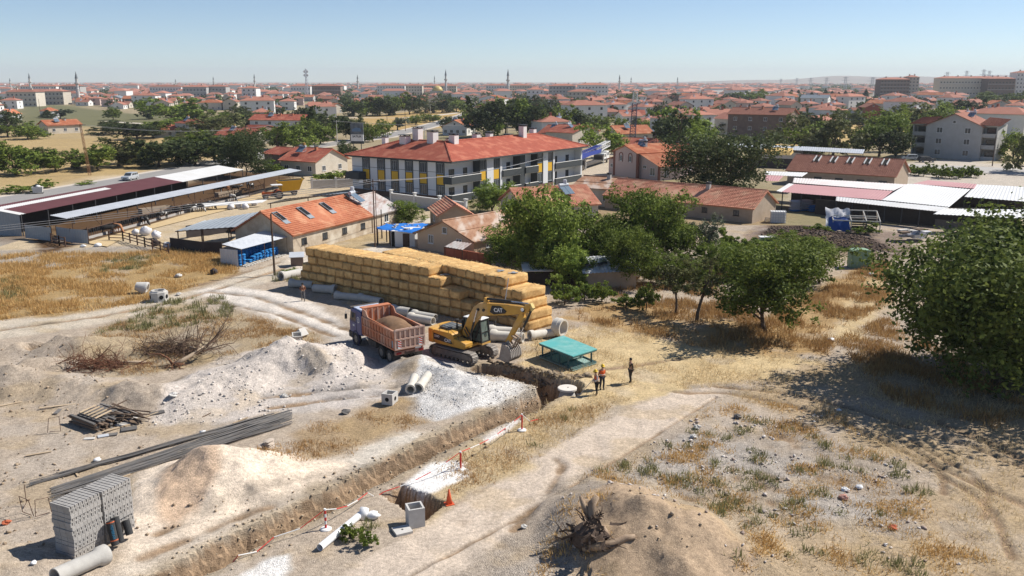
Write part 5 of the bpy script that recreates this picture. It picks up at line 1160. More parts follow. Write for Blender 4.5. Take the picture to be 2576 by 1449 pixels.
# ---- white sheds at the right
Y = lambda zx_, zy: (1717.3 + zx_ / 3, 161 + zy / 3)
os_ = thing('open_shed', 'wide open sided farm shed with white and faded maroon sheet roofs', 'shed', at(2250, 560)); OC = at(2250, 560)
def roofq(pts, mat, pitch=.5, parent=os_, name='roof_sheet', c=OC):
 q = [at(*Y(p[0], p[1]), p[2]) - Vector((c.x, c.y, 0)) for p in pts]; corr(MB(), *q, pitch, .025).build(name, mat, parent); return q
q = roofq([(705, 957, 3.0), (745, 965, 3.0), (840, 905, 3.5), (800, 900, 3.5)], METW)
q1 = roofq([(745, 965, 3.0), (1500, 1026, 3.0), (1585, 958, 3.5), (840, 905, 3.5)], METP)
q2 = roofq([(1500, 1026, 3.0), (2010, 1078, 3.0), (2215, 908, 4.0), (1690, 905, 3.9)], METW)
q3 = roofq([(1155, 1032, 2.6), (1920, 1112, 2.6), (2010, 1083, 3.0), (1160, 1000, 3.0)], METW)
q4 = roofq([(2125, 1002, 3.5), (2640, 1042, 3.5), (2640, 930, 4.1), (2215, 908, 4.0)], METW)
q5 = roofq([(1730, 903, 3.9), (2200, 940, 3.9), (2220, 906, 4.2), (1850, 876, 4.2)], METP)
q6 = roofq([(830, 895, 3.5), (1590, 955, 3.5), (1690, 908, 3.9), (840, 858, 3.9)], M('sheet_white_worn', (.74, .70, .68), .6, (.66, .58, .55), sc=.5, var=.5))
q7 = roofq([(1890, 1132, 2.7), (2640, 1170, 2.7), (2640, 1100, 3.1), (1960, 1090, 3.1)], METW)
q8 = roofq([(620, 835, 3.2), (900, 850, 3.2), (945, 820, 3.5), (625, 808, 3.5)], METW); q9 = roofq([(625, 880, 3.0), (720, 885, 3.0), (760, 845, 3.3), (625, 838, 3.3)], METP)
bwl = MB()
for a, b in ((q1[3], q2[2]), (q4[3], q4[2])): bwl.beam(Vector((a.x, a.y + 1, 1.6)), Vector((b.x, b.y + 1, 1.6)), .2, 3.6)
bwl.build('back_wall', MATS['dark_wall'], os_)  # shade under the roofs is put into this dark wall colour
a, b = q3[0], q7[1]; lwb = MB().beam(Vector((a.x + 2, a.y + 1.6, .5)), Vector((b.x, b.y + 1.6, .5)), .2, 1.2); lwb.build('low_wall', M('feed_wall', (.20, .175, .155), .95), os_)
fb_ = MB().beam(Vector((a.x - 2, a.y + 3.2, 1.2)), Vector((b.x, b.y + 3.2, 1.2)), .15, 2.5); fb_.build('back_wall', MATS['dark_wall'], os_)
for q, n in ((q1, 5), (q3, 6), (q4, 4), (q2, 3)):
 for i in range(n): p = q[0].lerp(q[1], (i + .1) / n); MB().b2((p.x - .07, p.y + .2, -.1), (p.x + .07, p.y + .34, p.z)).build('post', STEEL, os_)
canopy('long_canopy', 'long silver sheet canopy behind the skylight barn', [(*Y(300, 622), 3.0), (*Y(1360, 676), 3.0), (*Y(1375, 645), 3.7), (*Y(310, 592), 3.7)], METS, posts=[(i / 9, .1) for i in range(10)], pitch=.6, pm=STEEL)
sh = MB(); P = [at(*Y(x, y)) for x, y in ((560, 760), (830, 770), (900, 690), (600, 680))]; c = sum(P, Vector()) / 4
hp = [p - c for p in P]; top = [p * .75 + Vector((0, 0, 3.3)) for p in hp]; tag(MB().hexa(hp, top).build('straw_heap', M('straw_pale', (.58, .40, .15), .95, (.48, .31, .10), sc=1.5, var=.6, bump=.6), None, c), 'broad straw heap beside the skylight barn', 'straw heap')
tag(MB().hexa([p + Vector((-2, -8, 0)) for p in hp], [p * .98 + Vector((-2, -8, 2.4)) for p in hp]).build('store_wall', MATS['dark_wall'], None, c), 'dark walled store in front of the straw heap', 'store')
pu = [at(*Y(860, 1115)), at(*Y(930, 1110)), at(*Y(1000, 1118))]
for i, p in enumerate(pu):
 for k in range(7 if i < 2 else 4):
  o = inst('sack', smw if i < 2 and k > 0 else smb, None, (p.x + random.uniform(-.1, .1), p.y + .5, k * .26), (0, 0, .2 + random.uniform(-.1, .1)), (2.6, 3.2, 1.7)); tag(o, 'big sack in the %s pile inside the open shed, %s' % (('left', 'middle', 'right')[i], lay(k, 7 if i < 2 else 4)), 'sack', 'sacks stored in the open shed')
t = thing('water_cube', 'white caged plastic water cube lying at the stable gable', 'water tank', at(*Y(715, 1195)), -.2); s = 1.7
MB().b2((-.62 * s, -.5 * s, .06), (.62 * s, .5 * s, 1.0 * s)).build('tank', WHT, t, bevel=.08); m = MB()
for i in range(7): x = s * (-.65 + 1.3 * i / 6); m.b2((x - .025, -.53 * s, 0), (x + .025, -.51 * s, 1.03 * s)); m.b2((x - .025, -.53 * s, 1.01 * s), (x + .025, .53 * s, 1.03 * s))
for i in range(5): z = s * (.03 + i * .24); m.b2((-.66 * s, -.545 * s, z), (.66 * s, -.53 * s, z + .05)); m.b2((.65 * s, -.53 * s, z), (.67 * s, .53 * s, z + .05))
m.build('cage', METS, t)
p = at(*Y(640, 1190)); t = thing('pallet', 'wooden pallet leaning beside the water cube', 'pallet', p, -.9, rot=(1.2, 0, -.9)); [MB().b2((-.6, -.5 + j * .2, 0), (.6, -.38 + j * .2, .03)).build('board', WOODW, t) for j in range(6)]; MB().b2((-.55, -.5, -.1), (-.45, .62, 0)).b2((.45, -.5, -.1), (.55, .62, 0)).build('bearer', WOODW, t)
t = thing('frame_hut', 'half collapsed timber hut frame with white and blue sheets hanging over it', 'hut', at(*Y(1290, 1262)), -.25); m = []
def bm(p, q, w_=.13): MB().beam(p, q, w_).build('beam', WOODW, t)
for x in (-3, -.6, 1.4, 3.2):
 bm((x, -1.5, 0), (x, -1.5, 1.7)); bm((x, 1.5, 0), (x, 1.5, 1.7)); bm((x, -1.5, 1.7), (x - .4, 0, 3.0)); bm((x, 1.5, 1.7), (x - .4, 0, 3.0))
for y, z in ((-1.5, 1.7), (1.5, 1.7), (0, 3.0), (-1.5, .15), (-.8, 2.3)): bm((-3 - (.4 if y > -1 else 0), y, z), (3.2 - (.4 if z > 2 else 0), y, z))
for k in range(5): MB().b2((-.5, -1.6, .3 + k * .28), (1.5, -1.54, .48 + k * .28)).build('slat', WOODD, t)
v = []; n = 8
for i in range(n + 1):
 for j in range(n + 1):
  x = -4.0 + 3.2 * i / n; a = j / n; y, z = (-2.1 + 2.1 * a, .3 + 2.85 * a ** .7); v.append((x + random.uniform(-.08, .08), y + random.uniform(-.1, .1), z + .15 * math.sin(i * 1.7 + j)))
fs = [(i * (n + 1) + j, (i + 1) * (n + 1) + j, (i + 1) * (n + 1) + j + 1, i * (n + 1) + j + 1) for i in range(n) for j in range(n)]
MB().add(v, [f for k, f in enumerate(fs) if (k % n) < 5]).build('blue_sheet', M('tarp_dark_blue', (.03, .09, .32), .6), t, smooth=True); MB().add([(x, y - .02, z + .03) for x, y, z in v], [f for k, f in enumerate(fs) if (k % n) >= 4 or k < n]).build('white_sheet', SACKW, t, smooth=True)
GRN = M('paint_pale_green', (.24, .36, .24), .6, (.20, .31, .20), sc=1, var=.4)
p = at(2160, 672); t = thing('green_shelter', 'pale green sheet metal box with a rounded top at the iron fence', 'shelter', p, -.05)
pf = [(-1.1, 0), (-1.15, 1.9)] + [(1.15 * math.cos(PI - a * PI / 8) * .98, 1.9 + .25 * math.sin(a * PI / 8)) for a in range(1, 8)] + [(1.15, 1.9), (1.1, 0)]
MB().prism([(y_, z_) for y_, z_ in pf], -.7, .7).build('body', GRN, t)
for x in (-1.0, 1.0): MB().b2((x - .05, -.76, 0), (x + .05, -.702, 2.0)).build('rib', GRN, t)
p = at(1928, 622); t = thing('green_shelter', 'second pale green box half hidden in the garden', 'shelter', p, 0); MB().b2((-.9, -.5, 0), (.9, .5, 1.3)).build('body', GRN, t); MB().b2((-1.0, -.6, 1.3), (1.0, .6, 1.4)).build('lid', WHT, t)
a, b = at(2182, 674), at(2226, 678); d = b - a; t = thing('iron_fence', 'rusty iron bar fence panel right of the green box', 'fence', a, math.atan2(d.y, d.x)); L_ = d.length
bar = MB().tube([(0, 0, 0), (0, 0, 1.75)], .03, 5).mesh('bar', IRON)
for i in range(11): inst('bar', bar, t, (L_ * i / 10, 0, 0))
for z in (.15, 1.7): MB().tube([(0, 0, z), (L_, 0, z)], .04, 5).build('rail', IRON, t)
MB().tube([(L_, 0, 1.7), (L_ + 4.5, .4, 1.6)], .035, 5).build('rail', IRON, t)
# text
def text(s, size, mat, parent, loc, T, ext=.012, name='lettering', bold=False, sx=1.0):
 cu = bpy.data.curves.new('t', 'FONT'); cu.body = s; cu.size = size; cu.extrude = ext; cu.align_x = 'CENTER'; cu.align_y = 'CENTER'
 if bold: cu.offset = size * .025
 o = bpy.data.objects.new('t', cu); TS.collection.objects.link(o); dg = wdg(); me = bpy.data.meshes.new_from_object(o.evaluated_get(dg))
 bpy.data.objects.remove(o); bpy.data.curves.remove(cu)
 me.transform(Matrix.Translation(loc) @ T.to_4x4() @ Matrix.Diagonal((sx, 1, 1, 1))); me.materials.clear(); me.materials.append(mat); me.name = name
 return inst(name, me, parent)
def basis(x, z):
 """matrix that lays text flat on a wall: text right = x, text up = z"""
 x = Vector(x).normalized(); z = Vector(z).normalized(); n = x.cross(z); return Matrix((x, z, n)).transposed()
# straw stacks
STRAW = M('straw', (.70, .45, .19), .95, (.50, .28, .10), sc=4.5, var=.8, bump=1.0, bsc=30, rnd=.12, c3=(.74, .49, .21))
BALES = []
for k in range(4):
 rng = np.random.default_rng(300 + k); v = []; nx, ny, nz = 7, 5, 5; idx = {}
 f = []
 def vid(i, j, l):
  if (i, j, l) not in idx:
   p = np.array([i / (nx - 1) - .5, j / (ny - 1) - .5, l / (nz - 1) - .5]); q = p.copy()
   e = np.sort(np.abs(p))[::-1]; q *= 1 - .02 * max(0, e[0] + e[1] - .9) * 2
   q += rng.normal(size=3) * .012; q[0] += .012 * math.sin(j * 2.1 + k) * (1 if i in (0, nx - 1) else 0)
   idx[(i, j, l)] = len(v); v.append(q)
  return idx[(i, j, l)]
 for (A_, n1, n2) in ((0, ny, nz), (1, nx, nz), (2, nx, ny)):
  for s in (0, 1):
   for a in range(n1 - 1):
    for b in range(n2 - 1):
     c4 = [(a, b), (a + 1, b), (a + 1, b + 1), (a, b + 1)]
     if A_ == 0: q = [vid((nx - 1) * s, i, j) for i, j in c4]
     elif A_ == 1: q = [vid(i, (ny - 1) * s, j) for i, j in c4][::-1]
     else: q = [vid(i, j, (nz - 1) * s) for i, j in c4]
     f.append(q if s else q[::-1])
 BALES.append(mesh_np('straw_bale', np.array(v), np.array(f), STRAW))
FR = []     # bale edge points for loose straw
def stack(S, u, wd, bl, hh, cols, courses, side, label, grp, endx, startx=None):
 """stack of bales: courses of cols bales (bl wide along u, wd deep); endx[c] is where course c ends"""
 v = Vector((-u.y, u.x, 0)) if side > 0 else Vector((u.y, -u.x, 0)); rz = math.atan2(u.y, u.x)
 for c in range(courses):
  s = (startx[c] if startx else 0) + (0 if c % 2 else -.25); n = int(round((endx[c] - s) / bl)); b = (endx[c] - s) / n
  for i in range(n):
   if cols and i < n - cols and c < courses - 1: continue
   j = random.uniform(-.10, .10); p = S + u * (s + b * (i + .5)) + v * (wd / 2 + j)
   o = inst('straw_bale', random.choice(BALES), None, (p.x, p.y, c * hh + hh / 2 + random.uniform(-.01, .01)), (random.uniform(-.02, .02), random.uniform(-.03, .03), rz + random.uniform(-.035, .035) + (PI if random.random() < .5 else 0)), (b * .985, wd, hh * .985))
   cn = 'top course' if c == courses - 1 else 'ground course' if c == 0 else ORD[c] + ' course'
   k = n - 1 - i
   tag(o, label % ((ORD[k] if k < 20 else str(k)) if k else 'outermost', cn), 'straw bale', grp)
   for q in range(24): FR.append(p + u * random.uniform(-b / 2, b / 2) + v * (random.choice((-1, 1)) * wd / 2 if random.random() < .6 else random.uniform(-.5, .5) * wd) + Vector((0, 0, c * hh + hh)))
u1 = Vector((.80, -.60, 0)).normalized(); S1 = Vector((-20.9, 87.9, 0)); hh = .84
e1 = lambda px, z: along(S1, u1, px, z)
stack(S1, u1, 2.5, 1.25, hh, 0, 5, 1, 'front stack straw bale, %s from the right end in the %s', 'straw bales of the front stack',
  [e1(1187, .4), e1(1187, 1.2), e1(1157, 2.5), e1(1108, 3.4), e1(1079, 4.2)], [-1.2, -1.2, -.6, 0, 0])
u2 = Vector((.71, -.70, 0)).normalized(); E2 = Vector((1.35, 71.6, 0)); S2 = E2 - u2 * 20
stack(S2, u2, 2.9, 1.25, hh, 8, 5, 1, 'rear stack straw bale, %s from the right end in the %s', 'straw bales of the rear stack', [20.2, 20.1, 19.6, 19.3, 17.2])
m = MB()
for p, rz_ in ((S1 + u1 * (e1(1079, 4.2) + 1.0) + Vector((.6, 1.2, 3.43)), .4), (E2 - u2 * 3.6 + Vector((1.3, 1.3, 4.27)), .2), (E2 - u2 * 5.0 + Vector((1.2, 1.2, 4.27)), 1.0)):
 o = MB().box((0, 0, 0), (.9, .22, .03)).box((.1, .1, .01), (.3, .7, .03)).build('plastic_scrap', METG, None, p, (0, 0, rz_)); tag(o, 'scrap of dark plastic lying on a straw bale', 'plastic', 'plastic scraps on the straw')
LD = MB().beam((0, 0, 0), (.5, 0, 3.1), .06).build('pole', METS, None, Vector((-.75, 71.6, 1.6)) + Vector((0, -.5, 0)), (0, 0, .4)); tag(LD, 'thin grey pole leaning on the rear straw stack', 'pole')
# dump truck
ORB = M('truck_body_orange', (.52, .17, .07), .7, (.44, .19, .11), sc=1.6, var=.7, c3=(.47, .27, .19)); DUST = M('tailgate_dusty', (.53, .40, .34), .85, (.48, .28, .20), sc=2.5, var=.7)
BLU = M('truck_cab_blue', (.025, .045, .20), .4, (.05, .06, .16), sc=2, var=.5, spec=.5); CHS = M('chassis_dark', (.05, .045, .042), .85, (.13, .11, .09), sc=3, var=.6)
RL, RR, FL = at(977, 913), at(1054, 900), at(892, 866)
fw = (FL - RL).normalized(); tc = (RL + RR) / 2;
T = thing('dump_truck', 'dump truck with a blue cab and dusty orange tipper body full of soil', 'truck', (tc.x, tc.y, 0), math.atan2(fw.y, fw.x))
x0, x1, hb_, ht = -.95, 4.35, 1.28, 2.85
for s in (-1, 1):
 m = MB(); y = s * 1.25
 m.hexa([(x0, y, hb_), (x1, y, hb_), (x1, y - s * .07, hb_), (x0, y - s * .07, hb_)], [(x0, y, ht - .12), (x1, y, ht), (x1, y - s * .07, ht), (x0, y - s * .07, ht - .12)])
 o = m.build('body_side', ORB, T)
 n = 11
 for i in range(n + 1):
  x = x0 + (x1 - x0) * i / n; MB().b2((x - .05, y + s * .001, hb_ + .02), (x + .05, y + s * .07, ht - .14)).build('rib', ORB, o)
 for z in (hb_ + .03, hb_ + .74, ht - .17): MB().b2((x0 + .06, y + s * .002, z - .05), (x1 - .06, y + s * .085, z + .06)).build('rail', ORB, o)
 MB().hexa([(x1 - .9, y - s * .065, ht - .03), (x1, y - s * .065, ht), (x1, y, ht), (x1 - .9, y, ht - .03)], [(x1 - .55, y - s * .065, ht + .42), (x1, y - s * .065, ht + .46), (x1, y, ht + .46), (x1 - .55, y, ht + .42)]).build('front_wing', ORB, o)
MB().slab([(x0, -1.2, hb_), (x1, -1.2, hb_), (x1, 1.2, hb_), (x0, 1.2, hb_)], .12).build('body_floor', ORB, T)
hd = MB().b2((x1 - .08, -1.18, hb_), (x1 - .002, 1.18, ht + .46)); hd.b2((x1 - .1, -1.24, ht + .46), (x1 + .5, 1.24, ht + .53)); o = hd.build('headboard', ORB, T)
for i in range(5): MB().b2((x1 - .14, -1.1 + i * .5, hb_ + .1), (x1 - .081, -1.0 + i * .5, ht + .4)).build('rib', DUST, o)
tg = MB().b2((x0 - .03, -1.25, hb_), (x0 + .0, 1.25, ht - .02)); o = tg.build('tailgate', DUST, T)
for i in range(7): y = -1.22 + 2.44 * i / 6; MB().b2((x0 - .16, y - .055, hb_ + .0), (x0 - .031, y + .055, ht)).build('rib', DUST, o)
for z in (hb_ + .06, (hb_ + ht) / 2, ht - .06): MB().b2((x0 - .175, -1.27, z - .06), (x0 - .033, 1.27, z + .06)).build('rail', DUST, o)
WR = M('marker_red', (.62, .10, .05), .6);
for y in (-1.0, .78):
 pl_ = MB().b2((x0 - .178, y - .02, hb_ + .08), (x0 - .034, y + .26, hb_ + .66)).build('marker_board', WHT, o)
 for k in range(3):
  zz = hb_ + .14 + k * .18; MB().add([(x0 - .182, y - .02, zz), (x0 - .182, y + .26, zz + .14), (x0 - .182, y + .26, zz + .24), (x0 - .182, y - .02, zz + .10)], [(0, 1, 2, 3)]).build('stripe', WR, pl_)
gp = MB().b2((x0 + .1, 1.252, hb_ + .12), (x0 + .55, 1.256, hb_ + .62)); gp.build('grey_patch', METG, T)
nx_, ny_ = 26, 14; v = []
for i in range(nx_):
 for j in range(ny_):
  a, b = i / (nx_ - 1), j / (ny_ - 1); x = x0 + .05 + (x1 - x0 - .15) * a; y = -1.17 + 2.34 * b
  z = ht - .62 + .82 * math.sin(PI * min(1, a * 1.1)) ** .7 * math.sin(PI * b) ** .6 + .09 * float(fbm(x * 1.0, y * 1.0, .9, 71)) + random.uniform(-.03, .03); v.append((x, y, z))
tl = MB().add(v, [(i * ny_ + j, (i + 1) * ny_ + j, (i + 1) * ny_ + j + 1, i * ny_ + j + 1) for i in range(nx_ - 1) for j in range(ny_ - 1)]).build('soil_load', M('soil_brown', (.25, .15, .085), .95, (.16, .095, .055), sc=3, var=.7, bump=.6), T, smooth=True); tag(tl, kind='stuff')
MB().b2((-1.0, -.45, .75), (6.6, -.3, 1.05)).b2((-1.0, .3, .75), (6.6, .45, 1.05)).b2((-1.0, -.3, .8), (-.9, .3, 1.0)).b2((2.4, -.3, .8), (2.6, .3, 1.0)).build('chassis', CHS, T)
MB().b2((x0 - .05, -1.2, .85), (x0 + .12, 1.2, 1.12)).build('rear_beam', M('beam_dusty_red', (.33, .13, .09), .85, (.42, .30, .24), sc=3, var=.6), T)
for y in (-1.15, .72): MB().b2((x0 - .09, y, .90), (x0 - .051, y + .4, 1.06)).build('tail_light', M('lamp_red', (.32, .02, .02), .4), T)
MB().b2((x0 - .075, -.95, 1.14), (x0 - .055, -.45, 1.27)).build('number_plate', WHT, T)
for x in (0.0, 1.35):
 for s in (-1, 1):
  for k in (0, 1): wheel(T, (x, s * (1.08 - .33 * k), .52), .52, .29)
 MB().tube([(x, -.8, .52), (x, .8, .52)], .11, 8).build('axle', CHS, T)
for s in (-1, 1): wheel(T, (5.8, s * 1.08, .52), .52, .30)
for s in (-1, 1):
 MB().b2((2.3, s * .5, .6), (3.7, s * 1.15, 1.05)).build('tank', CHS, T); MB().b2((-.72, s * .62, .25), (-.69, s * 1.22, .95)).build('mud_flap', TYRE, T)
cb = MB(); cx0, cx1, cz0, cz1 = 4.75, 6.95, .95, 2.95
prof = [(cx0, cz0), (cx1 - .02, cz0), (cx1, 1.75), (cx1 - .28, 2.78), (cx1 - .45, cz1), (cx0 + .1, cz1), (cx0, 2.8)]
cb.prism(prof, -1.2, 1.2); cab = cb.build('cab', BLU, T, bevel=.06)
MB().prism([(cx0 + .25, cz1 + .002), (cx1 - .5, cz1 + .002), (cx1 - .65, cz1 + .09), (cx0 + .25, cz1 + .09)], -1.08, 1.08).build('cab_roof', M('cab_roof_pale', (.50, .55, .66), .5, (.40, .44, .55), sc=3, var=.5), cab)
MB().b2((cx0 + .7, -.35, cz1 + .09), (cx0 + 1.25, .35, cz1 + .14)).build('roof_hatch', M('hatch', (.42, .47, .58), .5), cab)
MB().b2((cx1 - .62, -1.24, cz1 - .02), (cx1 - .2, 1.24, cz1 + .08)).build('sun_visor', CHS, cab)
for s in (-1, 1):
 y = s * 1.203
 MB().add([(5.75, y, 1.95), (6.82, y, 1.95), (6.62, y, 2.65), (5.75, y, 2.65)], [(0, 1, 2, 3)] if s < 0 else [(3, 2, 1, 0)]).build('side_window', GLASS, cab)
 dw = MB(); dw.b2((5.62, s * 1.201, 1.12), (5.66, s * 1.215, 2.75)); dw.b2((5.62, s * 1.201, 1.86), (6.86, s * 1.216, 1.90)); dw.build('door_trim', CHS, cab)
 MB().lathe([(.56, -.02), (.66, -.02), (.66, .02), (.56, .02)], 20, (5.8, s * 1.215, .55), Matrix.Rotation(PI / 2, 3, 'X'), close=True).build('wheel_arch', M('arch_blue', (.02, .025, .09), .6), cab)
 mr = MB().tube([(6.75, s * 1.2, 2.6), (6.9, s * 1.5, 2.65), (6.9, s * 1.5, 1.9)], .025, 6); mo = mr.build('mirror_arm', METS, cab); MB().b2((6.85, s * 1.42, 2.0), (6.95, s * 1.6, 2.4)).build('mirror', CHS, mo)
 MB().b2((6.3, s * 1.205, .45), (6.9, s * 1.22, .95)).build('step_panel', CHS, cab)
MB().add([(6.975, -1.05, 1.85), (6.975, 1.05, 1.85), (6.71, 1.05, 2.72), (6.71, -1.05, 2.72)], [(0, 1, 2, 3)]).build('windscreen', GLASS, cab)
MB().b2((6.95, -1.2, .45), (7.12, 1.2, .95)).build('bumper', CHS, T)
em = MB().lathe([(.0, 0), (.25, 0), (.25, .01), (0, .01)], 20, (5.25, 1.208, 2.2), Matrix.Rotation(-PI / 2, 3, 'X')); eo = em.build('door_emblem', WHT, cab)
MB().lathe([(.12, 0), (.2, 0), (.2, .006), (.12, .006)], 18, (5.25, 1.222, 2.2), Matrix.Rotation(-PI / 2, 3, 'X'), close=True).tube([(5.25, 1.225, 2.28), (5.25, 1.225, 2.2), (5.18, 1.225, 2.13)], .012, 5).tube([(5.25, 1.225, 2.2), (5.32, 1.225, 2.13)], .012, 5).build('emblem_ring', BLU, eo)
MB().b2((6.0, 1.204, 1.5), (6.3, 1.21, 1.66)).build('door_notice', WHT, cab)
MB().tube([(4.6, -1.0, 1.0), (4.6, -1.0, 3.0)], .09, 8).build('exhaust', CHS, T); MB().b2((4.4, -.9, 1.0), (4.72, .95, 2.4)).build('air_filter', CHS, T)
# excavator
EY = M('machine_yellow', (.60, .33, .055), .55, (.50, .26, .05), sc=1.5, var=.6, c3=(.54, .34, .14)); EK = M('machine_black', (.02, .02, .021), .6, (.05, .045, .04), sc=3, var=.5)
DTY = M('track_dusty', (.30, .25, .20), .9, (.17, .14, .115), sc=3, var=.6); SHOE = M('track_shoe', (.36, .33, .30), .7, (.22, .19, .165), sc=4, var=.6, metal=.2)
CHR = M('chrome_rod', (.65, .65, .66), .25, metal=.8)
fE = Vector((.78, -.625, 0)).normalized(); EC = Vector((-3.75, 64.75, 0))
X_ = thing('excavator', 'yellow crawler excavator with raised bent boom and clawed bucket beside the trench', 'excavator', EC, math.atan2(fE.y, fE.x))
for s in (-1, 1):
 y = s * 1.19; fr = MB(); fr.b2((-1.65, y - .2, .28), (1.65, y + .2, .72)); fr.hexa([(-1.4, y - s * .2, .5), (1.4, y - s * .2, .5), (1.1, y - s * .25, .5), (-1.1, y - s * .25, .5)], [(-1.4, y - s * .2, .8), (1.4, y - s * .2, .8), (1.1, y - s * .25, .8), (-1.1, y - s * .25, .8)])
 tf = fr.build('track_frame', DTY, X_)
 for x in (-1.82, 1.82): MB().lathe([(.36, -.14), (.36, .14)], 16, (x, y, .45), Matrix.Rotation(PI / 2, 3, 'X')).lathe([(.12, -.22), (.2, -.2), (.2, .2), (.12, .22)], 12, (x, y, .45), Matrix.Rotation(PI / 2, 3, 'X')).build('track_wheel', DTY, tf)
 for i in range(7): MB().lathe([(.13, -.17), (.13, .17)], 10, (-1.3 + i * .433, y, .2), Matrix.Rotation(PI / 2, 3, 'X')).build('roller', DTY, tf)
 for x in (-.6, .6): MB().lathe([(.1, -.12), (.1, .12)], 10, (x, y, .78), Matrix.Rotation(PI / 2, 3, 'X')).build('carrier_roller', DTY, tf)
 trk = MB(); per = 2 * 3.64 + 2 * PI * .43; n = 46; sm = None
 tb = [];
 def tp(d):
  d %= per
  if d < 3.64: return Vector((-1.82 + d, 0, .02)), 0.0
  d -= 3.64
  if d < PI * .43: a = d / .43; return Vector((1.82 + .43 * math.sin(a), 0, .45 - .43 * math.cos(a))), -a
  d -= PI * .43
  if d < 3.64: return Vector((1.82 - d, 0, .88 - .03 * math.sin(d / 3.64 * PI))), PI
  d -= 3.64; a = d / .43; return Vector((-1.82 - .43 * math.sin(a), 0, .45 + .43 * math.cos(a))), PI - a
 band = [tp(per * i / 60)[0] for i in range(60)]; bv = [(p.x, y + q * .16, p.z) for p in band for q in (-1, 1)]
 MB().add(bv, [(2 * i, 2 * i + 1, (2 * i + 3) % 120, (2 * i + 2) % 120) for i in range(60)]).build('track_chain', DTY, X_)
 if 'track_shoe_mesh' not in bpy.data.meshes:
  sm_ = MB().b2((-.095, -.3, -.025), (.095, .3, .01)).b2((-.085, -.3, -.055), (-.06, .3, -.0251)).b2((.05, -.3, -.055), (.075, .3, -.0251)); sm0 = sm_.mesh('track_shoe_mesh', SHOE)
 for i in range(n): p, a = tp(per * i / n); inst('shoe', bpy.data.meshes['track_shoe_mesh'], X_, (p.x, y, p.z), (0, a, 0))
MB().b2((-1.0, -1.0, .5), (1.0, 1.0, .82)).lathe([(.62, .82), (.62, 1.02)], 20).build('car_body', DTY, X_)
hs = MB(); hs.b2((-1.9, -1.22, 1.03), (1.15, 1.22, 1.22)); hs.build('turntable_frame', EY, X_)
ct = [(-2.75 + .2, -1.25), (-1.95, -1.34), (-1.95, 1.34), (-2.55, 1.25), (-2.78, .7), (-2.78, -.7)]
MB().add([(x, y, 1.0) for x, y in ct] + [(x, y, 2.12) for x, y in ct], [tuple(range(6))[::-1], tuple(range(6, 12))] + [(i, (i + 1) % 6, (i + 1) % 6 + 6, i + 6) for i in range(6)]).build('counterweight', EY, X_, bevel=.09)
MB().prism([(-1.94, 1.22), (.15, 1.22), (.15, 1.85), (-.1, 2.08), (-1.94, 2.1)], -1.3, -.42).build('engine_side', EY, X_, bevel=.05)
MB().prism([(-1.94, 1.22), (-.35, 1.22), (-.35, 2.08), (-1.94, 2.1)], -.418, 1.3).build('engine_bay', EY, X_, bevel=.05)
MB().prism([(.152, 1.22), (1.35, 1.22), (1.35, 1.5), (.9, 1.62), (.152, 1.7)], -1.3, -.45).build('tool_box', EY, X_, bevel=.04)
MB().prism([(-1.85, 2.11), (-.75, 2.11), (-.8, 2.26), (-1.8, 2.28)], -.75, .75).build('hood_cover', M('hood_black', (.05, .055, .058), .4, (.17, .18, .185), sc=2, var=.6), X_, bevel=.03)
for i in range(3): MB().b2((-1.75 + i * .35, -.6, 2.285), (-1.6 + i * .35, .6, 2.30)).build('hood_slat', M('hood_grey', (.20, .215, .22), .4), X_)
MB().tube([(-.55, .55, 2.1), (-.55, .55, 2.75)], .08, 10).lathe([(.14, 2.7), (.17, 2.75), (.17, 2.88), (.05, 2.92)], 12, (-.55, -.1, 0)).tube([(-.55, -.1, 2.1), (-.55, -.1, 2.7)], .06, 8).build('exhaust', EK, X_)
hr = MB()
for x in (-1.3, -.4, .6):
 hr.tube([(x, -1.24, 1.7), (x, -1.24, 2.55)], .02, 5)
hr.tube([(-1.3, -1.24, 2.55), (-.4, -1.24, 2.55)], .02, 5).tube([(-.4, -1.24, 2.45), (.6, -1.24, 1.9), (.62, -.6, 1.9)], .02, 5); hr.tube([(-1.5, -.8, 2.3), (-1.5, -.8, 2.42), (-1.5, .7, 2.42), (-1.5, .7, 2.3)], .02, 5); hr.build('handrail', EK, X_)
dc = MB().add([(-1.92, -1.312, 1.35), (-.15, -1.312, 1.25), (.1, -1.312, 1.27), (-.1, -1.312, 1.5), (-.7, -1.312, 1.72), (-1.92, -1.312, 1.86)], [(0, 1, 2, 3, 4, 5)]).build('decal', EK, X_)
text('CAT', .34, WHT, dc, (-.42, -1.325, 1.45), basis((1, 0, 0), (0, 0, 1)), .008, bold=True); text('320D', .24, WHT, dc, (-1.55, -1.325, 1.62), basis((1, 0, 0), (0, 0, 1)), .008)
fr = MB(); cxa, cxb, cya, cyb, cz0_, cz1_ = -.25, 1.55, .38, 1.32, 1.22, 2.95
pts = {(i, j): ((cxa, cxb)[i], (cya, cyb)[j]) for i in (0, 1) for j in (0, 1)}
for (i, j), (x, y) in pts.items(): fr.beam((x, y, cz0_), (x - (.18 if i else 0), y, cz1_), .09)
for z, dx in ((cz0_ + .04, 0), (cz1_, .18), (2.0, .08)):
 for j in (0, 1): fr.beam((cxa, (cya, cyb)[j], z), (cxb - dx, (cya, cyb)[j], z), .07)
 fr.beam((cxb - dx, cya, z), (cxb - dx, cyb, z), .07); fr.beam((cxa, cya, z), (cxa, cyb, z), .07)
fr.beam((.6, cya, cz0_), (.6, cya, cz1_), .07); co_ = fr.build('cab_frame', EK, X_)
CG = M('cab_glass', (.10, .13, .12), .12, (.16, .19, .16), sc=2, var=.6, spec=.6)
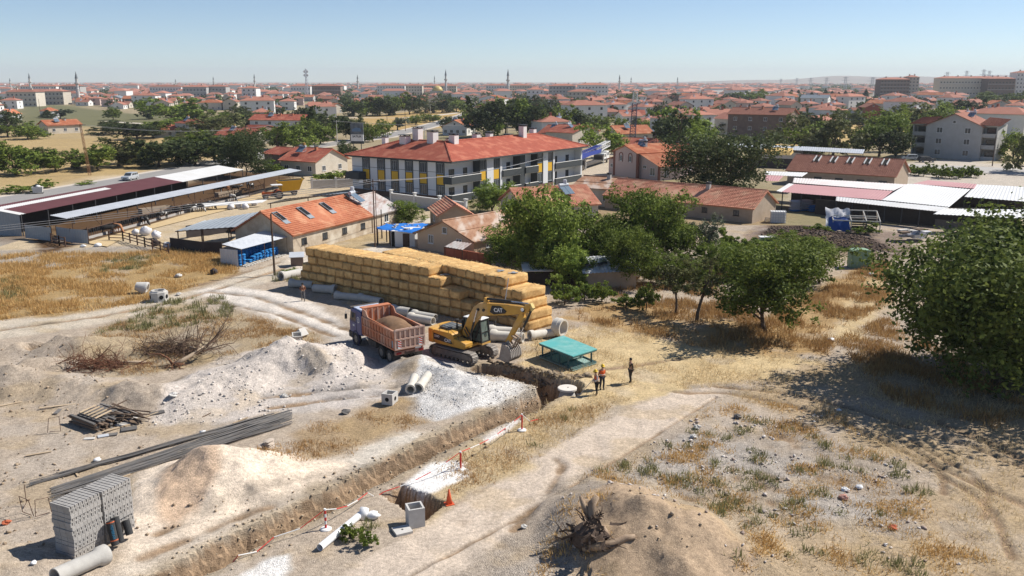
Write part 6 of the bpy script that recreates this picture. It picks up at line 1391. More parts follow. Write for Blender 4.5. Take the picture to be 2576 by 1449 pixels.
gl = MB().hexa([(cxa + .03, cya + .02, cz0_ + .1), (cxb - .03, cya + .02, cz0_ + .1), (cxb - .03, cyb - .02, cz0_ + .1), (cxa + .03, cyb - .02, cz0_ + .1)], [(cxa + .03, cya + .02, cz1_ - .03), (cxb - .21, cya + .02, cz1_ - .03), (cxb - .21, cyb - .02, cz1_ - .03), (cxa + .03, cyb - .02, cz1_ - .03)]); gl.build('cab_window', CG, co_)
MB().b2((cxa - .05, cya - .05, cz1_ + .04), (cxb - .1, cyb + .05, cz1_ + .12)).build('cab_roof', WHT, co_, bevel=.03); MB().b2((cxa, cya - .03, cz0_ - .15), (cxb + .05, cyb + .03, cz0_ + .0)).build('cab_base', EY, co_)
MB().tube([(1.4, 1.3, 2.8), (1.9, 1.55, 2.8)], .02, 5).b2((1.84, 1.5, 2.45), (1.92, 1.7, 2.8)).build('mirror', EK, co_)
def plate_arm(name, side, wd, mat, parent, y0=-.02):
 """box arm: outline in the xz plane given a width"""
 return MB().prism(side, y0 - wd / 2, y0 + wd / 2).build(name, mat, parent, bevel=.02)
boom = plate_arm('boom', [(.15, 1.75), (.55, 1.65), (1.15, 2.7), (1.75, 3.45), (2.55, 3.72), (4.6, 4.08), (6.15, 4.5), (6.25, 4.75), (6.0, 4.92), (4.4, 4.82), (2.4, 4.62), (1.75, 4.52), (1.25, 4.15), (.65, 3.2), (.1, 2.05)], .42, EY, X_)
MB().prism([(2.9, 4.05), (3.3, 3.93), (4.35, 4.18), (4.5, 4.38), (3.9, 4.66), (3.1, 4.58)], -.26, -.235).build('decal', EK, boom); text('CAT', .42, WHT, boom, (3.72, -.27, 4.32), basis((1, 0, .12), (-.12, 0, 1)), .008, bold=True)
for x, z in ((1.75, 4.05), (6.05, 4.68), (2.3, 4.1)): MB().lathe([(.0, -.3), (.11, -.3), (.11, .3), (0, .3)], 12, (x, -.02, z), Matrix.Rotation(PI / 2, 3, 'X')).build('pin', EK, boom)
stick = plate_arm('stick', [(5.85, 4.55), (6.2, 4.45), (6.45, 4.65), (6.62, 5.05), (6.5, 5.25), (6.2, 5.15), (5.72, 4.55), (5.5, 4.15), (4.30, 2.05), (4.45, 1.9), (4.62, 1.95), (5.15, 2.9), (6.0, 4.1)], .34, EY, X_)
MB().prism([(6.28, 5.16), (6.6, 5.28), (6.82, 4.95), (6.66, 4.7), (6.58, 4.9), (6.48, 5.1)], -.15, .15).build('stick_end', M('plate_light_yellow', (.66, .48, .16), .5), stick)
MB().lathe([(0, -.2), (.13, -.2), (.13, -.175), (0, -.175)], 14, (6.18, .0, 4.83), Matrix.Rotation(-PI / 2, 3, 'X') @ Matrix.Identity(3)).build('round_plate', WHT, stick, (0, -.37, 0))
def ram(name, a, b, y, r, parent, k=.55):
 a, b = Vector((a[0], y, a[1])), Vector((b[0], y, b[1])); md = a.lerp(b, k); o = MB().tube([a, md], r, 10).build(name, EK, parent); MB().tube([md, b], r * .55, 8).build('rod', CHR, o)
for y in (-.38, .34): ram('boom_cylinder', (.95, 1.55), (1.75, 4.05), y, .085, boom, .6)
ram('stick_cylinder', (2.35, 4.95), (6.35, 5.2), -.02, .095, boom, .6); MB().prism([(2.2, 4.55), (2.6, 4.6), (2.45, 5.05), (2.3, 5.05)], -.2, .16).build('bracket', EY, boom)
ram('bucket_cylinder', (6.6, 4.75), (5.45, 2.45), -.02, .085, stick, .6)
MB().tube([(1.9, -.1, 4.66), (3.4, -.1, 4.86), (5.6, -.1, 5.05), (6.2, -.15, 5.0)], .03, 6).build('hose', EK, boom); MB().tube([(1.9, .05, 4.66), (3.4, .08, 4.86), (5.6, .08, 5.05), (6.2, .1, 5.0)], .03, 6).build('hose', EK, boom)
MB().tube([(.4, -.35, 2.3), (.9, -.5, 1.9), (1.0, -.42, 1.5), (.7, -.4, 1.35)], .05, 6).build('hose', EK, X_); MB().tube([(.5, -.3, 2.5), (1.1, -.45, 2.0), (1.2, -.42, 1.6)], .05, 6).build('hose', EK, X_)
for y in (-.2, .16): lk = MB().beam((4.95, y, 2.6), (5.45, y, 2.42), .08, .16, up=(0, 1, 0)).beam((5.45, y, 2.42), (5.0, y, 1.65), .07, .14, up=(0, 1, 0)); lk.build('bucket_link', M('link_rusty', (.22, .15, .10), .8, (.32, .24, .17), sc=4, var=.6), stick)
BKT = M('bucket_steel', (.24, .19, .155), .75, (.38, .33, .28), sc=3, var=.7)
bo = [(4.35, 1.98), (4.85, 1.85), (5.15, 1.45), (5.22, 1.05), (4.95, .72), (4.5, .62), (4.05, .72)]
inn = [(4.38, 1.9), (4.8, 1.77), (5.07, 1.42), (5.13, 1.08), (4.9, .80), (4.5, .71), (4.08, .79)]
v = []; n = len(bo)
bm_ = MB()
for y0_, y1_ in ((-.62, .58),):
 for q, fl in ((bo, 0), (inn, 1)):
  vs = [(x, y0_, z) for x, z in q] + [(x, y1_, z) for x, z in q]; bm_.add(vs, [(i, i + 1, i + 1 + n, i + n) if fl else (i + n, i + 1 + n, i + 1, i) for i in range(n - 1)])
bkt = bm_.build('bucket', BKT, X_)
for y in (-.64, .58): MB().prism([*bo], y, y + .05).build('bucket_side', BKT, bkt)
for i in range(6): y = -.6 + i * .235; MB().prism([(4.12, .70), (4.02, .84), (3.72, .66)], y - .04, y + .06).build('tooth', SHOE, bkt)
for i in range(7):     # wear ribs round the outside
 y = -.58 + i * .19; m = MB(); [m.beam((bo[k][0], y, bo[k][1]), (bo[k + 1][0], y, bo[k + 1][1]), .05, .12) for k in range(1, 5)]; m.build('rib', SHOE, bkt)
MB().prism([(4.25, 1.9), (4.6, 2.2), (5.0, 1.75), (4.85, 1.85)], -.2, -.14).build('bucket_ear', BKT, bkt); MB().prism([(4.25, 1.9), (4.6, 2.2), (5.0, 1.75), (4.85, 1.85)], .1, .16).build('bucket_ear', BKT, bkt)
# concrete pipes, rings and boxes
def pipe(x0, y0, x1, y1, r, mat, label, name='concrete_pipe', cat='pipe', group=None, bell=1.25, wall=.16, sink=.0, roll=0):
 """hollow pipe lying between two photo points of its ends (bell at the first end)"""
 a, b = on(x0, y0), on(x1, y1); a.z += r - sink; b.z += r - sink; d = b - a; L = d.length
 t = MB(); prof = [(r * (1 - wall), 0), (r * bell, 0), (r * bell, r * .9), (r, r * 1.3), (r, L), (r * (1 - wall), L)]
 T_ = d.to_track_quat('Z', 'Y').to_matrix(); t.lathe(prof, 20, (0, 0, 0), T_, close=True)
 o = t.build(name, mat, None, a, smooth=False); b_ = o.data; b_.polygons.foreach_set('use_smooth', [True] * len(b_.polygons));
 e = o.modifiers.new('edge', 'EDGE_SPLIT'); e.split_angle = R(40)
 return tag(o, label, cat, group)
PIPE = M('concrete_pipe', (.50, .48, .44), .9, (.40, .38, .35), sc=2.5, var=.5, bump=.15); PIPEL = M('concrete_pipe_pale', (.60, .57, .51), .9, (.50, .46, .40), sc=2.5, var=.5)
PVC = M('pvc_white', (.80, .80, .80), .4, sc=3, var=.1, spec=.5)
for a in (
 (1033, 991, 1043, 951, .30, PIPEL, 'left one of two concrete pipes lying side by side near the gravel heap'), (1053, 987, 1077, 950, .30, PIPEL, 'right one of two concrete pipes lying side by side near the gravel heap'),
 (268, 1412, 140, 1470, .36, PIPE, 'large grey concrete pipe cut by the bottom left corner of the frame'), (707, 705, 757, 694, .42, PIPE, 'sunlit concrete pipe at the far end of the front straw stack'),
 (730, 722, 788, 726, .40, PIPE, 'shaded concrete pipe behind the walking man'), (846, 739, 790, 735, .42, PIPE, 'shaded concrete pipe right of the walking man'), (846, 752, 905, 758, .36, PIPE, 'third shaded pipe along the front straw stack'), (905, 757, 960, 768, .36, PIPE, 'pipe touching the third shaded pipe'),
 (985, 790, 1032, 797, .42, PIPE, 'shaded pipe behind the truck bed'), (1031, 807, 1090, 818, .36, PIPEL, 'sunlit concrete pipe between the truck and the excavator'), (1040, 800, 1096, 810, .36, PIPE, 'dark pipe behind the sunlit one at the straw stack'),
 (1232, 843, 1305, 848, .40, PIPEL, 'pale concrete pipe behind the excavator cab'), (1236, 856, 1316, 862, .42, PIPEL, 'nearer pale concrete pipe behind the excavator arm'), (1332, 855, 1392, 847, .36, PIPEL, 'pale concrete pipe between the straw stack and the teal trench box'),
): pipe(*a)
pipe(805, 1386, 915, 1296, .17, PVC, 'long white plastic pipe with a socket end beside the trench', 'plastic_pipe', bell=1.0, wall=.1)
t = on(911, 1305); o = MB().tube([(0, 0, 0), (.12, .15, .5)], [.22, .22], 14).build('pipe_branch', PVC, None, t, smooth=True); tag(o, 'short white branch socket at the end of the long white pipe', 'pipe')
p = on(1408, 846); t = MB(); T_ = Matrix.Rotation(-.62, 3, 'Z') @ Matrix.Rotation(PI / 2, 3, 'Y'); t.lathe([(.60, -.38), (.78, -.38), (.78, .06), (.74, .08), (.74, .38), (.60, .38)], 30, (0, 0, .78), T_, close=True)
o = t.build('concrete_ring', PIPEL, None, p); tag(o, 'large concrete ring standing upright beside the straw stack', 'concrete ring')
p = on(357, 737); t = MB(); T_ = Matrix.Rotation(.15, 3, 'Z') @ Matrix.Rotation(R(-72), 3, 'Y'); t.lathe([(.52, -.6), (.68, -.6), (.68, -.42), (.40, .55), (.30, .55), (.30, .4)], 24, (0, 0, .58), T_, close=True); t = t.build('concrete_cone', CONCL, None, p); tag(t, 'concrete manhole cone lying on its side in the dry grass', 'manhole cone')
T_ = Matrix.Rotation(.15, 3, 'Z')
p = on(401, 757); th_ = thing('concrete_chamber', 'octagonal concrete manhole chamber with round side holes on the dirt track', 'manhole chamber', p, .25)
t = MB(); t.lathe([(.62, .0), (.86, 0), (.86, .95), (.70, .97), (.70, 1.08), (.58, 1.08), (.58, .1)], 8, close=True); t.build('body', CONCL, th_)
for a in (-1.18, -.39 - 1.57 - .785, .39 - .785): T_ = Matrix.Rotation(a, 3, 'Z') @ Matrix.Rotation(PI / 2, 3, 'Y'); MB().lathe([(.0, .79), (.17, .79), (.2, .81), (.2, .83), (0, .83)], 16, (0, 0, .5), T_).build('side_hole', BLACK, th_)
def cbox(p, rz, w_, h_, label, holes=(), mat=CONCL, tilt=0, name='concrete_box'):
 th_ = thing(name, label, 'concrete box', p, rz, rot=(tilt, 0, rz)); m = MB(); k = .09
 a = w_ / 2; m.b2((-a, -a, 0), (a, -a + k, h_)); m.b2((-a, a - k, 0), (a, a, h_)); m.b2((-a, -a + k, 0), (-a + k, a - k, h_)); m.b2((a - k, -a + k, 0), (a, a - k, h_)); m.b2((-a + k, -a + k, 0), (a - k, a - k, .1)); m.build('body', mat, th_)
 for ax in holes:
  T_ = Matrix.Rotation(ax, 3, 'Z') @ Matrix.Rotation(PI / 2, 3, 'Y'); MB().lathe([(0, a + .002), (w_ * .18, a + .002), (w_ * .18, a + .006), (0, a + .006)], 14, (0, 0, h_ * .5), T_).build('side_hole', BLACK, th_)
 return th_
cbox(on(981, 1014), -.35, .80, .75, 'pale concrete inspection box with round holes beside the two pipes', (-PI / 2, 0))
cbox(on(1045, 1320), .35, .78, 1.0, 'pale concrete inspection box standing in the square pit')
cbox(on(748, 854), .3, .8, .5, 'broken concrete box left of the dump truck', (), CONCL, .25)
cbox(on(764, 848), 1.0, .7, .7, 'tilted concrete box leaning on the broken one', (), CONCL, -.7)
p = on(1012, 1338); o = MB().box((0, 0, .07), (.82, .66, .13), .5).build('concrete_slab', CONCL, None, p, (.06, .05, 0)); tag(o, 'square concrete lid with a small hole lying beside the pit', 'concrete lid'); MB().lathe([(0, 0), (.05, 0), (.05, .004), (0, .004)], 10, (0, 0, .137)).build('hole', BLACK, o)
p = at(1427, 978, .12); th_ = thing('manhole_shaft', 'round white manhole cover on a concrete cone rising from the trench', 'manhole', (p.x, p.y, 0))
MB().lathe([(.40, .06), (.55, -.3), (.9, -1.5), (.95, -1.9)], 24).build('cone', CONC, th_, smooth=True); MB().lathe([(.62, .06), (.66, .08), (.66, .2), (.62, .22)], 28).build('cover', M('cover_white', (.70, .66, .60), .9, (.60, .55, .48), sc=3, var=.5), th_)
MB().lathe([(0, .221), (.06, .221), (.06, .225), (0, .225)], 10, (.05, 0, 0)).build('cover_hole', BLACK, th_)
# teal trench box lying flat
TEAL = M('paint_teal', (.07, .33, .31), .6, (.24, .46, .43), sc=1.6, var=.8, c3=(.10, .38, .37)); TEALD = M('paint_teal_frame', (.06, .12, .12), .7, (.10, .16, .15), sc=3, var=.5); TEALP = M('paint_teal_dusty', (.28, .40, .37), .8, (.22, .34, .32), sc=1.5, var=.6)
Q = [at(1355.5, 863, 1.2), at(1441.5, 896.5, 1.2), at(1502.6, 877.7, 1.2), at(1417, 843.7, 1.2)]; c = sum(Q, Vector()) / 4; c.z = 0
t = thing('trench_box', 'teal steel trench shield lying flat, its two plates held apart by short struts', 'trench shield', c)
q = [v - c for v in Q]
MB().slab(q, .07).build('upper_plate', TEAL, t); z12 = Vector((0, 0, -1.08)); lo = [v + z12 for v in q]; MB().slab(lo, .06).build('lower_plate', TEALP, t)
for nm, qq, dz in (('upper_frame', q, -.12), ('lower_frame', lo, .05)):
 m = MB(); [m.beam(a.lerp(sum(qq, Vector()) / 4, .03) + Vector((0, 0, dz)), b.lerp(sum(qq, Vector()) / 4, .03) + Vector((0, 0, dz)), .09, .1) for a, b in zip(qq, qq[1:] + qq[:1])]; m.build(nm, TEALD, t)
for v_, us in ((.10, (.04, .30, .55, .80)), (.86, (.3, .62, .93))):
 for u in us: a = q[0].lerp(q[1], u).lerp(q[3].lerp(q[2], u), v_); MB().beam(a - Vector((0, 0, .1)), a + z12 + Vector((0, 0, .03)), .13, .13).build('strut', TEALD, t)
m = MB()
for u in (.12, .62, .93): a = lo[0].lerp(lo[1], u); b = lo[3].lerp(lo[2], u); m.beam(a + Vector((0, 0, .06)), b + Vector((0, 0, .06)), .1, .08)
m.build('cross_rail', TEALD, t); MB().tube([q[0] + Vector((-.05, 0, -.1)), q[0] + Vector((-.25, -.1, -.5)), q[0] + Vector((-.1, -.1, -.7)), q[0] + Vector((-.2, -.1, -1.1))], .02, 5).build('chain', IRON, t)
# people
SKN = M('skin', (.42, .25, .17), .6, sc=5, var=.1); HAIR = M('hair_dark', (.03, .022, .018), .8); SHOEM = M('shoe_dark', (.04, .035, .03), .8)
def person(label, p, rz, top, legs, stride=0.0, vest=None, helmet=None, arms=((.24, .05, 1.15), (.2, .1, .92), (-.24, .05, 1.15), (-.22, .12, .92)), lean=0.0, hgt=1.75):
 """figure facing local -y; arms = left elbow, left hand, right elbow, right hand"""
 t = thing('person', label, 'person', p, rz); s = hgt / 1.75
 le, lh, re, rh = arms; ly = lean
 J = [(0, 0, .98, .13), (0, -.01 + ly * .4, 1.18, .125), (0, -.01 + ly, 1.40, .13), (0, -.02 + ly, 1.52, .055), (0, -.04 + ly * 1.2, 1.60, .085), (0, -.05 + ly * 1.2, 1.70, .085),
   (.19, ly, 1.42, .062), (*le, .045), (*lh, .035), (lh[0] * .98, lh[1] - .05, lh[2] - .09, .03), (-.19, ly, 1.42, .062), (*re, .045), (*rh, .035), (rh[0] * .98, rh[1] - .05, rh[2] - .09, .03),
   (.10, 0, .90, .095), (.11, -.04 - stride * .5, .50, .065), (.11, .02 - stride, .09, .048), (.11, -.12 - stride, .04, .04), (-.10, 0, .90, .095), (-.11, -.03 + stride * .4, .50, .065), (-.11, .03 + stride, .09, .048), (-.11, -.10 + stride, .04, .04)]
 E_ = [(0, 1), (1, 2), (2, 3), (3, 4), (4, 5), (2, 6), (6, 7), (7, 8), (8, 9), (2, 10), (10, 11), (11, 12), (12, 13), (0, 14), (14, 15), (15, 16), (16, 17), (0, 18), (18, 19), (19, 20), (20, 21)]
 J = [(a * s, b * s, c_ * s, r_ * s) for a, b, c_, r_ in J]
 def piece(name, ids, k, mat, root):
  mp = {i: n for n, i in enumerate(ids)}; me = skin(name, [(*J[i][:3], J[i][3] * k) for i in ids], [(mp[a], mp[b]) for a, b in E_ if a in mp and b in mp], 1, mp[root]); me.materials.clear(); me.materials.append(mat); return inst(name, me, t)
 piece('body', range(22), 1.0, SKN, 0)
 piece('shirt', [0, 1, 2, 6, 7, 8, 10, 11, 12], 1.16, top, 0); piece('trousers', [0, 14, 15, 16, 18, 19, 20], 1.2, legs, 0)
 for a, b in ((16, 17), (20, 21)): piece('shoe', [a, b], 1.25, SHOEM, a)
 h_ = MB().lathe([(.0, .115), (.06, .105), (.098, .06), (.105, .0), (.09, -.06)][::-1], 12, (J[5][0], J[5][1] + .018, J[5][2] + .0)); h_.build('hair', HAIR, t, smooth=True)
 fc = MB()
 for e in (-.035, .035): fc.box((J[4][0] + e, J[4][1] - .098 * s, J[4][2] + .045), (.02, .02, .012))
 fc.build('eyes', HAIR, t); MB().box((J[4][0], J[4][1] - .105 * s, J[4][2] + .01), (.025, .04, .04)).build('nose', SKN, t)
 if vest: piece('vest', [0, 1, 2, 6, 10], 1.32, vest, 0); MB().lathe([(.19, -.02), (.2, .02)], 14, (0, ly * .5, 1.12 * s)).build('vest_band', M('reflective', (.7, .7, .66), .4), t)
 if helmet:
  o = MB().lathe([(.155, -.01), (.155, .005), (.125, .01), (.12, .06), (.085, .125), (.03, .15), (.0, .152)], 16, (J[5][0], J[5][1] + .0, J[5][2] + .02)).build('helmet', helmet, t, smooth=True); MB().box((J[5][0], J[5][1] - .16, J[5][2] + .02), (.16, .1, .015)).build('helmet_peak', helmet, o)
 return t
CL = lambda n, c: M('cloth_' + n, c, .9, tuple(x * .75 for x in c), sc=6, var=.5)
VEST = CL('vest_orange', (.75, .13, .03)); HELM = M('helmet_yellow', (.70, .46, .03), .4, sc=3, var=.1)
person('walking man in a brown jacket and grey trousers on the white gravel path', on(763, 757), .3, CL('brown', (.20, .075, .04)), CL('grey', (.15, .14, .14)), .24, arms=((.27, .02, 1.18), (.10, -.22, 1.12), (-.27, .02, 1.18), (-.06, -.24, 1.14)))
person('worker in a yellow helmet, orange vest and white sleeves holding a shovel by the trench', on(1501, 994), -1.2, CL('white', (.62, .58, .54)), CL('black', (.02, .02, .022)), .06, VEST, HELM, arms=((.26, -.10, 1.18), (.16, -.30, 1.02), (-.25, -.05, 1.16), (-.16, -.26, .92)), lean=-.06)
person('worker in a yellow helmet and orange vest with dark trousers behind the shovelling one', on(1514, 980), .4, CL('rust', (.35, .09, .04)), CL('navy', (.04, .042, .055)), .04, VEST, HELM)
person('man in dark clothes standing alone with his face turned to the trench', on(1586, 963), -1.35, CL('darkolive', (.055, .045, .032)), CL('darkgrey', (.045, .040, .036)), .02, hgt=1.8)
p = on(1501, 994) + Vector((-.35, -.05, 0)); o = MB().tube([(.1, .05, 1.15), (-.75, .15, .05)], .022, 6).build('shovel', WOODW, None, p); tag(o, 'shovel with a wooden handle held by the worker', 'shovel'); MB().box((-.85, .16, .02), (.3, .22, .03)).build('blade', STEEL, o)
# barrier posts, tape, cone
RED = M('paint_red', (.62, .04, .035), .5, sc=4, var=.2); WH2 = M('paint_white_post', (.80, .79, .77), .5, sc=4, var=.2); CONEM = M('cone_orange', (.72, .13, .05), .6, sc=4, var=.3)
posts = []
for x, y, lb in ((1313, 1083, 'red barrier post with a white round base, farthest along the trench'), (1159, 1181, 'red barrier post with a white cap beside the white sand patch'), (820, 1332, 'red and white banded barrier post near the white plastic pipe')):
 p = on(x, y); t = thing('barrier_post', lb, 'barrier post', p); MB().lathe([(.27, 0), (.27, .05), (.22, .09), (.06, .1)], 18).build('base', WH2, t)
 for k in range(5): MB().tube([(0, 0, .1 + k * .18), (0, 0, .28 + k * .18)], .05 if k % 2 else .053, 10).build('band', RED if k % 2 == 0 or y < 1300 else WH2, t)
 MB().tube([(0, 0, 1.0), (0, 0, 1.08)], .06, 10).build('cap', WH2, t); posts.append(p + Vector((0, 0, 1.03)))
TP = [posts[0] + Vector((1.0, 1.6, -.95)), posts[0], posts[1], on(965, 1238, .25), on(925, 1253, .3), posts[2], on(690, 1366, .3), on(600, 1410, .25), on(470, 1449, .3)]
t = thing('barrier_tape', 'red and white barrier chain strung between the posts along the trench', 'barrier tape', (TP[1].x, TP[1].y, 0))
for a, b in zip(TP, TP[1:]):
 n = max(2, int((b - a).length / .9)); f = lambda q: a.lerp(b, q) - Vector((TP[1].x, TP[1].y, .28 * math.sin(PI * q)))
 for k in range(n): MB().tube([f(k / n), f((k + 1) / n)], .022, 5).build('tape_segment', WH2 if k % 2 else RED, t)
p = on(1130, 1268); t = thing('traffic_cone', 'orange traffic cone at the edge of the dirt track by the pit', 'traffic cone', p); MB().lathe([(.17, .04), (.035, .80), (.0, .81)], 16).build('cone', CONEM, t, smooth=True); MB().box((0, 0, .02), (.44, .44, .05), .4).build('base', CONEM, t)
# concrete block stacks and roofing rolls
BLK = M('pumice_block', (.43, .41, .385), .95, (.35, .33, .31), sc=4, var=.6, bump=.5, bsc=40, rnd=.07)
bl = MB(); bl.b2((-.092, -.195, .004), (.092, .195, .186))
nb = MB(); nb.b2((-.092, -.195, .004), (.092, .195, .06)); nb.b2((-.092, -.195, .061), (-.03, .195, .186)); nb.b2((.03, -.195, .061), (.092, .195, .186)); nb.b2((-.0299, -.15, .062), (.0299, .15, .16))
blm, nbm = bl.mesh('block', BLK), nb.mesh('block', BLK)
b0 = on(190, 1408); uu = Vector((.42, .91, 0)).normalized(); vv = Vector((-uu.y, uu.x, 0))
for k, (off, rows, lb) in enumerate(((0, 13, 'taller near stack of grey hollow concrete blocks, left of the roofing rolls'), (1.66, 13, 'far stack of grey hollow concrete blocks behind the roofing rolls'))):
 t = thing('block_stack', lb, 'block stack', b0 + uu * off - vv * (.05 * k), math.atan2(uu.y, uu.x), 'stacks of concrete blocks')
 for r_ in range(rows):
  jx, jy = random.uniform(-.03, .03), random.uniform(-.03, .03)
  for i in range(8):
   for j in range(3):
    if 0 < i and j > 0 and r_ < rows - 1: continue
    me = nbm if (r_ % 3 != 1) else blm
    inst('block', me, t, (.1 + i * .198 + jx, .2 + j * .405 + jy, r_ * .192), (0, 0, random.uniform(-.015, .015)))
ROLL = M('roofing_felt', (.028, .03, .032), .8, (.05, .05, .05), sc=5, var=.5); RBL = M('roll_blue_print', (.04, .20, .34), .7); ROR = M('roll_orange_print', (.55, .14, .06), .7)
for k, (u, lb) in enumerate(((1.60, 'black roofing felt roll with blue lettering leaning on the blocks, nearest'), (1.95, 'middle black roofing felt roll leaning on the blocks'), (2.55, 'short black roofing felt roll at the far end of the blocks'))):
 p = b0 + uu * u - vv * (.62 - .08 * k); t = thing('felt_roll', lb, 'roofing roll', p + Vector((0, 0, .03)), 0, 'roofing felt rolls'); d = (vv * .32 + uu * .12 + Vector((0, 0, 1.0 - .35 * (k == 2)))).normalized(); L_ = 1.12 - .42 * (k == 2)
 MB().tube([(0, 0, 0), d * L_], .17, 16).build('roll', ROLL, t, smooth=False)
 if k == 0:
  for z in (.18, .92): MB().tube([d * L_ * z, d * L_ * (z + .05)], .173, 16, cap=False).build('orange_band', ROR, t)
  n_ = Vector((.55, -.83, 0)); n_ = (n_ - d * n_.dot(d)).normalized(); text('MEMBRAN', .17, RBL, t, d * L_ * .55 + n_ * .175, Matrix((d * -1, n_.cross(d * -1), n_)).transposed(), .01, sx=.8)
# rebar, timber, sacks
BAR = M('rebar_steel', (.085, .088, .095), .6, (.15, .13, .115), sc=2, var=.6, stretch=(1, 1, 4))
for (xa, ya, xb, yb, wa, wb, n, lb) in ((75, 1221, 690, 1048, 10, 14, 26, 'long narrow bundle of dark reinforcing bars, upper of two'), (130, 1248, 735, 1052, 32, 34, 80, 'long wide bundle of dark reinforcing bars beside the block stacks')):
 a0, a1, b0_, b1_ = at(xa, ya - wa / 2), at(xa, ya + wa / 2), at(xb, yb - wb / 2), at(xb, yb + wb / 2); t = thing('rebar_bundle', lb, 'rebar', (a0 + b0_) / 2); c = (a0 + b0_) / 2; m = MB()
 for i in range(n):
  q = random.random(); q2 = min(1, max(0, q + random.uniform(-.25, .25))); z = random.uniform(.04, .16) * (1 + .5 * math.sin(PI * q)); a = a0.lerp(a1, q).lerp(b0_, random.uniform(-.01, .12) if i % 3 else 0); b = b0_.lerp(b1_, q2).lerp(a0, random.uniform(-.01, .1) if i % 4 else 0); md = a.lerp(b, .5) + Vector((random.uniform(-.1, .1), random.uniform(-.1, .1), 0))
  P = []
  W2 = [a.lerp(b, k / 8) + (md - a.lerp(b, .5)) * math.sin(PI * k / 8) for k in range(9)]; ZZ = gh(np.array([q_.x for q_ in W2]), np.array([q_.y for q_ in W2]))
  m.tube([(q_.x - c.x, q_.y - c.y, max(0, float(zz)) + z) for q_, zz in zip(W2, ZZ)], .018, 4)
 tag(m.build('bar', BAR, t), kind='stuff')
PLK = M('timber_plank', (.52, .41, .28), .9, (.40, .30, .20), sc=4, var=.5, stretch=(1, 1, 3), rnd=.15); PLG = M('formwork_panel', (.10, .095, .095), .8, (.18, .165, .15), sc=2, var=.6, rnd=.2); PLO = M('old_timber', (.20, .14, .10), .95, (.12, .085, .06), sc=4, var=.6, rnd=.25)
def plank(p, L, w_, h_, rz, mat, label=None, par=None, tilt=0.0, name='plank', cat='plank', group=None):
 o = MB().b2((-L / 2, -w_ / 2, 0), (L / 2, w_ / 2, h_)).build(name, mat, par, p, (0, tilt, rz))
 return tag(o, label, cat, group) if label else o
tc_ = on(258, 1062); t = thing('timber_pile', 'pile of old boards and black formwork panels topped by five pale planks', 'timber pile', tc_, -.55)
for k in range(7):
 for j in range(9): plank((random.uniform(-.25, .25), -1.15 + j * .27 + random.uniform(-.05, .05), .02 + k * .085), 2.6 + random.uniform(-.5, .5), .16, .075, random.uniform(-.06, .06) + (PI / 2 if False else 0), PLO if k % 3 else PLG, par=t, name='board')
for k in range(3): plank((-.3 + k * .1, .2 * k - .3, .63 + k * .03), 1.5, 1.0, .025, .1 * k, PLG, par=t, name='panel', tilt=.03)
for k in range(5): plank((-1.0 + k * .42, -.25 - .02 * k, .74), .09, 1.35, .06, .25, PLK, par=t, name='pale_plank')
for k in range(22): plank((.9 + random.uniform(-.4, .9), .7 + random.uniform(-.6, .6), .3 + random.uniform(0, .4)), 1.8 + random.random(), .06, .05, random.uniform(-.35, .35) + .2, PLO, par=t, name='batten', tilt=random.uniform(-.1, .1))
plank((.2, .6, .8), 2.0, .07, .06, 1.3, PLO, par=t, name='batten', tilt=-.25)
for x, y, L, w_, rz, mt, lb in (
 (333, 1008, 2.5, 1.0, -.55, CONCL, 'pale grey sheet board leaning behind the timber pile'), (145, 1023, 2.2, .18, .35, PLK, 'long pale plank left of the timber pile'), (145, 1037, .28, .8, .1, PLG, 'short dark board standing left of the timber pile'), (15, 1000, 1.8, .14, .75, PLK, 'pale plank at the left edge of the picture'),
 (295, 1078, 1.6, .2, .9, PLK, 'pale plank leaning at the front of the timber pile'), (325, 1080, .9, .6, .4, PLG, 'dark panel piece in front of the timber pile'), (310, 1068, .9, .5, .9, CONCL, 'pale panel piece at the right of the timber pile'), (280, 1095, .7, .4, .3, PLG, 'small dark board piece below the timber pile'), (340, 1062, .8, .5, -.4, PLO, 'weathered board right of the timber pile'), (202, 1072, .9, .3, -.8, PLG, 'dark narrow panel below the timber pile'), (395, 1040, .9, .5, .5, PLG, 'dark board at the foot of the gravel heap'), (380, 1045, 1.0, .1, .9, PLK, 'thin batten at the foot of the gravel heap'), (260, 1098, .6, .4, .5, METS, 'grey metal sheet piece near the timber pile'), (225, 1105, .6, .3, .2, CONCL, 'pale offcut left of the metal sheet piece'),
 (605, 1059, 1.1, .12, .95, PLK, 'pale plank lying across the reinforcing bars'), (193, 1194, .8, .1, -.9, PLK, 'short plank under the narrow bar bundle'), (97, 1143, 1.3, .16, .45, PLK, 'pale split board in the left dirt'), (312, 1200, .7, .14, .7, PLK, 'pale offcut beside the far block stack'), (520, 1045, .7, .06, 1.1, PLO, 'small stick stuck in the ground by the gravel'),
): p = on(x, y, .03); plank(p, L, w_, .04, rz, mt, lb, tilt=random.uniform(-.06, .06))
CEM = M('cement_sack', (.52, .45, .38), .8, (.42, .34, .27), sc=4, var=.5, rnd=.1); csm = sack_mesh(CEM, .62, .44, .14); p = on(672, 1139); t = thing('pallet', 'broken wooden pallet under the cement sacks', 'pallet', p, -.3)
for j in range(6): plank((0, -.5 + j * .2, .08), 1.3, .1, .025, 0, PLK, par=t, name='board')
for x in (-.5, 0, .5): plank((x, 0, 0), .09, 1.1, .08, 0, PLK, par=t, name='bearer')
for c, (dx, n) in enumerate(((-.28, 3), (.12, 5))):
 for k in range(n): o = inst('sack', csm, None, p + Vector((dx, -.05 + .12 * c, .1 + k * .125)), (0, random.uniform(-.05, .05), 1.2 + random.uniform(-.2, .2))); tag(o, 'beige cement sack in the %s pile on the broken pallet, %s' % (('lower left', 'taller right')[c], lay(k, n)), 'sack', 'cement sacks')
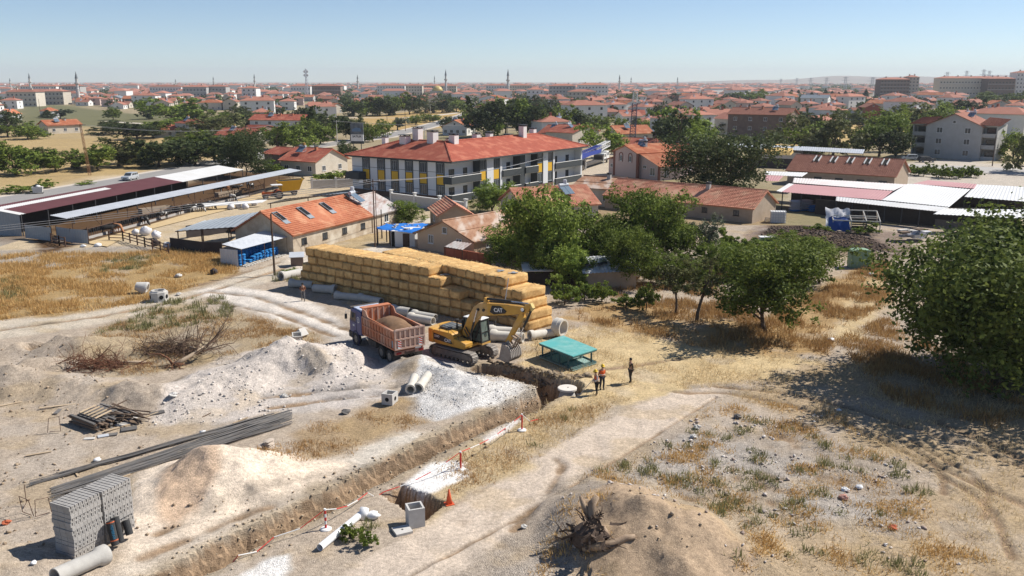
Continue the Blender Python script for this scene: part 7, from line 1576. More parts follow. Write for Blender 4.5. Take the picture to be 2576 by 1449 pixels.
TW = M('twig_brown', (.17, .11, .075), .95, (.10, .065, .045), sc=5, var=.6); TWR = M('twig_reddish', (.20, .09, .05), .95, (.12, .055, .035), sc=5, var=.6); WDP = M('wood_pale', (.46, .37, .27), .9, (.30, .22, .15), sc=5, var=.6)
def branchy(m, p, d, L, r, depth, rng, spread=.6, grav=.0):
 P = [p]; q = p.copy(); dd = d.copy(); n = 4
 for i in range(n):
  dd = (dd + Vector(rng.normal(0, .16, 3)) + Vector((0, 0, grav))).normalized(); q = q + dd * L / n; q.z = max(q.z, .03); P.append(q.copy())
 m.tube(P, [r * (1 - .5 * i / n) for i in range(n + 1)], 6 if depth > 2 else 4 if depth > 1 else 3, cap=depth > 1)
 if depth > 0:
  for k in range(rng.integers(2, 5)):
   b = P[rng.integers(1, n + 1)]; nd = (dd + Vector(rng.normal(0, spread, 3))).normalized(); branchy(m, b, nd, L * rng.uniform(.5, .8), r * .5, depth - 1, rng, spread, grav)
p = on(440, 925); t = thing('fallen_tree', 'felled bare tree with pale trunk, torn roots and a spread of twigs', 'fallen tree', p); rng = np.random.default_rng(5)
m = MB(); m.tube([(0, 0, .25), (.5, .5, .45), (1.2, 1.1, .8), (1.7, 1.9, 1.1)], [.2, .17, .14, .1], 8).build('trunk', WDP, t, smooth=True)
m = MB()
for b, d, L, r in (((1.2, 1.1, .8), (.3, .8, .7), 2.2, .07), ((1.7, 1.9, 1.1), (.6, .7, .4), 2.0, .07), ((.9, .8, .6), (.9, .3, .5), 2.2, .06), ((.5, .5, .5), (-.2, .6, .9), 1.6, .05), ((1.7, 1.9, 1.1), (-.4, .8, .3), 2.2, .06), ((1.4, 1.5, .9), (-1, .6, .2), 2.4, .06), ((1.3, 1.2, .8), (.8, 1, .1), 2.6, .05), ((1.7, 1.9, 1.0), (.1, 1, .1), 2.3, .05), ((1.2, 1.4, .6), (-1, .9, .05), 2.6, .05), ((1.5, 1.6, .8), (1, .4, .3), 2.4, .05)): branchy(m, Vector(b), Vector(d).normalized(), L, r, 3, rng, .55)
m.build('branches', TW, t); m = MB()
for k in range(14): d = Vector((rng.normal(), rng.normal() - .3, rng.normal() * .5)); branchy(m, Vector((0, 0, .3)), d.normalized(), .7, .04, 1, rng, .8)
m.tube([(-.1, 0, .2), (-.6, .4, .6), (-1.2, .5, .9), (-2.2, .8, .85)], [.12, .09, .06, .03], 6); m.build('roots', M('root_orange', (.30, .14, .07), .95, (.14, .07, .045), sc=5, var=.6), t)
for x0_, y0_, sx_, sy_, n, nm, lb, mt in ((235, 925, 3.0, .9, 100, 'brushwood_heap', 'heap of reddish dry brushwood left of the felled tree', TWR), (440, 885, 3.4, 1.5, 120, 'brushwood_heap', 'spread of thin grey brushwood behind the felled tree', TW)):
 p = on(x0_, y0_); t = thing(nm, lb, 'brushwood', p); m = MB()
 for k in range(n): b = Vector((rng.normal() * sx_ * .45, rng.normal() * sy_ * .5, .1 + abs(rng.normal()) * .3)); d = Vector((rng.normal(), rng.normal(), rng.normal() * .35)).normalized(); branchy(m, b, d, 1.2, .034, 2, rng, .7)
 tag(m.build('twigs', mt, t), kind='stuff')
p = on(325, 918); o = MB().tube([(-1.0, 0, .15), (0, .05, .2), (1.2, .1, .15)], .12, 8).build('log', WDP, None, p, (0, 0, .1), smooth=True); tag(o, 'pale log lying beside the reddish brushwood', 'log')
p = on(1490, 1375); t = thing('uprooted_stump', 'large uprooted tree stump with tangled dark roots beside the earth mound', 'stump', p); rng = np.random.default_rng(9)
ST1 = M('stump_pale', (.40, .30, .21), .9, (.22, .15, .10), sc=4, var=.7, bump=.5); ST2 = M('root_dark', (.13, .09, .065), .95, (.07, .05, .04), sc=5, var=.6, bump=.5)
MB().tube([(-.4, .0, .15), (.2, -.2, .3), (.9, -.15, .4), (1.5, .1, .55), (1.9, .1, .6)], [.22, .2, .18, .15, .11], 9).build('trunk', ST1, t, smooth=True); MB().tube([(-.2, 1.0, .4), (.1, 1.0, .9), (.05, 1.25, 1.6), (.3, 1.3, 1.95)], [.3, .26, .2, .12], 9).build('trunk', ST1, t, smooth=True)
MB().tube([(.0, 1.1, .9), (-.3, 1.2, 1.5), (-.45, 1.4, 1.9)], [.18, .14, .07], 8).build('trunk', ST1, t, smooth=True); MB().tube([(0, .9, .7), (.5, .8, .6), (.75, .4, .35)], [.22, .22, .16], 8).build('trunk', ST1, t, smooth=True); m = MB()
for k in range(46): b = Vector((rng.normal() * .35, .45 + rng.normal() * .45, .35 + abs(rng.normal()) * .35)); d = Vector((rng.normal() - .3, rng.normal() - .2, rng.normal() * .6)).normalized(); branchy(m, b, d, rng.uniform(.4, .9), rng.uniform(.05, .13), 1, rng, .8)
m.lathe([(.7, 0), (.85, .25), (.7, .7), (.3, 1.0)], 9, (-.1, .55, 0)); m.build('roots', ST2, t)
WS = M('plastic_bag_white', (.78, .78, .78), .6, sc=4, var=.2)
def lump(p, s, mat, label, name, cat, group=None, rng=random, flat=.6):
 v = []; n, q = 11, 9; P_ = [(rng.uniform(0, 6.3), rng.uniform(.1, .3)) for _ in range(4)]
 for i in range(q):
  a = PI * i / (q - 1)
  for j in range(n):
   t = 2 * PI * j / n; k = s * (.95 + sum(w_ * math.sin((m_ + 1) * t + ph + a * 2.3 * m_) for m_, (ph, w_) in enumerate(P_)) * .6 + rng.uniform(-.07, .07)); v.append((k * math.sin(a) * math.cos(t), k * math.sin(a) * math.sin(t), s * flat * (.6 - .75 * math.cos(a)) * (.8 + .4 * k / s)))
 o = MB().add(v, [(i * n + j, i * n + (j + 1) % n, (i + 1) * n + (j + 1) % n, (i + 1) * n + j) for i in range(q - 1) for j in range(n)]).build(name, mat, None, p, smooth=cat in ('bag', 'heap')); return tag(o, label, cat, group)
for x, y, s, mt, nm, lb in ((940, 1303, .34, WS, 'plastic_bag', 'white plastic bag heap at the end of the long white pipe'), (246, 621, .5, WS, 'plastic_bag', 'white plastic bag in front of the cattle pen'), (210, 622, .35, WS, 'plastic_bag', 'small white bag left of the larger one by the pen'), (2190, 693, .35, WS, 'plastic_bag', 'white bag lying in front of the green metal box'), (2110, 1034, .16, WS, 'paper_scrap', 'white scrap on the rutted straw track'), (2090, 858, .3, WS, 'plastic_bag', 'whitish plastic at the edge of the straw path'), (711, 932, .28, CONCL, 'boulder', 'single white boulder on the gravel heap'), (435, 993, .3, CONCL, 'boulder', 'pale flat stone at the left foot of the gravel heap'), (245, 1160, .22, WS, 'plastic_bag', 'small white bag between the rebar bundles'), (510, 1090, .18, WS, 'plastic_bag', 'white scrap lying on the rebar bundle'), (192, 1188, .16, WS, 'plastic_bag', 'white scrap under the end of the narrow rebar bundle'), (16, 1318, .2, M('brick_bat', (.48, .13, .06), .9, sc=4, var=.4), 'brick', 'single red brick at the left edge'), (86, 1420, .14, WS, 'plastic_bag', 'white scrap near the block stack shadow'), (1022, 1344, .09, WS, 'paper_scrap', 'paper scrap below the concrete lid'), (870, 1040, .3, PLG, 'rubbish_lump', 'dark lump of rubbish in the dry weeds'), (2160, 1228, .2, WS, 'boulder', 'white stone in the right rubble field, upper of two'), (2128, 1236, .22, WS, 'boulder', 'white stone in the right rubble field, lower of two'), (2122, 1256, .24, M('brick_pale_red', (.55, .30, .24), .9, sc=4, var=.5), 'brick_lump', 'broken pink brick lump in the right rubble field'), (2245, 1330, .2, MATS['brick_bat'], 'brick_lump', 'dark red hollow brick in the right rubble field'), (1755, 1078, .24, CONCL, 'block_piece', 'grey hollow block piece at the left of the rubble field'), (1318, 1328, .16, CONCL, 'block_piece', 'small perforated block at the edge of the dirt track'), (1745, 1102, .22, CONCL, 'block_piece', 'pale brick near the grey hollow block'), (1855, 1052, .26, PLG, 'block_piece', 'dark block piece at the top of the rubble field'), (450, 742, .26, CONCL, 'boulder', 'pale stone right of the octagonal chamber'), (480, 877, .22, PLG, 'boulder', 'dark stone on the weedy bank'), (450, 697, .4, CONCL, 'boulder', 'white rock in the golden grass field')):
 lump(on(x, y), s, mt, lb, nm, {'plastic_bag': 'bag', 'boulder': 'stone'}.get(nm, nm.replace('_', ' ')))
t = thing('sheet_bin', 'small grey tin cabinet standing behind the far end of the straw stack', 'cabinet', at(748, 668), .2); MB().b2((-.7, -.5, 0), (.7, .5, 1.1)).build('body', PLASTER['brown'], t); MB().slab([(-.85, -.6, 1.1), (.85, -.6, 1.1), (.85, .6, 1.5), (-.85, .6, 1.5)], .05).build('lid', METS, t)
for k, (x, y) in enumerate(((120, 1090), (60, 1280), (85, 1300), (130, 1290))):
 m = MB(); m.tube([(0, 0, .05), (.1, .1, .9), (.7, .2, 1.0), (.75, .1, .1), (.1, .05, .08)] if k != 1 else [(0, 0, .05), (.3, .1, .2), (.4, .2, 1.1)], .02, 5); o = m.build('bent_rod', IRON, None, on(x, y), (0, 0, k * 1.3)); tag(o, ('bent rod loop left of the timber pile', 'bent rod hook left of the block stack', 'bent rod loop left of the block stack', 'bent rod loop nearest the block stack')[k], 'steel rod')
# vehicles, poles and wires
def car(label, p, rz, col, L=4.4, W_=1.75, Hh=1.6, van=False, cat='car', name='car'):
 t = thing(name, label, cat, p, rz); m = MB(); a = L / 2
 body = [(-a, .35), (a, .35), (a, .78), (a - .15, .92), (a - 1.0, 1.0), (-a + .05, 1.02), (-a, .8)]
 m.prism(body, -W_ / 2, W_ / 2); b = m.build('body', col, t, bevel=.07)
 cab = [(a - 1.05, .99), (a - 1.75, Hh - .05), (a - 2.0, Hh), (-a + .35, Hh), (-a + .08, 1.0)]
 MB().prism(cab, -W_ / 2 + .08, W_ / 2 - .08).build('cabin', col, t, bevel=.06)
 for s in (-1, 1):
  y = s * (W_ / 2 - .076); sx = []
  for x0, x1, c0 in ((a - 1.85, a - 2.62, .34), (a - 2.7, a - 3.4, 0), (a - 3.48, -a + .32, -.1)):
   q = [(x0 + c0 * .6, y, 1.06), (x1, y, 1.06), (x1, y, Hh - .14), (x0 - .0, y, Hh - .14)]
   MB().add(q, [(0, 1, 2, 3) if s > 0 else (3, 2, 1, 0)]).build('side_window', GLASS, t)
  for x in (a - .85, -a + .85): wheel(t, (x, s * (W_ / 2 - .08), .32), .32, .2, METS, n=14)
  MB().b2((a - .04, s * .5, .68), (a + .012, s * .8, .86)).build('headlight', FRAME, t)
 MB().add([(a - 1.1, -W_ / 2 + .14, 1.03), (a - 1.1, W_ / 2 - .14, 1.03), (a - 1.76, W_ / 2 - .2, Hh - .06), (a - 1.76, -W_ / 2 + .2, Hh - .06)], [(0, 1, 2, 3)]).build('windscreen', GLASS, t, loc=(.012, 0, .012))
 MB().b2((a - .01, -.45, .5), (a + .015, .45, .66)).build('grille', STEEL, t); return t
SILV = M('car_silver', (.50, .53, .56), .35, (.44, .47, .5), sc=1, var=.2, spec=.6, metal=.3)
d_ = (at(240, 470) - at(420, 432)); car('silver estate car driving along the road behind the cattle shed', at(328, 453) + Vector((0, 0, .03)), math.atan2(d_.y, d_.x), SILV)
car('white car far away on the road by the golden field', at(1107, 313) + Vector((0, 0, .03)), 2.4, WHT); car('silver car parked at the grey three storey house, left', at(2286, 403), PI - .1, SILV); car('dark car parked in front of the grey three storey house', at(2330, 408), .05, STEEL)
car('white van parked by the field corner house', at(345, 272), .1, WHT, 5.2, 1.9, 2.2, cat='van', name='van')
t = thing('rubbish_container', 'grey rubbish container with bags on top at the roadside', 'rubbish container', at(96, 487), .35); m = MB(); m.hexa([(-.75, -.5, .2), (.75, -.5, .2), (.75, .5, .2), (-.75, .5, .2)], [(-.95, -.65, 1.3), (.95, -.65, 1.3), (.95, .65, 1.3), (-.95, .65, 1.3)]); m.build('bin', CONCL, t)
for s in (-.8, .8): MB().b2((s - .1, -.5, 0), (s + .1, .5, .2)).build('foot', STEEL, t)
lump(at(96, 487) + Vector((-.2, 0, 1.25)), .5, ROLL, 'black rubbish bag on the roadside container', 'rubbish_bag', 'bag'); lump(at(96, 487) + Vector((.3, -.2, 1.25)), .4, WS, 'white rubbish bag on the roadside container', 'rubbish_bag', 'bag')
o = MB().lathe([(0, -2.4), (.9, -2.2), (1.1, -1.8), (1.1, 1.8), (.9, 2.2), (0, 2.4)], 16, (0, 0, 1.4), Matrix.Rotation(PI / 2, 3, 'Y')).b2((-1.6, -.6, -.1), (-1.3, .6, .7)).b2((1.3, -.6, -.1), (1.6, .6, .7)).build('tank', WHT, None, at(340, 395), smooth=False); tag(o, 'white cylindrical tank half hidden in the roadside trees', 'tank')
a, b = at(1445, 432), at(1522, 407); d = b - a; t = thing('drill_truck', 'blue and white drilling truck with its lattice mast laid along the top', 'drilling truck', (a + b) / 2, math.atan2(d.y, d.x)); L_ = d.length / 2; BL2 = M('paint_royal_blue', (.03, .06, .32), .5, (.03, .05, .25), sc=3, var=.4)
MB().b2((-L_, -1.1, .7), (L_, 1.1, 1.15)).build('chassis', CHS, t)
for x in (-L_ + 1.2, -L_ + 2.6, -L_ + 4, L_ - 2.0):
 for s in (-1, 1): wheel(t, (x, s * 1.0, .52), .52, .35)
MB().prism([(L_ - 3.0, 1.0), (L_ - .4, 1.0), (L_ - .4, 1.9), (L_ - .8, 3.0), (L_ - 3.0, 3.0)], -1.2, 1.2).build('cab', WHT, t, bevel=.06); MB().b2((L_ - 2.3, -1.215, 1.9), (L_ - 1.1, -1.2, 2.7)).build('side_window', GLASS, t); MB().b2((L_ - 3.5, -1.2, 1.2), (L_ - 5.5, 1.2, 2.6)).build('control_cabin', WHT, t); MB().b2((L_ - 3.9, -1.21, 1.7), (L_ - 5.1, -1.2, 2.4)).build('side_window', GLASS, t)
for x in (-L_ + .4, -L_ + 5.0, L_ - 6.5): MB().b2((x - .5, -1.2, 1.15), (x + .6, 1.2, 2.3)).build('machinery', CHS, t); MB().b2((x - .1, -1.4, .0), (x + .1, -1.2, 1.8)).build('outrigger', WHT, t)
def lattice(t, P0, P1, w0, w1, n, mat, r=.05, name='lattice'):
 P0, P1 = Vector(P0), Vector(P1); d = (P1 - P0).normalized(); u = d.cross(Vector((0, 0, 1)) if abs(d.z) < .9 else Vector((1, 0, 0))).normalized(); v = d.cross(u); m = MB(); prev = None
 for i in range(n + 1):
  c = P0.lerp(P1, i / n); w_ = (w0 + (w1 - w0) * i / n) / 2; q = [c + u * a * w_ + v * b * w_ for a, b in ((-1, -1), (1, -1), (1, 1), (-1, 1))]
  for k in range(4):
   m.beam(q[k], q[(k + 1) % 4], r * 1.2)
   if prev: m.beam(prev[k], q[k], r * 2); m.beam(prev[k], q[(k + 1) % 4], r * 1.2)
  prev = q
 return m.build(name, mat, t)
lattice(t, (-L_ - .5, 0, 3.1), (L_ * .55, 0, 4.1), 1.3, 1.3, 12, BL2, .07, 'mast'); lattice(t, (L_ * .55, 0, 4.1), (L_ + 2.6, 0, 4.7), 1.3, 1.2, 5, WHT, .07, 'mast_head'); MB().b2((-L_ + 1, -.7, 2.9), (L_ * .5, -.66, 3.9)).build('mast_panel', BL2, t)
p = at(1590, 362); t = thing('lattice_mast', 'tall blue lattice drilling mast with a white head rising behind the pink house', 'mast', p); lattice(t, (0, 0, 0), (.5, 0, 13.6), 1.9, 1.5, 16, M('paint_navy', (.05, .06, .12), .6), .06, 'tower'); lattice(t, (.5, 0, 13.6), (.65, 0, 17.4), 1.5, 1.3, 5, WHT, .08, 'tower_head'); MB().b2((0.1, -.8, 17.4), (1.2, .8, 17.7)).build('crown_block', WHT, t)
p = at(900, 380); t = thing('billboard', 'roadside billboard with a car picture and the word for sale', 'billboard', p, -.15)
for x in (-1.2, 1.2): MB().b2((x - .1, -.1, -.1), (x + .1, .1, 3)).build('post', STEEL, t)
MB().b2((-2.0, -.15, 3.0), (2.0, .15, 5.0)).build('board', WHT, t); MB().b2((-2.0, -.16, 5.0), (2.0, .16, 8.4)).build('picture_board', M('billboard_dark', (.05, .06, .075), .6, (.16, .18, .2), sc=1.2, var=.8), t); MB().b2((-2.1, -.17, 2.2), (2.1, .17, 3.0)).build('board', PLASTER['anthracite'], t)
text('SATILIK', .85, BLACK, t, (0, -.17, 4.4), basis((1, 0, 0), (0, 0, 1)), .01, bold=True); text('0 532 00 00', .5, PLASTER['grey'], t, (0, -.17, 3.4), basis((1, 0, 0), (0, 0, 1)), .01) if False else None
MB().prism([(-1.5, 5.9), (1.4, 5.9), (1.4, 6.5), (.8, 7.0), (-.4, 7.1), (-1.5, 6.6)], -.19, -.161).build('car_picture', M('picture_blue', (.12, .20, .32), .6), t)
def pole(label, x, y, ytop, mat, r=.12, arms=1, lamp=False, name='utility_pole', rz=.3):
 p = at(x, y); ang = TH - math.atan((724.5 - ytop) / F); h = H - p.y * math.tan(ang); t = thing(name, label, 'utility pole', p, rz); MB().tube([(0, 0, -.2), (0, 0, h)], [r, r * .65], 8).build('pole', mat, t)
 for k in range(arms): z = h - .3 - k * .8; MB().beam((-.9, 0, z), (.9, 0, z), .1).build('cross_arm', mat, t); [MB().tube([(x_, 0, z + .05), (x_, 0, z + .28)], .045, 6).build('insulator', CONCL, t) for x_ in (-.8, 0, .8)]
 if lamp: o = MB().tube([(0, 0, h - 1), (-.8, 0, h - .2), (-1.4, 0, h - .2)], .04, 6).build('lamp_arm', mat, t); MB().box((-1.5, 0, h - .25), (.5, .25, .18)).build('lamp_head', METS, o)
 return t, p, h
pole('brown wooden pole at the corner of the blue sack shed', 691, 692, 538, WOODD, .13, 0)
_, pA, hA = pole('rusty pole with a street lamp standing in front of the streaked roof', 944, 621, 451, IRON, .1, 1, True); pole('thin rusty pole close behind the lamp pole', 949, 618, 470, IRON, .06, 0); pole('short wooden pole behind the blue sheeted hut', 961, 600, 527, WOODD, .1, 0)
_, pB, hB = pole('rusty pole with a transformer before the right end of the apartments', 1404, 455, 381, IRON, .14, 2)
p = at(226, 441); ang = TH - math.atan((724.5 - 312) / F); h = H - p.y * math.tan(ang); t = thing('lattice_pole', 'rusty leaning lattice power pole at the roadside', 'utility pole', p); lattice(t, (0, 0, 0), (-.9, 0, h), .5, .3, 12, M('rust_orange', (.30, .16, .08), .9, (.20, .10, .05), sc=4, var=.5), .026, 'lattice'); MB().beam((-2.1, 0, h - .2), (.3, 0, h - .2), .1).build('cross_arm', IRON, t); pL = p + Vector((-.9, 0, h - .1))
for x, y, yt, lb, k in ((102, 293, 249, 'white concrete pole beside the green field, far left', 0), (258, 263, 238, 'concrete pole at the far side of the green field', 1), (292, 275, 240, 'concrete pole left of the field corner house', 1), (333, 271, 239, 'concrete pole in front of the field corner house', 1), (380, 276, 246, 'concrete pole right of the field corner house', 1), (849, 366, 303, 'pale concrete pole beside the billboard', 1), (1068, 360, 318, 'pole with equipment at the main road bend', 2), (1277, 345, 308, 'concrete pole behind the apartment roof', 1), (1769, 358, 301, 'grey street lamp pole left of the brown building', 1), (2171, 376, 313, 'concrete pole at the right of the long silver canopy', 1), (2496, 418, 340, 'wooden pole in front of the grey three storey house', 0), (1020, 330, 272, 'thin dark pole among the small roadside trees', 0), (975, 345, 277, 'second thin dark pole among the small roadside trees', 0), (1083, 300, 262, 'pole at the end of the golden field', 1), (630, 418, 340, 'dark pole behind the roadside trees', 1)):
 pole(lb, x, y, yt, CONCL if k else WOODD, .13, k, 'lamp' in lb)
WIRE = M('wire_grey', (.25, .25, .26), .5)
def wire(label, A, B, sag, n=3, gap=.45, r=.022):
 A, B = Vector(A), Vector(B); t = thing('power_line', label, 'power line', A); d = (B - A); s = Vector((-d.y, d.x, 0)).normalized()
 for k in range(n):
  o = s * (k - (n - 1) / 2) * gap; MB().tube([d * (i / 14) + o - Vector((0, 0, sag * 4 * (i / 14) * (1 - i / 14))) + Vector((0, 0, -.12 * k)) for i in range(15)], r, 4, cap=False).build('wire', WIRE, t)
tA, tB = pA + Vector((0, 0, hA - .1)), pB + Vector((0, 0, hB - .1))
wire('three power wires sagging over the sheep pen towards the left edge', tA, (-62, 76.5, 6.6), .5, 3, .7); wire('three power wires crossing in front of the white apartments', tA, tB, 1.2, 3, .6); wire('power wires over the roadside trees', pL, at(-200, 330) + Vector((0, 0, 7)), 1.5, 2, 1.2); wire('power wires from the lattice pole along the road', pL, at(700, 372) + Vector((0, 0, 7.5)), 1.8, 2, 1.2); wire('power wires running from the transformer pole to the left behind the apartments', at(1277, 345) + Vector((0, 0, 5.2)), at(849, 366) + Vector((0, 0, 8)), 1.0, 2, .8); wire('power wires running right from the pole behind the apartments', at(1277, 345) + Vector((0, 0, 5.2)), at(1769, 358) + Vector((0, 0, 7.5)), 1.5, 2, .8)
# ---- pen fences, sheets and rubbish in front of the cattle yard
def railfence(label, pts, mat, hh=1.2, rails=3, gap=2.2):
 P = [at(*q) for q in pts]; t = thing('rail_fence', label, 'fence', P[0])
 for a, b in zip(P, P[1:]):
  a, b = a - P[0], b - P[0]; n = max(1, int((b - a).length / gap))
  for i in range(n + 1): q = a.lerp(b, i / n); MB().b2((q.x - .07, q.y - .07, -.1), (q.x + .07, q.y + .07, hh + .15)).build('post', mat, t)
  for k in range(rails): MB().beam(a + Vector((0, 0, hh * (k + 1) / rails)), b + Vector((0, 0, hh * (k + 1) / rails)), .07, .1).build('rail', mat, t)
railfence('dark rail fence of the pen below the feed lane', [(275, 605), (310, 606), (365, 622), (425, 640)], IRON); railfence('dark rail fence beside the grey panels', [(130, 612), (150, 618), (165, 622)], IRON)
for x0_, x1_, y0_, y1_, lb in ((64, 130, 600, 608, 'large grey corrugated sheet gate panel at the near end of the cattle yard'), (143, 180, 606, 612, 'tilted dark grey sheet panel in the middle of the yard front'), (178, 222, 612, 615, 'grey sheet panel with holes at the right of the yard front')):
 a, b = at(x0_, y0_), at(x1_, y1_); t = thing('sheet_gate', lb, 'sheet gate', a); d = b - a; corr(MB(), (0, 0, .1), d + Vector((0, 0, .1)), d + Vector((0, .1, 1.9)), (0, .1, 1.9), .4, .03).build('sheet', METG, t); [MB().b2((q.x - .05, q.y + .14, 0), (q.x + .05, q.y + .24, 2)).build('post', IRON, t) for q in (Vector(), d)]
for k, (x, y, s, mt, lb) in enumerate(((365, 592, 1.3, SACKW, 'heap of torn white sacks beside the grey canopy'), (395, 600, 1.1, SACKW, 'second heap of white sheeting beside the grey canopy'), (420, 628, 1.0, SACKW, 'crumpled white sheet hanging at the dark pen wall'), (340, 590, .8, SACKW, 'small heap of white bags left of the torn sacks'), (582, 527, 1.0, SACKW, 'big white filled sack on the feed lane edge, left of three'), (600, 524, .9, SACKW, 'big white filled sack on the feed lane edge, middle of three'), (618, 526, 1.0, SACKW, 'big white filled sack on the feed lane edge, right of three'), (640, 517, .9, SACKW, 'white sacks heap at the dark sheet roof'), (392, 618, .9, MATS['rubber_sheet'], 'heap of old black tyres at the pen'), (540, 690, .7, MATS['rubber_sheet'], 'dark brush heap left of the blue sack shed'))):
 lump(at(x, y), s * .6, mt, lb, 'white_heap' if mt is SACKW else 'dark_heap', 'heap', flat=1.0)
p = at(700, 522); o = MB().slab([(-7, -1.2, .8), (6, 1.5, .8), (7, 2.6, 1.1), (-6, .8, 1.1)], .08).build('white_sheet', METW, None, p + Vector((-8, -3, 0)), (0, 0, .35)); tag(o, 'long white plastic sheet held by tyres behind the tiled farmhouse', 'sheet')
rr = thing('tin_shed', 'tumbledown shed with a pale felt roof under the garden trees', 'shed', at(1530, 720), .1); MB().b2((-2.6, -1.4, -.1), (2.6, 2, 1.9)).build('wall', PLASTER['adobe'], rr); corr(MB(), (-3, -1.8, 1.8), (3, -1.8, 2.0), (3, 2.3, 2.9), (-3, 2.3, 2.7), .4, .03).build('roof_sheet', METS, rr); [MB().box((random.uniform(-2.5, 2.5), random.uniform(-1, 2), 2.5), (.5, .4, .12), random.random()).build('stone', ROLL, rr) for _ in range(8)]
rr = thing('tin_shed', 'low shed with a white sheet roof behind the right end of the straw stack', 'shed', at(1385, 715), .05); MB().b2((-2.6, -.6, -.1), (2.6, 2, 1.6)).build('wall', MATS['dark_wall'], rr); MB().slab([(-3, -1.2, 1.7), (3, -1.2, 1.7), (3, 2.3, 2.0), (-3, 2.3, 2.0)], .06).build('roof_sheet', METW, rr)
t = thing('scrap_heap', 'heap of pallets, boards and old furniture left of the walnut tree', 'scrap heap', at(2290, 606), .1)
for k in range(16): MB().box((random.uniform(-1.5, 1.8), random.uniform(-.8, .8), .15 + random.uniform(0, 1.9)), (random.uniform(1, 2.4), random.uniform(.6, 1.4), random.uniform(.06, .4)), random.uniform(-.4, .4)).build('board' if k % 3 else 'crate', (WOODW, PLO, SACKW, METG)[k % 4], t)
# tree rows (photo base x, y, top, width, kind)
def row(L, phrase, group, cat='tree'):
 L = sorted(L); n = len(L)
 for i, (x, y, yt, wpx, k) in enumerate(L):
  j = i if i < n / 2 else n - 1 - i; side = 'left' if i < n / 2 else 'right'
  nm = {'l': 'bright green', 'm': 'green', 'd': 'dark green', 'o': 'olive green', 'g': 'grey green', 'c': 'dark conifer'}[k]
  kv = ('c', 0) if k == 'c' else ('mg', 0) if k == 'g' else ('m' + k, i % 3)
  tree_at(x, y, yt, wpx * 1.12, kv, '%s tree, %s from the %s %s' % (nm, ORD[j] if j else 'first', side, phrase), 'tree', group)
row([(-20, 442, 342, 120, 'm'), (40, 440, 348, 120, 'l'), (95, 420, 368, 90, 'o'), (140, 432, 370, 100, 'l'), (195, 425, 374, 90, 'o'), (245, 428, 364, 110, 'm'), (300, 418, 342, 120, 'o'), (352, 410, 352, 90, 'm'), (400, 420, 340, 130, 'd'), (450, 412, 346, 110, 'm'), (492, 416, 340, 130, 'd'), (540, 406, 330, 120, 'm'), (585, 415, 342, 90, 'd')], 'in the roadside row', 'trees along the road')
row([(20, 345, 274, 90, 'd'), (70, 350, 300, 80, 'm'), (120, 297, 276, 40, 'c'), (152, 299, 273, 50, 'g'), (270, 322, 302, 50, 'o'), (285, 302, 270, 46, 'm'), (300, 337, 302, 110, 'd'), (345, 352, 307, 100, 'd'), (385, 347, 302, 90, 'm'), (375, 300, 258, 60, 'd'), (440, 314, 246, 130, 'l'), (500, 312, 272, 80, 'm'), (420, 332, 292, 90, 'l'), (520, 347, 288, 110, 'o'), (560, 322, 277, 80, 'm'), (590, 335, 282, 90, 'o'), (600, 302, 267, 80, 'o'), (478, 362, 322, 80, 'o'), (537, 372, 332, 80, 'd')], 'among the houses beyond the road', 'trees among the left houses')
row([(700, 377, 304, 100, 'm'), (745, 374, 298, 90, 'm'), (787, 356, 268, 56, 'c'), (806, 362, 296, 80, 'm'), (838, 347, 288, 80, 'd'), (872, 398, 352, 60, 'd'), (852, 332, 290, 60, 'm'), (882, 352, 287, 60, 'd'), (912, 354, 292, 55, 'o'), (938, 357, 302, 50, 'm'), (965, 347, 292, 45, 'm'), (1000, 327, 294, 52, 'g'), (1046, 314, 286, 44, 'm'), (1082, 308, 280, 44, 'm'), (1140, 332, 284, 54, 'd')], 'between the red terrace house and the road bend', 'trees by the road bend')
row([(890, 292, 242, 60, 'd'), (922, 292, 238, 64, 'm'), (956, 292, 233, 66, 'd'), (992, 290, 231, 70, 'm'), (1030, 288, 238, 60, 'd'), (1070, 285, 246, 60, 'o'), (1112, 284, 242, 60, 'd'), (1148, 282, 242, 60, 'm')], 'behind the golden field', 'trees behind the golden field')
row([(1195, 337, 258, 80, 'm'), (1230, 347, 243, 110, 'd'), (1272, 342, 250, 90, 'm'), (1312, 342, 240, 110, 'l'), (1352, 347, 250, 100, 'd'), (1396, 347, 252, 90, 'm'), (1432, 337, 264, 80, 'd'), (1332, 292, 238, 70, 'd'), (1382, 287, 242, 70, 'o'), (1442, 302, 260, 60, 'm'), (1482, 302, 264, 60, 'd'), (1512, 397, 312, 100, 'l')], 'in the clump above the apartment roof', 'trees above the apartment roof')
row([(1640, 332, 287, 70, 'm'), (1690, 387, 274, 100, 'd'), (1726, 384, 270, 110, 'l'), (1762, 397, 302, 90, 'm'), (1660, 302, 257, 60, 'd'), (1582, 264, 230, 60, 'm'), (1690, 262, 232, 60, 'd'), (1800, 277, 242, 60, 'm'), (1850, 264, 227, 70, 'd'), (1900, 264, 224, 80, 'm'), (1960, 264, 227, 80, 'o')], 'between the mast and the brown building', 'trees left of the brown building')
row([(1992, 382, 288, 110, 'o'), (2040, 387, 297, 100, 'm'), (2095, 397, 284, 124, 'o'), (2112, 332, 290, 80, 'm'), (2092, 302, 264, 70, 'd'), (2132, 312, 270, 60, 'm'), (2180, 332, 292, 70, 'd'), (2212, 394, 292, 110, 'l'), (2252, 402, 322, 80, 'd'), (2166, 377, 332, 50, 'g'), (2272, 382, 288, 90, 'm'), (2242, 347, 264, 100, 'm'), (2292, 337, 257, 110, 'o'), (2332, 337, 254, 110, 'm'), (2372, 337, 262, 80, 'm')], 'left of the grey three storey house', 'trees left of the grey house')
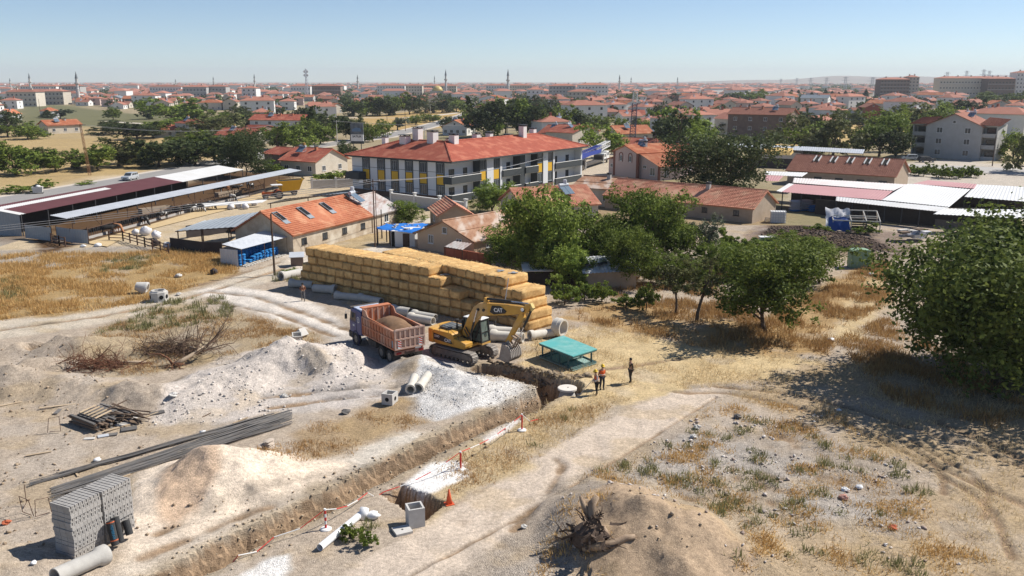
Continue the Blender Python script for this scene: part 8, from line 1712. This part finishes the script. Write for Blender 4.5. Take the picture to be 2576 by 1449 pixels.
row([(2392, 322, 252, 70, 'm'), (2432, 302, 247, 80, 'd'), (2482, 272, 232, 70, 'm'), (2542, 272, 227, 90, 'd'), (2600, 274, 225, 90, 'm'), (2548, 402, 308, 90, 'm'), (2582, 432, 284, 90, 'o')], 'behind and right of the grey three storey house', 'trees right of the grey house')
row([(1990 + i * 17, 250 + random.uniform(-3, 3), 226 + random.uniform(-4, 5), 20 + random.uniform(0, 8), 'c') for i in range(18)], 'in the conifer line below the brick apartment block', 'conifer line')
# far apartment blocks
def apt_far(label, x0, x1, ytop, D, storeys, wall, tile='town', dep=15, cat='apartment block', skew=0.0):
 h = H - D * math.tan(TH - math.atan((724.5 - ytop) / F)); k = (D * math.cos(TH) + (H - h) * math.sin(TH)) / F
 xa, xb = (x0 - 1288) * k, (x1 - 1288) * k; W_ = xb - xa; t = thing('apartment_building', label, cat, ((xa + xb) / 2, D, 0), skew); X = W_ / 2; hh = max(8, h - 2.0)
 FOOT.append(((xa + xb) / 2, D + dep / 2, W_ * .6)); MB().b2((-X, 0, -.1), (X, dep, hh)).build('wall', PLASTER[wall], t); r = MB(); e = .8; k2 = min(dep / 2, X)
 c4 = [(-X - e, -e, hh), (X + e, -e, hh), (X + e, dep + e, hh), (-X - e, dep + e, hh)]; ra, rb = (-X + k2, dep / 2, hh + 2.2), (X - k2, dep / 2, hh + 2.2); r.add(c4 + [ra, rb], [(0, 1, 5, 4), (2, 3, 4, 5), (1, 2, 5), (3, 0, 4)]); r.build('roof', TILE[tile], t)
 n = max(3, int(W_ / 3.4)); n = min(n, 22); wm = bpy.data.meshes.get('far_window') or MB().b2((-.7, -.06, 0), (.7, .02, 1.4)).mesh('far_window', GLASS)
 for s in range(storeys):
  for i in range(n): inst('window', wm, t, (-X + W_ * (i + .5) / n, 0, hh * s / storeys + .9))
  MB().b2((-X - .02, -.5 if s and wall != 'brown' else -.03, hh * s / storeys - .1), (X + .02, -.001, hh * s / storeys + .12)).build('floor_band', PLASTER['white'], t) if s else 0
 for i in range(max(2, int(W_ / 14))): MB().b2((-X + W_ * (i + .5) / max(2, int(W_ / 14)) - .6, dep * .4, hh + 1), (-X + W_ * (i + .5) / max(2, int(W_ / 14)) + .6, dep * .4 + 1.2, hh + 3.2)).build('chimney', PLASTER['cream'], t)
 return t
for i, a in enumerate((
 ('long white apartment block with balconies above the golden field', 948, 1018, 211, 1180, 4, 'white'), ('cream apartment block right of the long white one', 1020, 1062, 211, 1190, 4, 'cream'), ('low apartment row left of the gold domed mosque', 1066, 1148, 212, 1300, 4, 'cream'), ('apartment block left of the tallest minaret', 1222, 1276, 211, 1220, 4, 'white'), ('apartment block right of the tallest minaret', 1282, 1338, 211, 1240, 4, 'cream'), ('smaller apartment house in front of the minaret pair of blocks', 1326, 1368, 220, 900, 3, 'white'),
 ('grey fronted apartment block in the centre right', 1382, 1448, 211, 1000, 4, 'grey'), ('white apartment block with stepped roof in the centre right', 1455, 1530, 209, 980, 4, 'white'), ('low long apartment roof in front of the grey fronted block', 1430, 1500, 225, 860, 3, 'cream'), ('pale apartment row at the far left', 13, 88, 225, 760, 3, 'cream'), ('pale apartments right of the far left row', 100, 157, 224, 820, 3, 'cream'), ('grey and white apartments beside the grey tipped minaret', 147, 200, 212, 1050, 4, 'grey'), ('apartment row behind the far left rows', 50, 140, 213, 1200, 4, 'white'),
 ('dark apartment block left of centre', 458, 518, 214, 1000, 3, 'grey'), ('dark apartment block right of the first dark one', 522, 567, 213, 1010, 3, 'grey'), ('white apartment block with vertical strips', 607, 643, 216, 850, 4, 'white'), ('apartment block below the telecom mast', 730, 780, 212, 1100, 3, 'white'), ('long apartment block right of the telecom mast', 783, 856, 212, 1110, 3, 'brown'), ('apartments at left centre with white front', 375, 455, 214, 1150, 3, 'white'), ('brick coloured six storey apartment block at the right', 2217, 2290, 195, 1000, 6, 'brown'), ('cream tower end of the brick coloured block', 2288, 2314, 189, 1005, 7, 'cream'), ('very long four storey school building at the right horizon', 2366, 2536, 192, 1000, 4, 'cream'), ('brown end wing of the long school building', 2488, 2556, 193, 985, 4, 'brown'), ('white tower block at the right edge of the horizon', 2560, 2620, 178, 1000, 7, 'white'))):
 apt_far(*a)
MIN = M('minaret_stone', (.56, .55, .53), .9, sc=.5, var=.3); MINT = M('minaret_lead', (.20, .23, .24), .7)
for x, yt, D, lb in ((72, 183, 1150, 'white minaret at the far left of the skyline'), (190, 179, 820, 'tall minaret with a dark pointed cap at left'), (24, 196, 1700, 'small distant minaret at the left edge'), (441, 198, 1900, 'small distant minaret above the left town'), (639, 185, 1500, 'slender white minaret left of the telecom mast'), (899, 187, 1500, 'grey minaret above the long white apartments'), (1093, 190, 2000, 'slim distant minaret left of the domed mosque'), (1121, 174, 1150, 'minaret beside the gold domed mosque'), (1278, 173, 1000, 'tallest minaret in the middle of the skyline'), (1559, 187, 1500, 'dark minaret right of the lattice mast'), (1588, 193, 2200, 'faint thin minaret further right'), (1705, 193, 2000, 'distant minaret above the right town'), (536, 192, 1900, 'faint mast like minaret at left centre')):
 h = H - D * math.tan(TH - math.atan((724.5 - yt) / F)); p = Vector(((x - 1288) / F * (D * math.cos(TH) + (H - h) * math.sin(TH)), D, 0)); t = thing('minaret', lb, 'minaret', p); r = 1.5
 MB().lathe([(r, 0), (r, h * .48), (r * .8, h * .5), (r * .8, h * .78)], 10).build('shaft', MIN, t); MB().lathe([(r * .8, h * .60), (r * 1.5, h * .63), (r * 1.5, h * .66), (r * .8, h * .66)], 10).build('balcony', MIN, t); MB().lathe([(r * .95, h * .78), (.05, h)], 10).build('spire', MINT, t)
D = 1160; p = Vector(((1105 - 1288) / F * D, D, 0)); t = thing('mosque', 'small mosque with a golden dome below its minaret', 'mosque', p); MB().b2((-9, -9, 0), (9, 9, 9)).build('wall', PLASTER['cream'], t); MB().lathe([(7, 9), (6.6, 11), (5, 13.5), (2.5, 15), (0, 15.6)], 18).build('dome', M('dome_gold', (.60, .45, .16), .5), t, smooth=True)
def mast(lb, x, yt, D, w_=2.0, nm='telecom_mast'):
 h = H - D * math.tan(TH - math.atan((724.5 - yt) / F)); p = Vector(((x - 1288) / F * (D * math.cos(TH) + (H - h) * math.sin(TH)), D, 0)); t = thing(nm, lb, 'mast', p); lattice(t, (0, 0, 0), (0, 0, h), w_, w_ * .5, 9, METS, .16, 'lattice'); return t, h
t, h = mast('telecom mast with round antennas on the left skyline', 769, 173, 1000, 2.4); [MB().lathe([(0, -.3), (1.3, -.3), (1.3, .3), (0, .3)], 10, (s * 1.5, -.5, h - 3 - k * 4), Matrix.Rotation(PI / 2, 3, 'X')).build('antenna', METW, t) for k in range(2) for s in (-1, 1)]
for k, (x, yt, D) in enumerate(((2384, 181, 1500), (2433, 178, 1600), (2476, 175, 1500), (2490, 178, 1620), (2196, 194, 1300), (2128, 193, 1500), (2080, 195, 1900), (2040, 196, 2100), (2005, 196, 2300), (1965, 198, 2600))):
 t, h = mast('electricity pylon on the right skyline, %s from the right' % ORD[k], x, yt, D, 5, 'pylon'); [MB().beam((-s, 0, h * f), (s, 0, h * f), .5).build('cross_arm', METS, t) for s, f in ((7, .8), (5, .95))]
# the town: houses on an irregular grid
EXCL = [((-300, 300), (40, 296), (60, 252), (330, 280), (560, 296), (560, 330), (700, 400), (560, 450), (0, 530), (-300, 560)), ((880, 345), (880, 292), (1160, 270), (1200, 280), (1140, 335), (1000, 400), (860, 400)), ((2090, 375), (2120, 308), (2310, 306), (2310, 345)), ((1880, 215), (2110, 211), (2440, 207), (2440, 200), (1880, 200))]
def inpoly(x, y, P):
 c = False; n = len(P)
 for i in range(n):
  (ax, ay), (bx, by) = P[i], P[(i + 1) % n]
  if (ay > y) != (by > y) and x < (bx - ax) * (y - ay) / (by - ay) + ax: c = not c
 return c
def free(x, y, r):
 px_, py_ = topx(x, y, 0)
 if not (-150 < px_ < 2730): return False
 if any(inpoly(px_, py_, P) for P in EXCL): return False
 return all((x - a) ** 2 + (y - b) ** 2 > (r + c) ** 2 for a, b, c in FOOT)
PROTO = []
for k, (wall, tile, W_, Dp, h, rh, hip) in enumerate((('white', 'town', 11, 9, 3.4, 2.0, 0), ('cream', 'town', 13, 10, 6.2, 2.2, 0), ('grey', 'town', 12, 10, 3.6, 2.2, 1), ('white', 'town', 12, 11, 6.4, 2.0, 1), ('cream', 'town', 16, 9, 3.2, 1.9, 0), ('brown', 'dull', 12, 10, 6.0, 2.2, 0), ('pink', 'town', 11, 10, 6.0, 2.0, 1), ('white', 'town', 20, 12, 9.2, 2.4, 1))):
 X = W_ / 2; m = MB(); m.b2((-X, 0, -.1), (X, Dp, h));
 if not hip: m.add([(-X, 0, h), (-X, Dp, h), (-X, Dp / 2, h + rh)], [(0, 2, 1)]); m.add([(X, 0, h), (X, Dp, h), (X, Dp / 2, h + rh)], [(0, 1, 2)])
 r = MB(); e = .6; kk = Dp / 2 if hip else 0; sl = rh / (Dp / 2); c4 = [(-X - e, -e, h - (0 if hip else sl * e)), (X + e, -e, h - (0 if hip else sl * e)), (X + e, Dp + e, h - (0 if hip else sl * e)), (-X - e, Dp + e, h - (0 if hip else sl * e))]
 ra, rb = (-X + kk - (0 if hip else e), Dp / 2, h + rh), (X - kk + (0 if hip else e), Dp / 2, h + rh); q = c4 + [ra, rb]; r.add([(a, b, c + .12) for a, b, c in q], [(0, 1, 5, 4), (2, 3, 4, 5)] + ([(1, 2, 5), (3, 0, 4)] if hip else [])); r.b2((X * .3, Dp * .4, h + rh * .5), (X * .3 + .8, Dp * .4 + .8, h + rh + 1.2))
 PROTO.append((m.mesh('wall', PLASTER[wall]), r.mesh('roof', TILE[tile]), W_, Dp, h, ('white', 'cream', 'grey', 'white', 'cream', 'brown', 'pink', 'white')[k], ('low gabled', 'two storey gabled', 'low hip roofed', 'two storey hip roofed', 'long low', 'two storey', 'two storey hip roofed', 'three storey hip roofed')[k]))
fw_ = MB().b2((-.6, -.06, 0), (.6, .02, 1.3)).mesh('house_window', GLASS); sp_ = MB().slab([(-1, -.8, 0), (1, -.8, 0), (1, .7, 1.1), (-1, .7, 1.1)], .1).beam((0, .7, 0), (0, .7, 1.2), 1.6, .1).lathe([(.35, 1.2), (.35, 2.2)], 8, (0, .9, 0)).mesh('solar_heater', METS)
rt = random.Random(11); SPOTS = []
yv = 330.0
while yv < 4600:
 st_ = 21 + yv * .006; half = yv * .62 + 40; xv = -half
 while xv < half:
  SPOTS.append((xv + rt.uniform(-.4, .4) * st_, yv + rt.uniform(-.4, .4) * st_)); xv += st_ * rt.uniform(.8, 1.25)
 yv += st_ * 1.15
nh = 0; FARH_, FART = [], []
BAND = lambda px: 'left' if px < 640 else 'left centre' if px < 1288 else 'right centre' if px < 1900 else 'right'
for x, y in SPOTS:
 px_, py_ = topx(x, y, 0); dens = .62 if px_ > 1500 else .42; dens = dens if y > 500 else .3
 if px_ > 2000 and y > 1300: dens *= .25
 grp = float(fbm(np.array([x]), np.array([y]), 160, 90)[0]); kind = 'h' if rt.random() < dens + grp * .35 else 't'
 if not free(x, y, 8 if kind == 'h' else 4): continue
 if kind == 'h':
  k = rt.choice((0, 0, 1, 1, 2, 2, 3, 3, 4, 5, 6, 7) if y < 900 else (0, 1, 1, 2, 3, 3, 7, 7, 6, 4)); rz = rt.choice((0, PI / 2)) + .35 + .3 * math.sin(x * .004) + rt.uniform(-.1, .1)
  if nh < 225 and y < 1500:
   wm_, rm_, W_, Dp, h, cw, sh_ = PROTO[k]; nh += 1; t = thing('house', 'distant %s house with %s walls, %s town' % (sh_, cw, BAND(px_)), 'house', (x, y, 0), rz, 'houses of the distant town, %s' % BAND(px_)); FOOT.append((x, y, 6)); inst('wall', wm_, t); inst('roof', rm_, t)
   if y < 900:
    ns = 3 if W_ > 14 else 2
    for s in range(int(h / 2.9)):
     for i in range(ns): inst('window', fw_, t, (-W_ / 2 + W_ * (i + .5) / ns, 0, s * 3 + 1.0))
     inst('window', fw_, t, (-W_ / 2, Dp * .5, s * 3 + 1.0), (0, 0, -PI / 2)); inst('window', fw_, t, (W_ / 2, Dp * .5, s * 3 + 1.0), (0, 0, PI / 2))
    if rt.random() < .55: inst('solar_heater', sp_, t, (-W_ * .2, Dp * .3, h + .9), (0, 0, -rz - .3))
  else: FARH_.append((x, y, rz, k))
 else: FART.append((x, y))
nt_ = 0
for x, y in FART[:]:
 if y < 900 and nt_ < 100:
  nt_ += 1; px_, _ = topx(x, y, 0); kv = (rt.choice(('mm', 'md', 'mo', 'ml')) if y < 450 else 'f', rt.randrange(3))
  put_tree(Vector((x, y, 0)), kv, rt.uniform(4.5, 9.5), rt.uniform(7, 12), 'distant green tree among the houses of the %s town' % BAND(px_), 'tree', 'trees of the distant town, %s' % BAND(px_)); FART.remove((x, y))
hv, hf, hc = [], [], []; n0 = 0
WC = {'white': (.68, .67, .65), 'cream': (.56, .51, .43), 'grey': (.42, .41, .40), 'brown': (.24, .17, .14), 'pink': (.52, .41, .37)}
for x, y, rz, k in FARH_:
 _, _, W_, Dp, h, cw, _ = PROTO[k]; W_ *= rt.uniform(.8, 1.3); h *= rt.uniform(.85, 1.3) * (1.15 if y > 1500 else 1); c, s = math.cos(rz), math.sin(rz); X, Yd = W_ / 2, Dp / 2; e = .6
 b = [(-X, -Yd), (X, -Yd), (X, Yd), (-X, Yd)]; R_ = lambda p: (x + p[0] * c - p[1] * s, y + p[0] * s + p[1] * c)
 vs = [(*R_(p), -.1) for p in b] + [(*R_(p), h) for p in b]; rf_ = [(*R_(p), h + .05) for p in ((-X - e, -Yd - e), (X + e, -Yd - e), (X + e, Yd + e), (-X - e, Yd + e))] + [(*R_((-X + Yd * .7, 0)), h + 2.3), (*R_((X - Yd * .7, 0)), h + 2.3)]
 f = [(0, 1, 5, 4), (1, 2, 6, 5), (2, 3, 7, 6), (3, 0, 4, 7), (8, 9, 13, 12), (10, 11, 12, 13), (9, 10, 13, 13), (11, 8, 12, 12)]
 hv += vs + rf_; hf += [tuple(i + n0 for i in q) for q in f]; n0 += 14; rc = rt.uniform(.75, 1.25); tcol = (.36 * rc, .155 * rc, .11 * rc, 1); hc += [(*WC[cw], 1)] * 8 + [tcol] * 6
fa = [q for q in hf if len(set(q)) == 4]; fb3 = [q[:3] for q in hf if len(set(q)) == 3]
mtw = bpy.data.materials.new('town_paint'); mtw.use_nodes = True; an = mtw.node_tree.nodes.new('ShaderNodeAttribute'); an.attribute_name = 'Col'; mtw.node_tree.links.new(an.outputs[0], mtw.node_tree.nodes['Principled BSDF'].inputs[0]); mtw.node_tree.nodes['Principled BSDF'].inputs['Roughness'].default_value = .9
me = bpy.data.meshes.new('distant_town'); me.from_pydata(hv, [], fa + fb3); me.materials.append(mtw); ca = me.color_attributes.new('Col', 'FLOAT_COLOR', 'POINT'); ca.data.foreach_set('color', np.array(hc, np.float32).ravel()); me.update()
o = inst('distant_town', me); tag(o, 'dense mass of small red roofed houses reaching to the horizon', 'town', kind='stuff')
rngt = np.random.default_rng(44); Pv, Ov = [], []
for x, y in FART:
 s = rngt.uniform(.75, 1.25) * (1 + y / 6000); n = 44 if y < 1500 else 20; d = rngt.normal(size=(n, 3)); d /= np.linalg.norm(d, axis=1)[:, None]; Pv.append(np.array((x, y, 3.2 * s)) + d * np.array((4.2, 4.2, 3.2)) * s * rngt.uniform(.6, 1.05, (n, 1))); Ov.append(d)
Pv = np.concatenate(Pv); Ov = np.concatenate(Ov); v, f = leaves_np(Pv, 1.5, Ov, rngt, .7); o = inst('distant_trees', mesh_np('distant_trees', v, f, LEAF['far'])); tag(o, 'far off tree crowns scattered through the town', 'trees', kind='stuff')
hv, n = [], 60
for i in range(n):
 u = i / (n - 1); px_ = 1650 + u * 1100; D = 7600; zt = 12 + (62 * max(0, math.sin(PI * min(1, max(0, (u - .02) / 1.3)))) ** 1.3) * (1 + .18 * math.sin(u * 17) + .12 * math.sin(u * 31 + 1)); X = (px_ - 1288) / F * D; hv += [(X, D, -.5), (X * 1.02, D + 500, zt * .75), (X * 1.1, D + 1300, zt * 1.0), (X * 1.2, D + 2600, -.5)]
tag(MB().add(hv, [(i * 4 + j, i * 4 + 4 + j, i * 4 + 5 + j, i * 4 + 1 + j) for i in range(n - 1) for j in range(3)]).build('hills', M('hill_dry', (.30, .24, .17), .95, sc=.002, var=.4), smooth=True), kind='structure')
# grass, weeds, stones, straw
def zone_points(n, polys, rng, dens=None):
 """random ground points inside photo polygons, evenly over the ground"""
 out = []
 W_ = [PX(P) for P in polys]; ar = [abs(sum(a[0] * b[1] - b[0] * a[1] for a, b in zip(P, P[1:] + P[:1]))) / 2 for P in W_]
 for P, a in zip(W_, ar):
  k = int(n * a / sum(ar)); P_ = np.array(P); lo, hi = P_.min(0), P_.max(0); lo = np.maximum(lo, (-64, 27)); hi = np.minimum(hi, (64, 127)); q = rng.uniform(lo, hi, (k * 5 + 20, 2)); q = q[sdp(P, q[:, 0], q[:, 1]) > 0][:k]; out.append(q)
 q = np.concatenate(out)
 if dens is not None: q = q[rng.random(len(q)) < np.clip(dens(q[:, 0], q[:, 1]), 0, 1)]
 return q
def blades(name, q, hgt, wd, per, mat, label, cat, rng, lie=.35, spread=.16, seg=False):
 """tufts of thin blades at ground points q"""
 n = len(q); z = gh(q[:, 0], q[:, 1]); keep = z > -.25; q, z = q[keep], z[keep]; n = len(q)
 B = np.repeat(np.c_[q, z], per, 0); m = len(B); B[:, :2] += rng.normal(size=(m, 2)) * spread
 s = np.repeat(rng.uniform(.55, 1.3, n), per) * rng.uniform(.6, 1.2, m); a = rng.random(m) * 2 * PI; ln = np.abs(rng.normal(size=m)) * lie
 d = np.stack([np.cos(a) * np.sin(ln), np.sin(a) * np.sin(ln), np.cos(ln)], 1); w_ = np.stack([-np.sin(a), np.cos(a), 0 * a], 1) * (wd * rng.uniform(.6, 1.3, m))[:, None]; w_ = np.where(rng.random(m)[:, None] < .5, w_, np.stack([np.cos(a), np.sin(a), 0 * a], 1) * wd)
 T = B + d * (hgt * s)[:, None]; T[:, 2] = np.maximum(T[:, 2], B[:, 2] + .02)
 v = np.stack([B - w_, B + w_, T + w_ * .25, T - w_ * .25], 1).reshape(-1, 3); me = mesh_np(name, v, np.arange(4 * m).reshape(m, 4), mat); o = inst(name, me); return tag(o, label, cat, kind='stuff')
def grassmat(name, c, c2):
 m = leafmat(name, c, c2, 0); m.node_tree.nodes['Principled BSDF'].inputs['Roughness'].default_value = .8; return m
GR1 = grassmat('grass_golden', (.46, .28, .10), (.68, .47, .21)); GR2 = grassmat('grass_brown', (.30, .17, .07), (.52, .34, .15)); GR3 = grassmat('weed_olive', (.14, .145, .06), (.30, .285, .13)); GR4 = grassmat('straw_litter', (.52, .385, .20), (.70, .56, .34)); GR5 = grassmat('weed_rust', (.36, .21, .09), (.52, .34, .16))
rg = np.random.default_rng(21); patch = lambda sc, sd, lo=-.1, hi=.35: (lambda x, y: sst(lo, hi, fbm(x, y, sc, sd)))
blades('golden_grass', zone_points(15000, [[(-200, 635), (300, 640), (450, 625), (560, 645), (600, 685), (440, 735), (330, 765), (150, 795), (-200, 820)]], rg, patch(2.6, 101, -.35, .45)), .44, .030, 9, GR1, 'tall golden dry grass in the field at left', 'grass', rg, .75, .3)
blades('brown_grass', zone_points(16000, [[(1400, 790), (1560, 770), (1700, 775), (1900, 800), (2080, 720), (2230, 650), (2240, 760), (2110, 830), (2080, 890), (1800, 885), (1640, 845)], [(2100, 860), (2230, 800), (2576, 1010), (2700, 1120), (2500, 1080), (2250, 1010)], [(1500, 700), (1900, 680), (2060, 700), (1900, 800), (1560, 770)]], rg, patch(2.2, 102, -.4, .45)), .48, .028, 7, GR2, 'tall brown dry grass under the fruit trees', 'grass', rg, .75, .25)
blades('dry_weeds', zone_points(9000, [[(240, 830), (420, 775), (620, 790), (800, 840), (800, 880), (620, 880), (430, 930), (250, 960), (200, 900)], [(700, 1090), (1000, 1020), (1050, 1060), (960, 1120), (760, 1180), (640, 1190)], [(1100, 1180), (1300, 1070), (1450, 1020), (1540, 1020), (1470, 1070), (1290, 1180), (1130, 1290)], [(600, 800), (700, 815), (800, 850), (760, 880)]], rg, patch(2.0, 103, -.15, .6)), .22, .022, 6, GR5, 'rusty dry weeds on the open ground', 'weeds', rg, 1.0, .25)
blades('dry_weeds', zone_points(10000, [[(1480, 1200), (1700, 1085), (1830, 995), (2100, 1040), (2330, 1200), (2340, 1330), (2576, 1449), (1850, 1449), (1850, 1330)], [(1340, 1449), (1420, 1290), (1520, 1240), (1560, 1400), (1500, 1449)]], rg, patch(1.5, 104, -.1, .8)), .22, .024, 7, GR1, 'yellow dry grass between the rubble at right', 'grass', rg, .95, .25)
blades('green_weeds', zone_points(420, [[(1480, 1200), (1700, 1085), (1900, 1050), (2150, 1110), (2330, 1200), (2420, 1449), (1850, 1449), (1850, 1330), (1650, 1220)], [(840, 1380), (960, 1310), (1010, 1350), (930, 1400)], [(1330, 1060), (1480, 1020), (1440, 1080), (1330, 1130)]], rg, patch(1.2, 105, -.1, .4)), .36, .026, 30, GR3, 'olive green weed tufts in the rubble field', 'weeds', rg, .75, .2)
blades('green_weeds', zone_points(520, [[(-100, 690), (60, 700), (60, 760), (-100, 790)], [(280, 640), (420, 650), (360, 680), (250, 690)], [(380, 760), (560, 740), (600, 800), (420, 830), (230, 850)], [(690, 690), (770, 680), (770, 712), (690, 712)], [(1580, 690), (1900, 640), (2000, 690), (1800, 740)]], rg), .45, .03, 26, GR3, 'olive green weeds at left and in the garden', 'weeds', rg, .7, .25)
blades('straw_litter', zone_points(21000, [[(1290, 850), (1440, 800), (1660, 850), (1900, 890), (2080, 900), (2080, 960), (1760, 975), (1600, 1000), (1440, 1050), (1330, 1060)], [(1830, 990), (2150, 905), (2576, 1020), (2576, 1449), (1900, 1449), (1900, 1340), (2330, 1320), (2330, 1200), (2150, 1090)], [(760, 720), (1200, 800), (1160, 830), (880, 770)], [(1100, 1200), (1300, 1080), (1480, 1010), (1500, 1060), (1290, 1190)]], rg, patch(1.8, 106, -.3, .4)), .34, .016, 3, GR4, 'loose pale straw lying on the ground', 'straw', rg, 1.5, .25)
F_ = np.array([tuple(p) for p in FR]); n = len(F_); d = rg.normal(size=(n, 3)); d[:, 2] *= .5; d /= np.linalg.norm(d, axis=1)[:, None]; F_ = F_ + rg.normal(size=(n, 3)) * .03; sd_ = np.cross(d, rg.normal(size=(n, 3))); sd_ /= np.linalg.norm(sd_, axis=1)[:, None]
v = np.stack([F_ - d * .16 - sd_ * .014, F_ - d * .16 + sd_ * .014, F_ + d * .16 + sd_ * .014, F_ + d * .16 - sd_ * .014], 1).reshape(-1, 3); tag(inst('loose_straw', mesh_np('loose_straw', v, np.arange(4 * n).reshape(n, 4), GR4)), 'loose straws sticking out of the bales', 'straw', kind='stuff')
def stones(name, q, lo, hi, mat, label, rng, pw=3.0, sink=.3):
 n = len(q); z = gh(q[:, 0], q[:, 1]); s = lo + (hi - lo) * rng.random(n) ** pw
 base = np.array([(1, 0, 0), (-1, 0, 0), (0, 1, 0), (0, -1, 0), (0, 0, 1), (0, 0, -1), (.6, .6, .5), (-.6, .55, .5), (.55, -.6, .5), (-.6, -.6, .5)]); F8 = [(0, 6, 8), (6, 4, 8), (0, 2, 6), (2, 7, 6), (6, 7, 4), (7, 1, 9), (2, 1, 7), (7, 9, 4), (1, 3, 9), (9, 3, 8), (4, 9, 8), (3, 0, 8), (0, 5, 2), (2, 5, 1), (1, 5, 3), (3, 5, 0)]
 V = base[None] * (1 + .3 * rng.normal(size=(n, 10, 1))) * np.stack([np.ones(n), rng.uniform(.6, 1, n), rng.uniform(.45, .85, n)], 1)[:, None, :]; a = rng.random(n) * 6.28; c, s_ = np.cos(a)[:, None], np.sin(a)[:, None]
 V = np.stack([V[..., 0] * c - V[..., 1] * s_, V[..., 0] * s_ + V[..., 1] * c, V[..., 2]], -1) * s[:, None, None] + np.c_[q, z + s * sink][:, None, :]
 f = (np.array(F8)[None] + (np.arange(n) * 10)[:, None, None]).reshape(-1, 3); return tag(inst(name, mesh_np(name, V.reshape(-1, 3), f, mat)), label, 'stones', kind='stuff')
def islmat(name, c, c2):
 m = bpy.data.materials.new(name); m.use_nodes = True; N, L = m.node_tree.nodes, m.node_tree.links; g = N.new('ShaderNodeNewGeometry'); x = N.new('ShaderNodeMix'); x.data_type = 'RGBA'; x.inputs[6].default_value = (*c, 1); x.inputs[7].default_value = (*c2, 1); L.new(g.outputs['Random Per Island'], x.inputs[0]); L.new(x.outputs[2], N['Principled BSDF'].inputs[0]); N['Principled BSDF'].inputs['Roughness'].default_value = .95; return m
SW, SD = islmat('stone_pale', (.44, .395, .35), (.66, .615, .565)), islmat('clod_brown', (.20, .145, .095), (.42, .32, .22)); SG = islmat('rubble_mixed', (.30, .22, .18), (.62, .58, .54))
GA, GB = [(380, 1075), (440, 980), (560, 900), (720, 865), (890, 868), (920, 900), (1000, 960), (900, 1000), (740, 1030), (600, 1065)], [(1030, 1040), (1040, 985), (1070, 900), (1200, 930), (1300, 960), (1385, 985), (1330, 1015), (1200, 1040), (1100, 1060)]
stones('gravel', zone_points(6500, [GA], rg, patch(2.0, 111, -.6, .4)), .012, .13, SW, 'pale broken stone on the larger gravel heap', rg, 9); stones('gravel', zone_points(6500, [GB], rg, patch(1.5, 112, -.6, .5)), .012, .07, SW, 'white gravel on the heap at the trench', rg, 6)
stones('rubble', zone_points(3800, [[(1480, 1200), (1700, 1085), (1960, 1060), (2290, 1170), (2290, 1330), (1900, 1330), (1600, 1280)], [(1380, 1300), (1700, 1060), (2100, 1030), (2400, 1180), (2420, 1420), (1400, 1449)]], rg, patch(2.2, 113, -.3, .5)), .015, .15, SG, 'small rubble in the right field', rg, 7)
stones('clods', zone_points(5200, [[(-100, 850), (250, 900), (400, 1000), (330, 1449), (-100, 1449)], [(1500, 1280), (1530, 1225), (1640, 1225), (1760, 1290), (1850, 1350), (1800, 1440), (1620, 1430)], [(330, 1300), (900, 1180), (860, 1250), (420, 1449)], [(850, 1200), (1400, 1000), (1400, 1080), (900, 1260)]], rg, patch(2.5, 114, -.5, .5)), .012, .13, SD, 'brown clods and stones on the bare soil', rg, 8)
tp_ = []
for P in (TRENCH, BRANCH):
 for a, b in zip(P, P[1:]):
  a, b = np.array(a), np.array(b); L_ = np.linalg.norm(b - a); k = int(L_ * 45); t_ = rg.random((k, 1)); nn = np.array((-(b - a)[1], (b - a)[0])) / L_; tp_.append(a + (b - a) * t_ + nn * (rg.choice((-1, 1), (k, 1)) * (.62 + np.abs(rg.normal(size=(k, 1))) * .45)))
stones('spoil', np.concatenate(tp_), .012, .11, islmat('clod_tan', (.30, .23, .155), (.46, .37, .265)), 'crumbled soil along the trench edges', rg, 5)
stones('spoil', zone_points(500, [[(1225, 905), (1300, 922), (1400, 948), (1480, 945), (1490, 962), (1400, 965), (1290, 938)]], rg), .06, .3, islmat('clod_dark', (.15, .105, .07), (.30, .23, .15)), 'dark spoil clods on the far lip of the trench', rg, 2)
stones('manure', zone_points(2600, [[(1910, 600), (1950, 563), (2020, 565), (2200, 605), (2260, 635), (2150, 640), (2050, 618)]], rg), .04, .22, islmat('manure_dark', (.05, .033, .025), (.13, .085, .06)), 'dark manure clods by the open shed', rg, 2)
# haze
hz = MB().b2((-9800, -60, -3.2), (9800, 10800, 165)).build('haze', None); hm = bpy.data.materials.new('haze_air'); hm.use_nodes = True; N = hm.node_tree.nodes; N.remove(N['Principled BSDF'])
pv = N.new('ShaderNodeVolumePrincipled'); pv.inputs['Density'].default_value = .000095; pv.inputs['Color'].default_value = (.86, .92, 1, 1); pv.inputs['Anisotropy'].default_value = .1; hm.node_tree.links.new(pv.outputs[0], N['Material Output'].inputs['Volume'])
hz.data.materials.clear(); hz.data.materials.append(hm); tag(hz, 'thin pale haze over the plain', 'haze', kind='stuff')
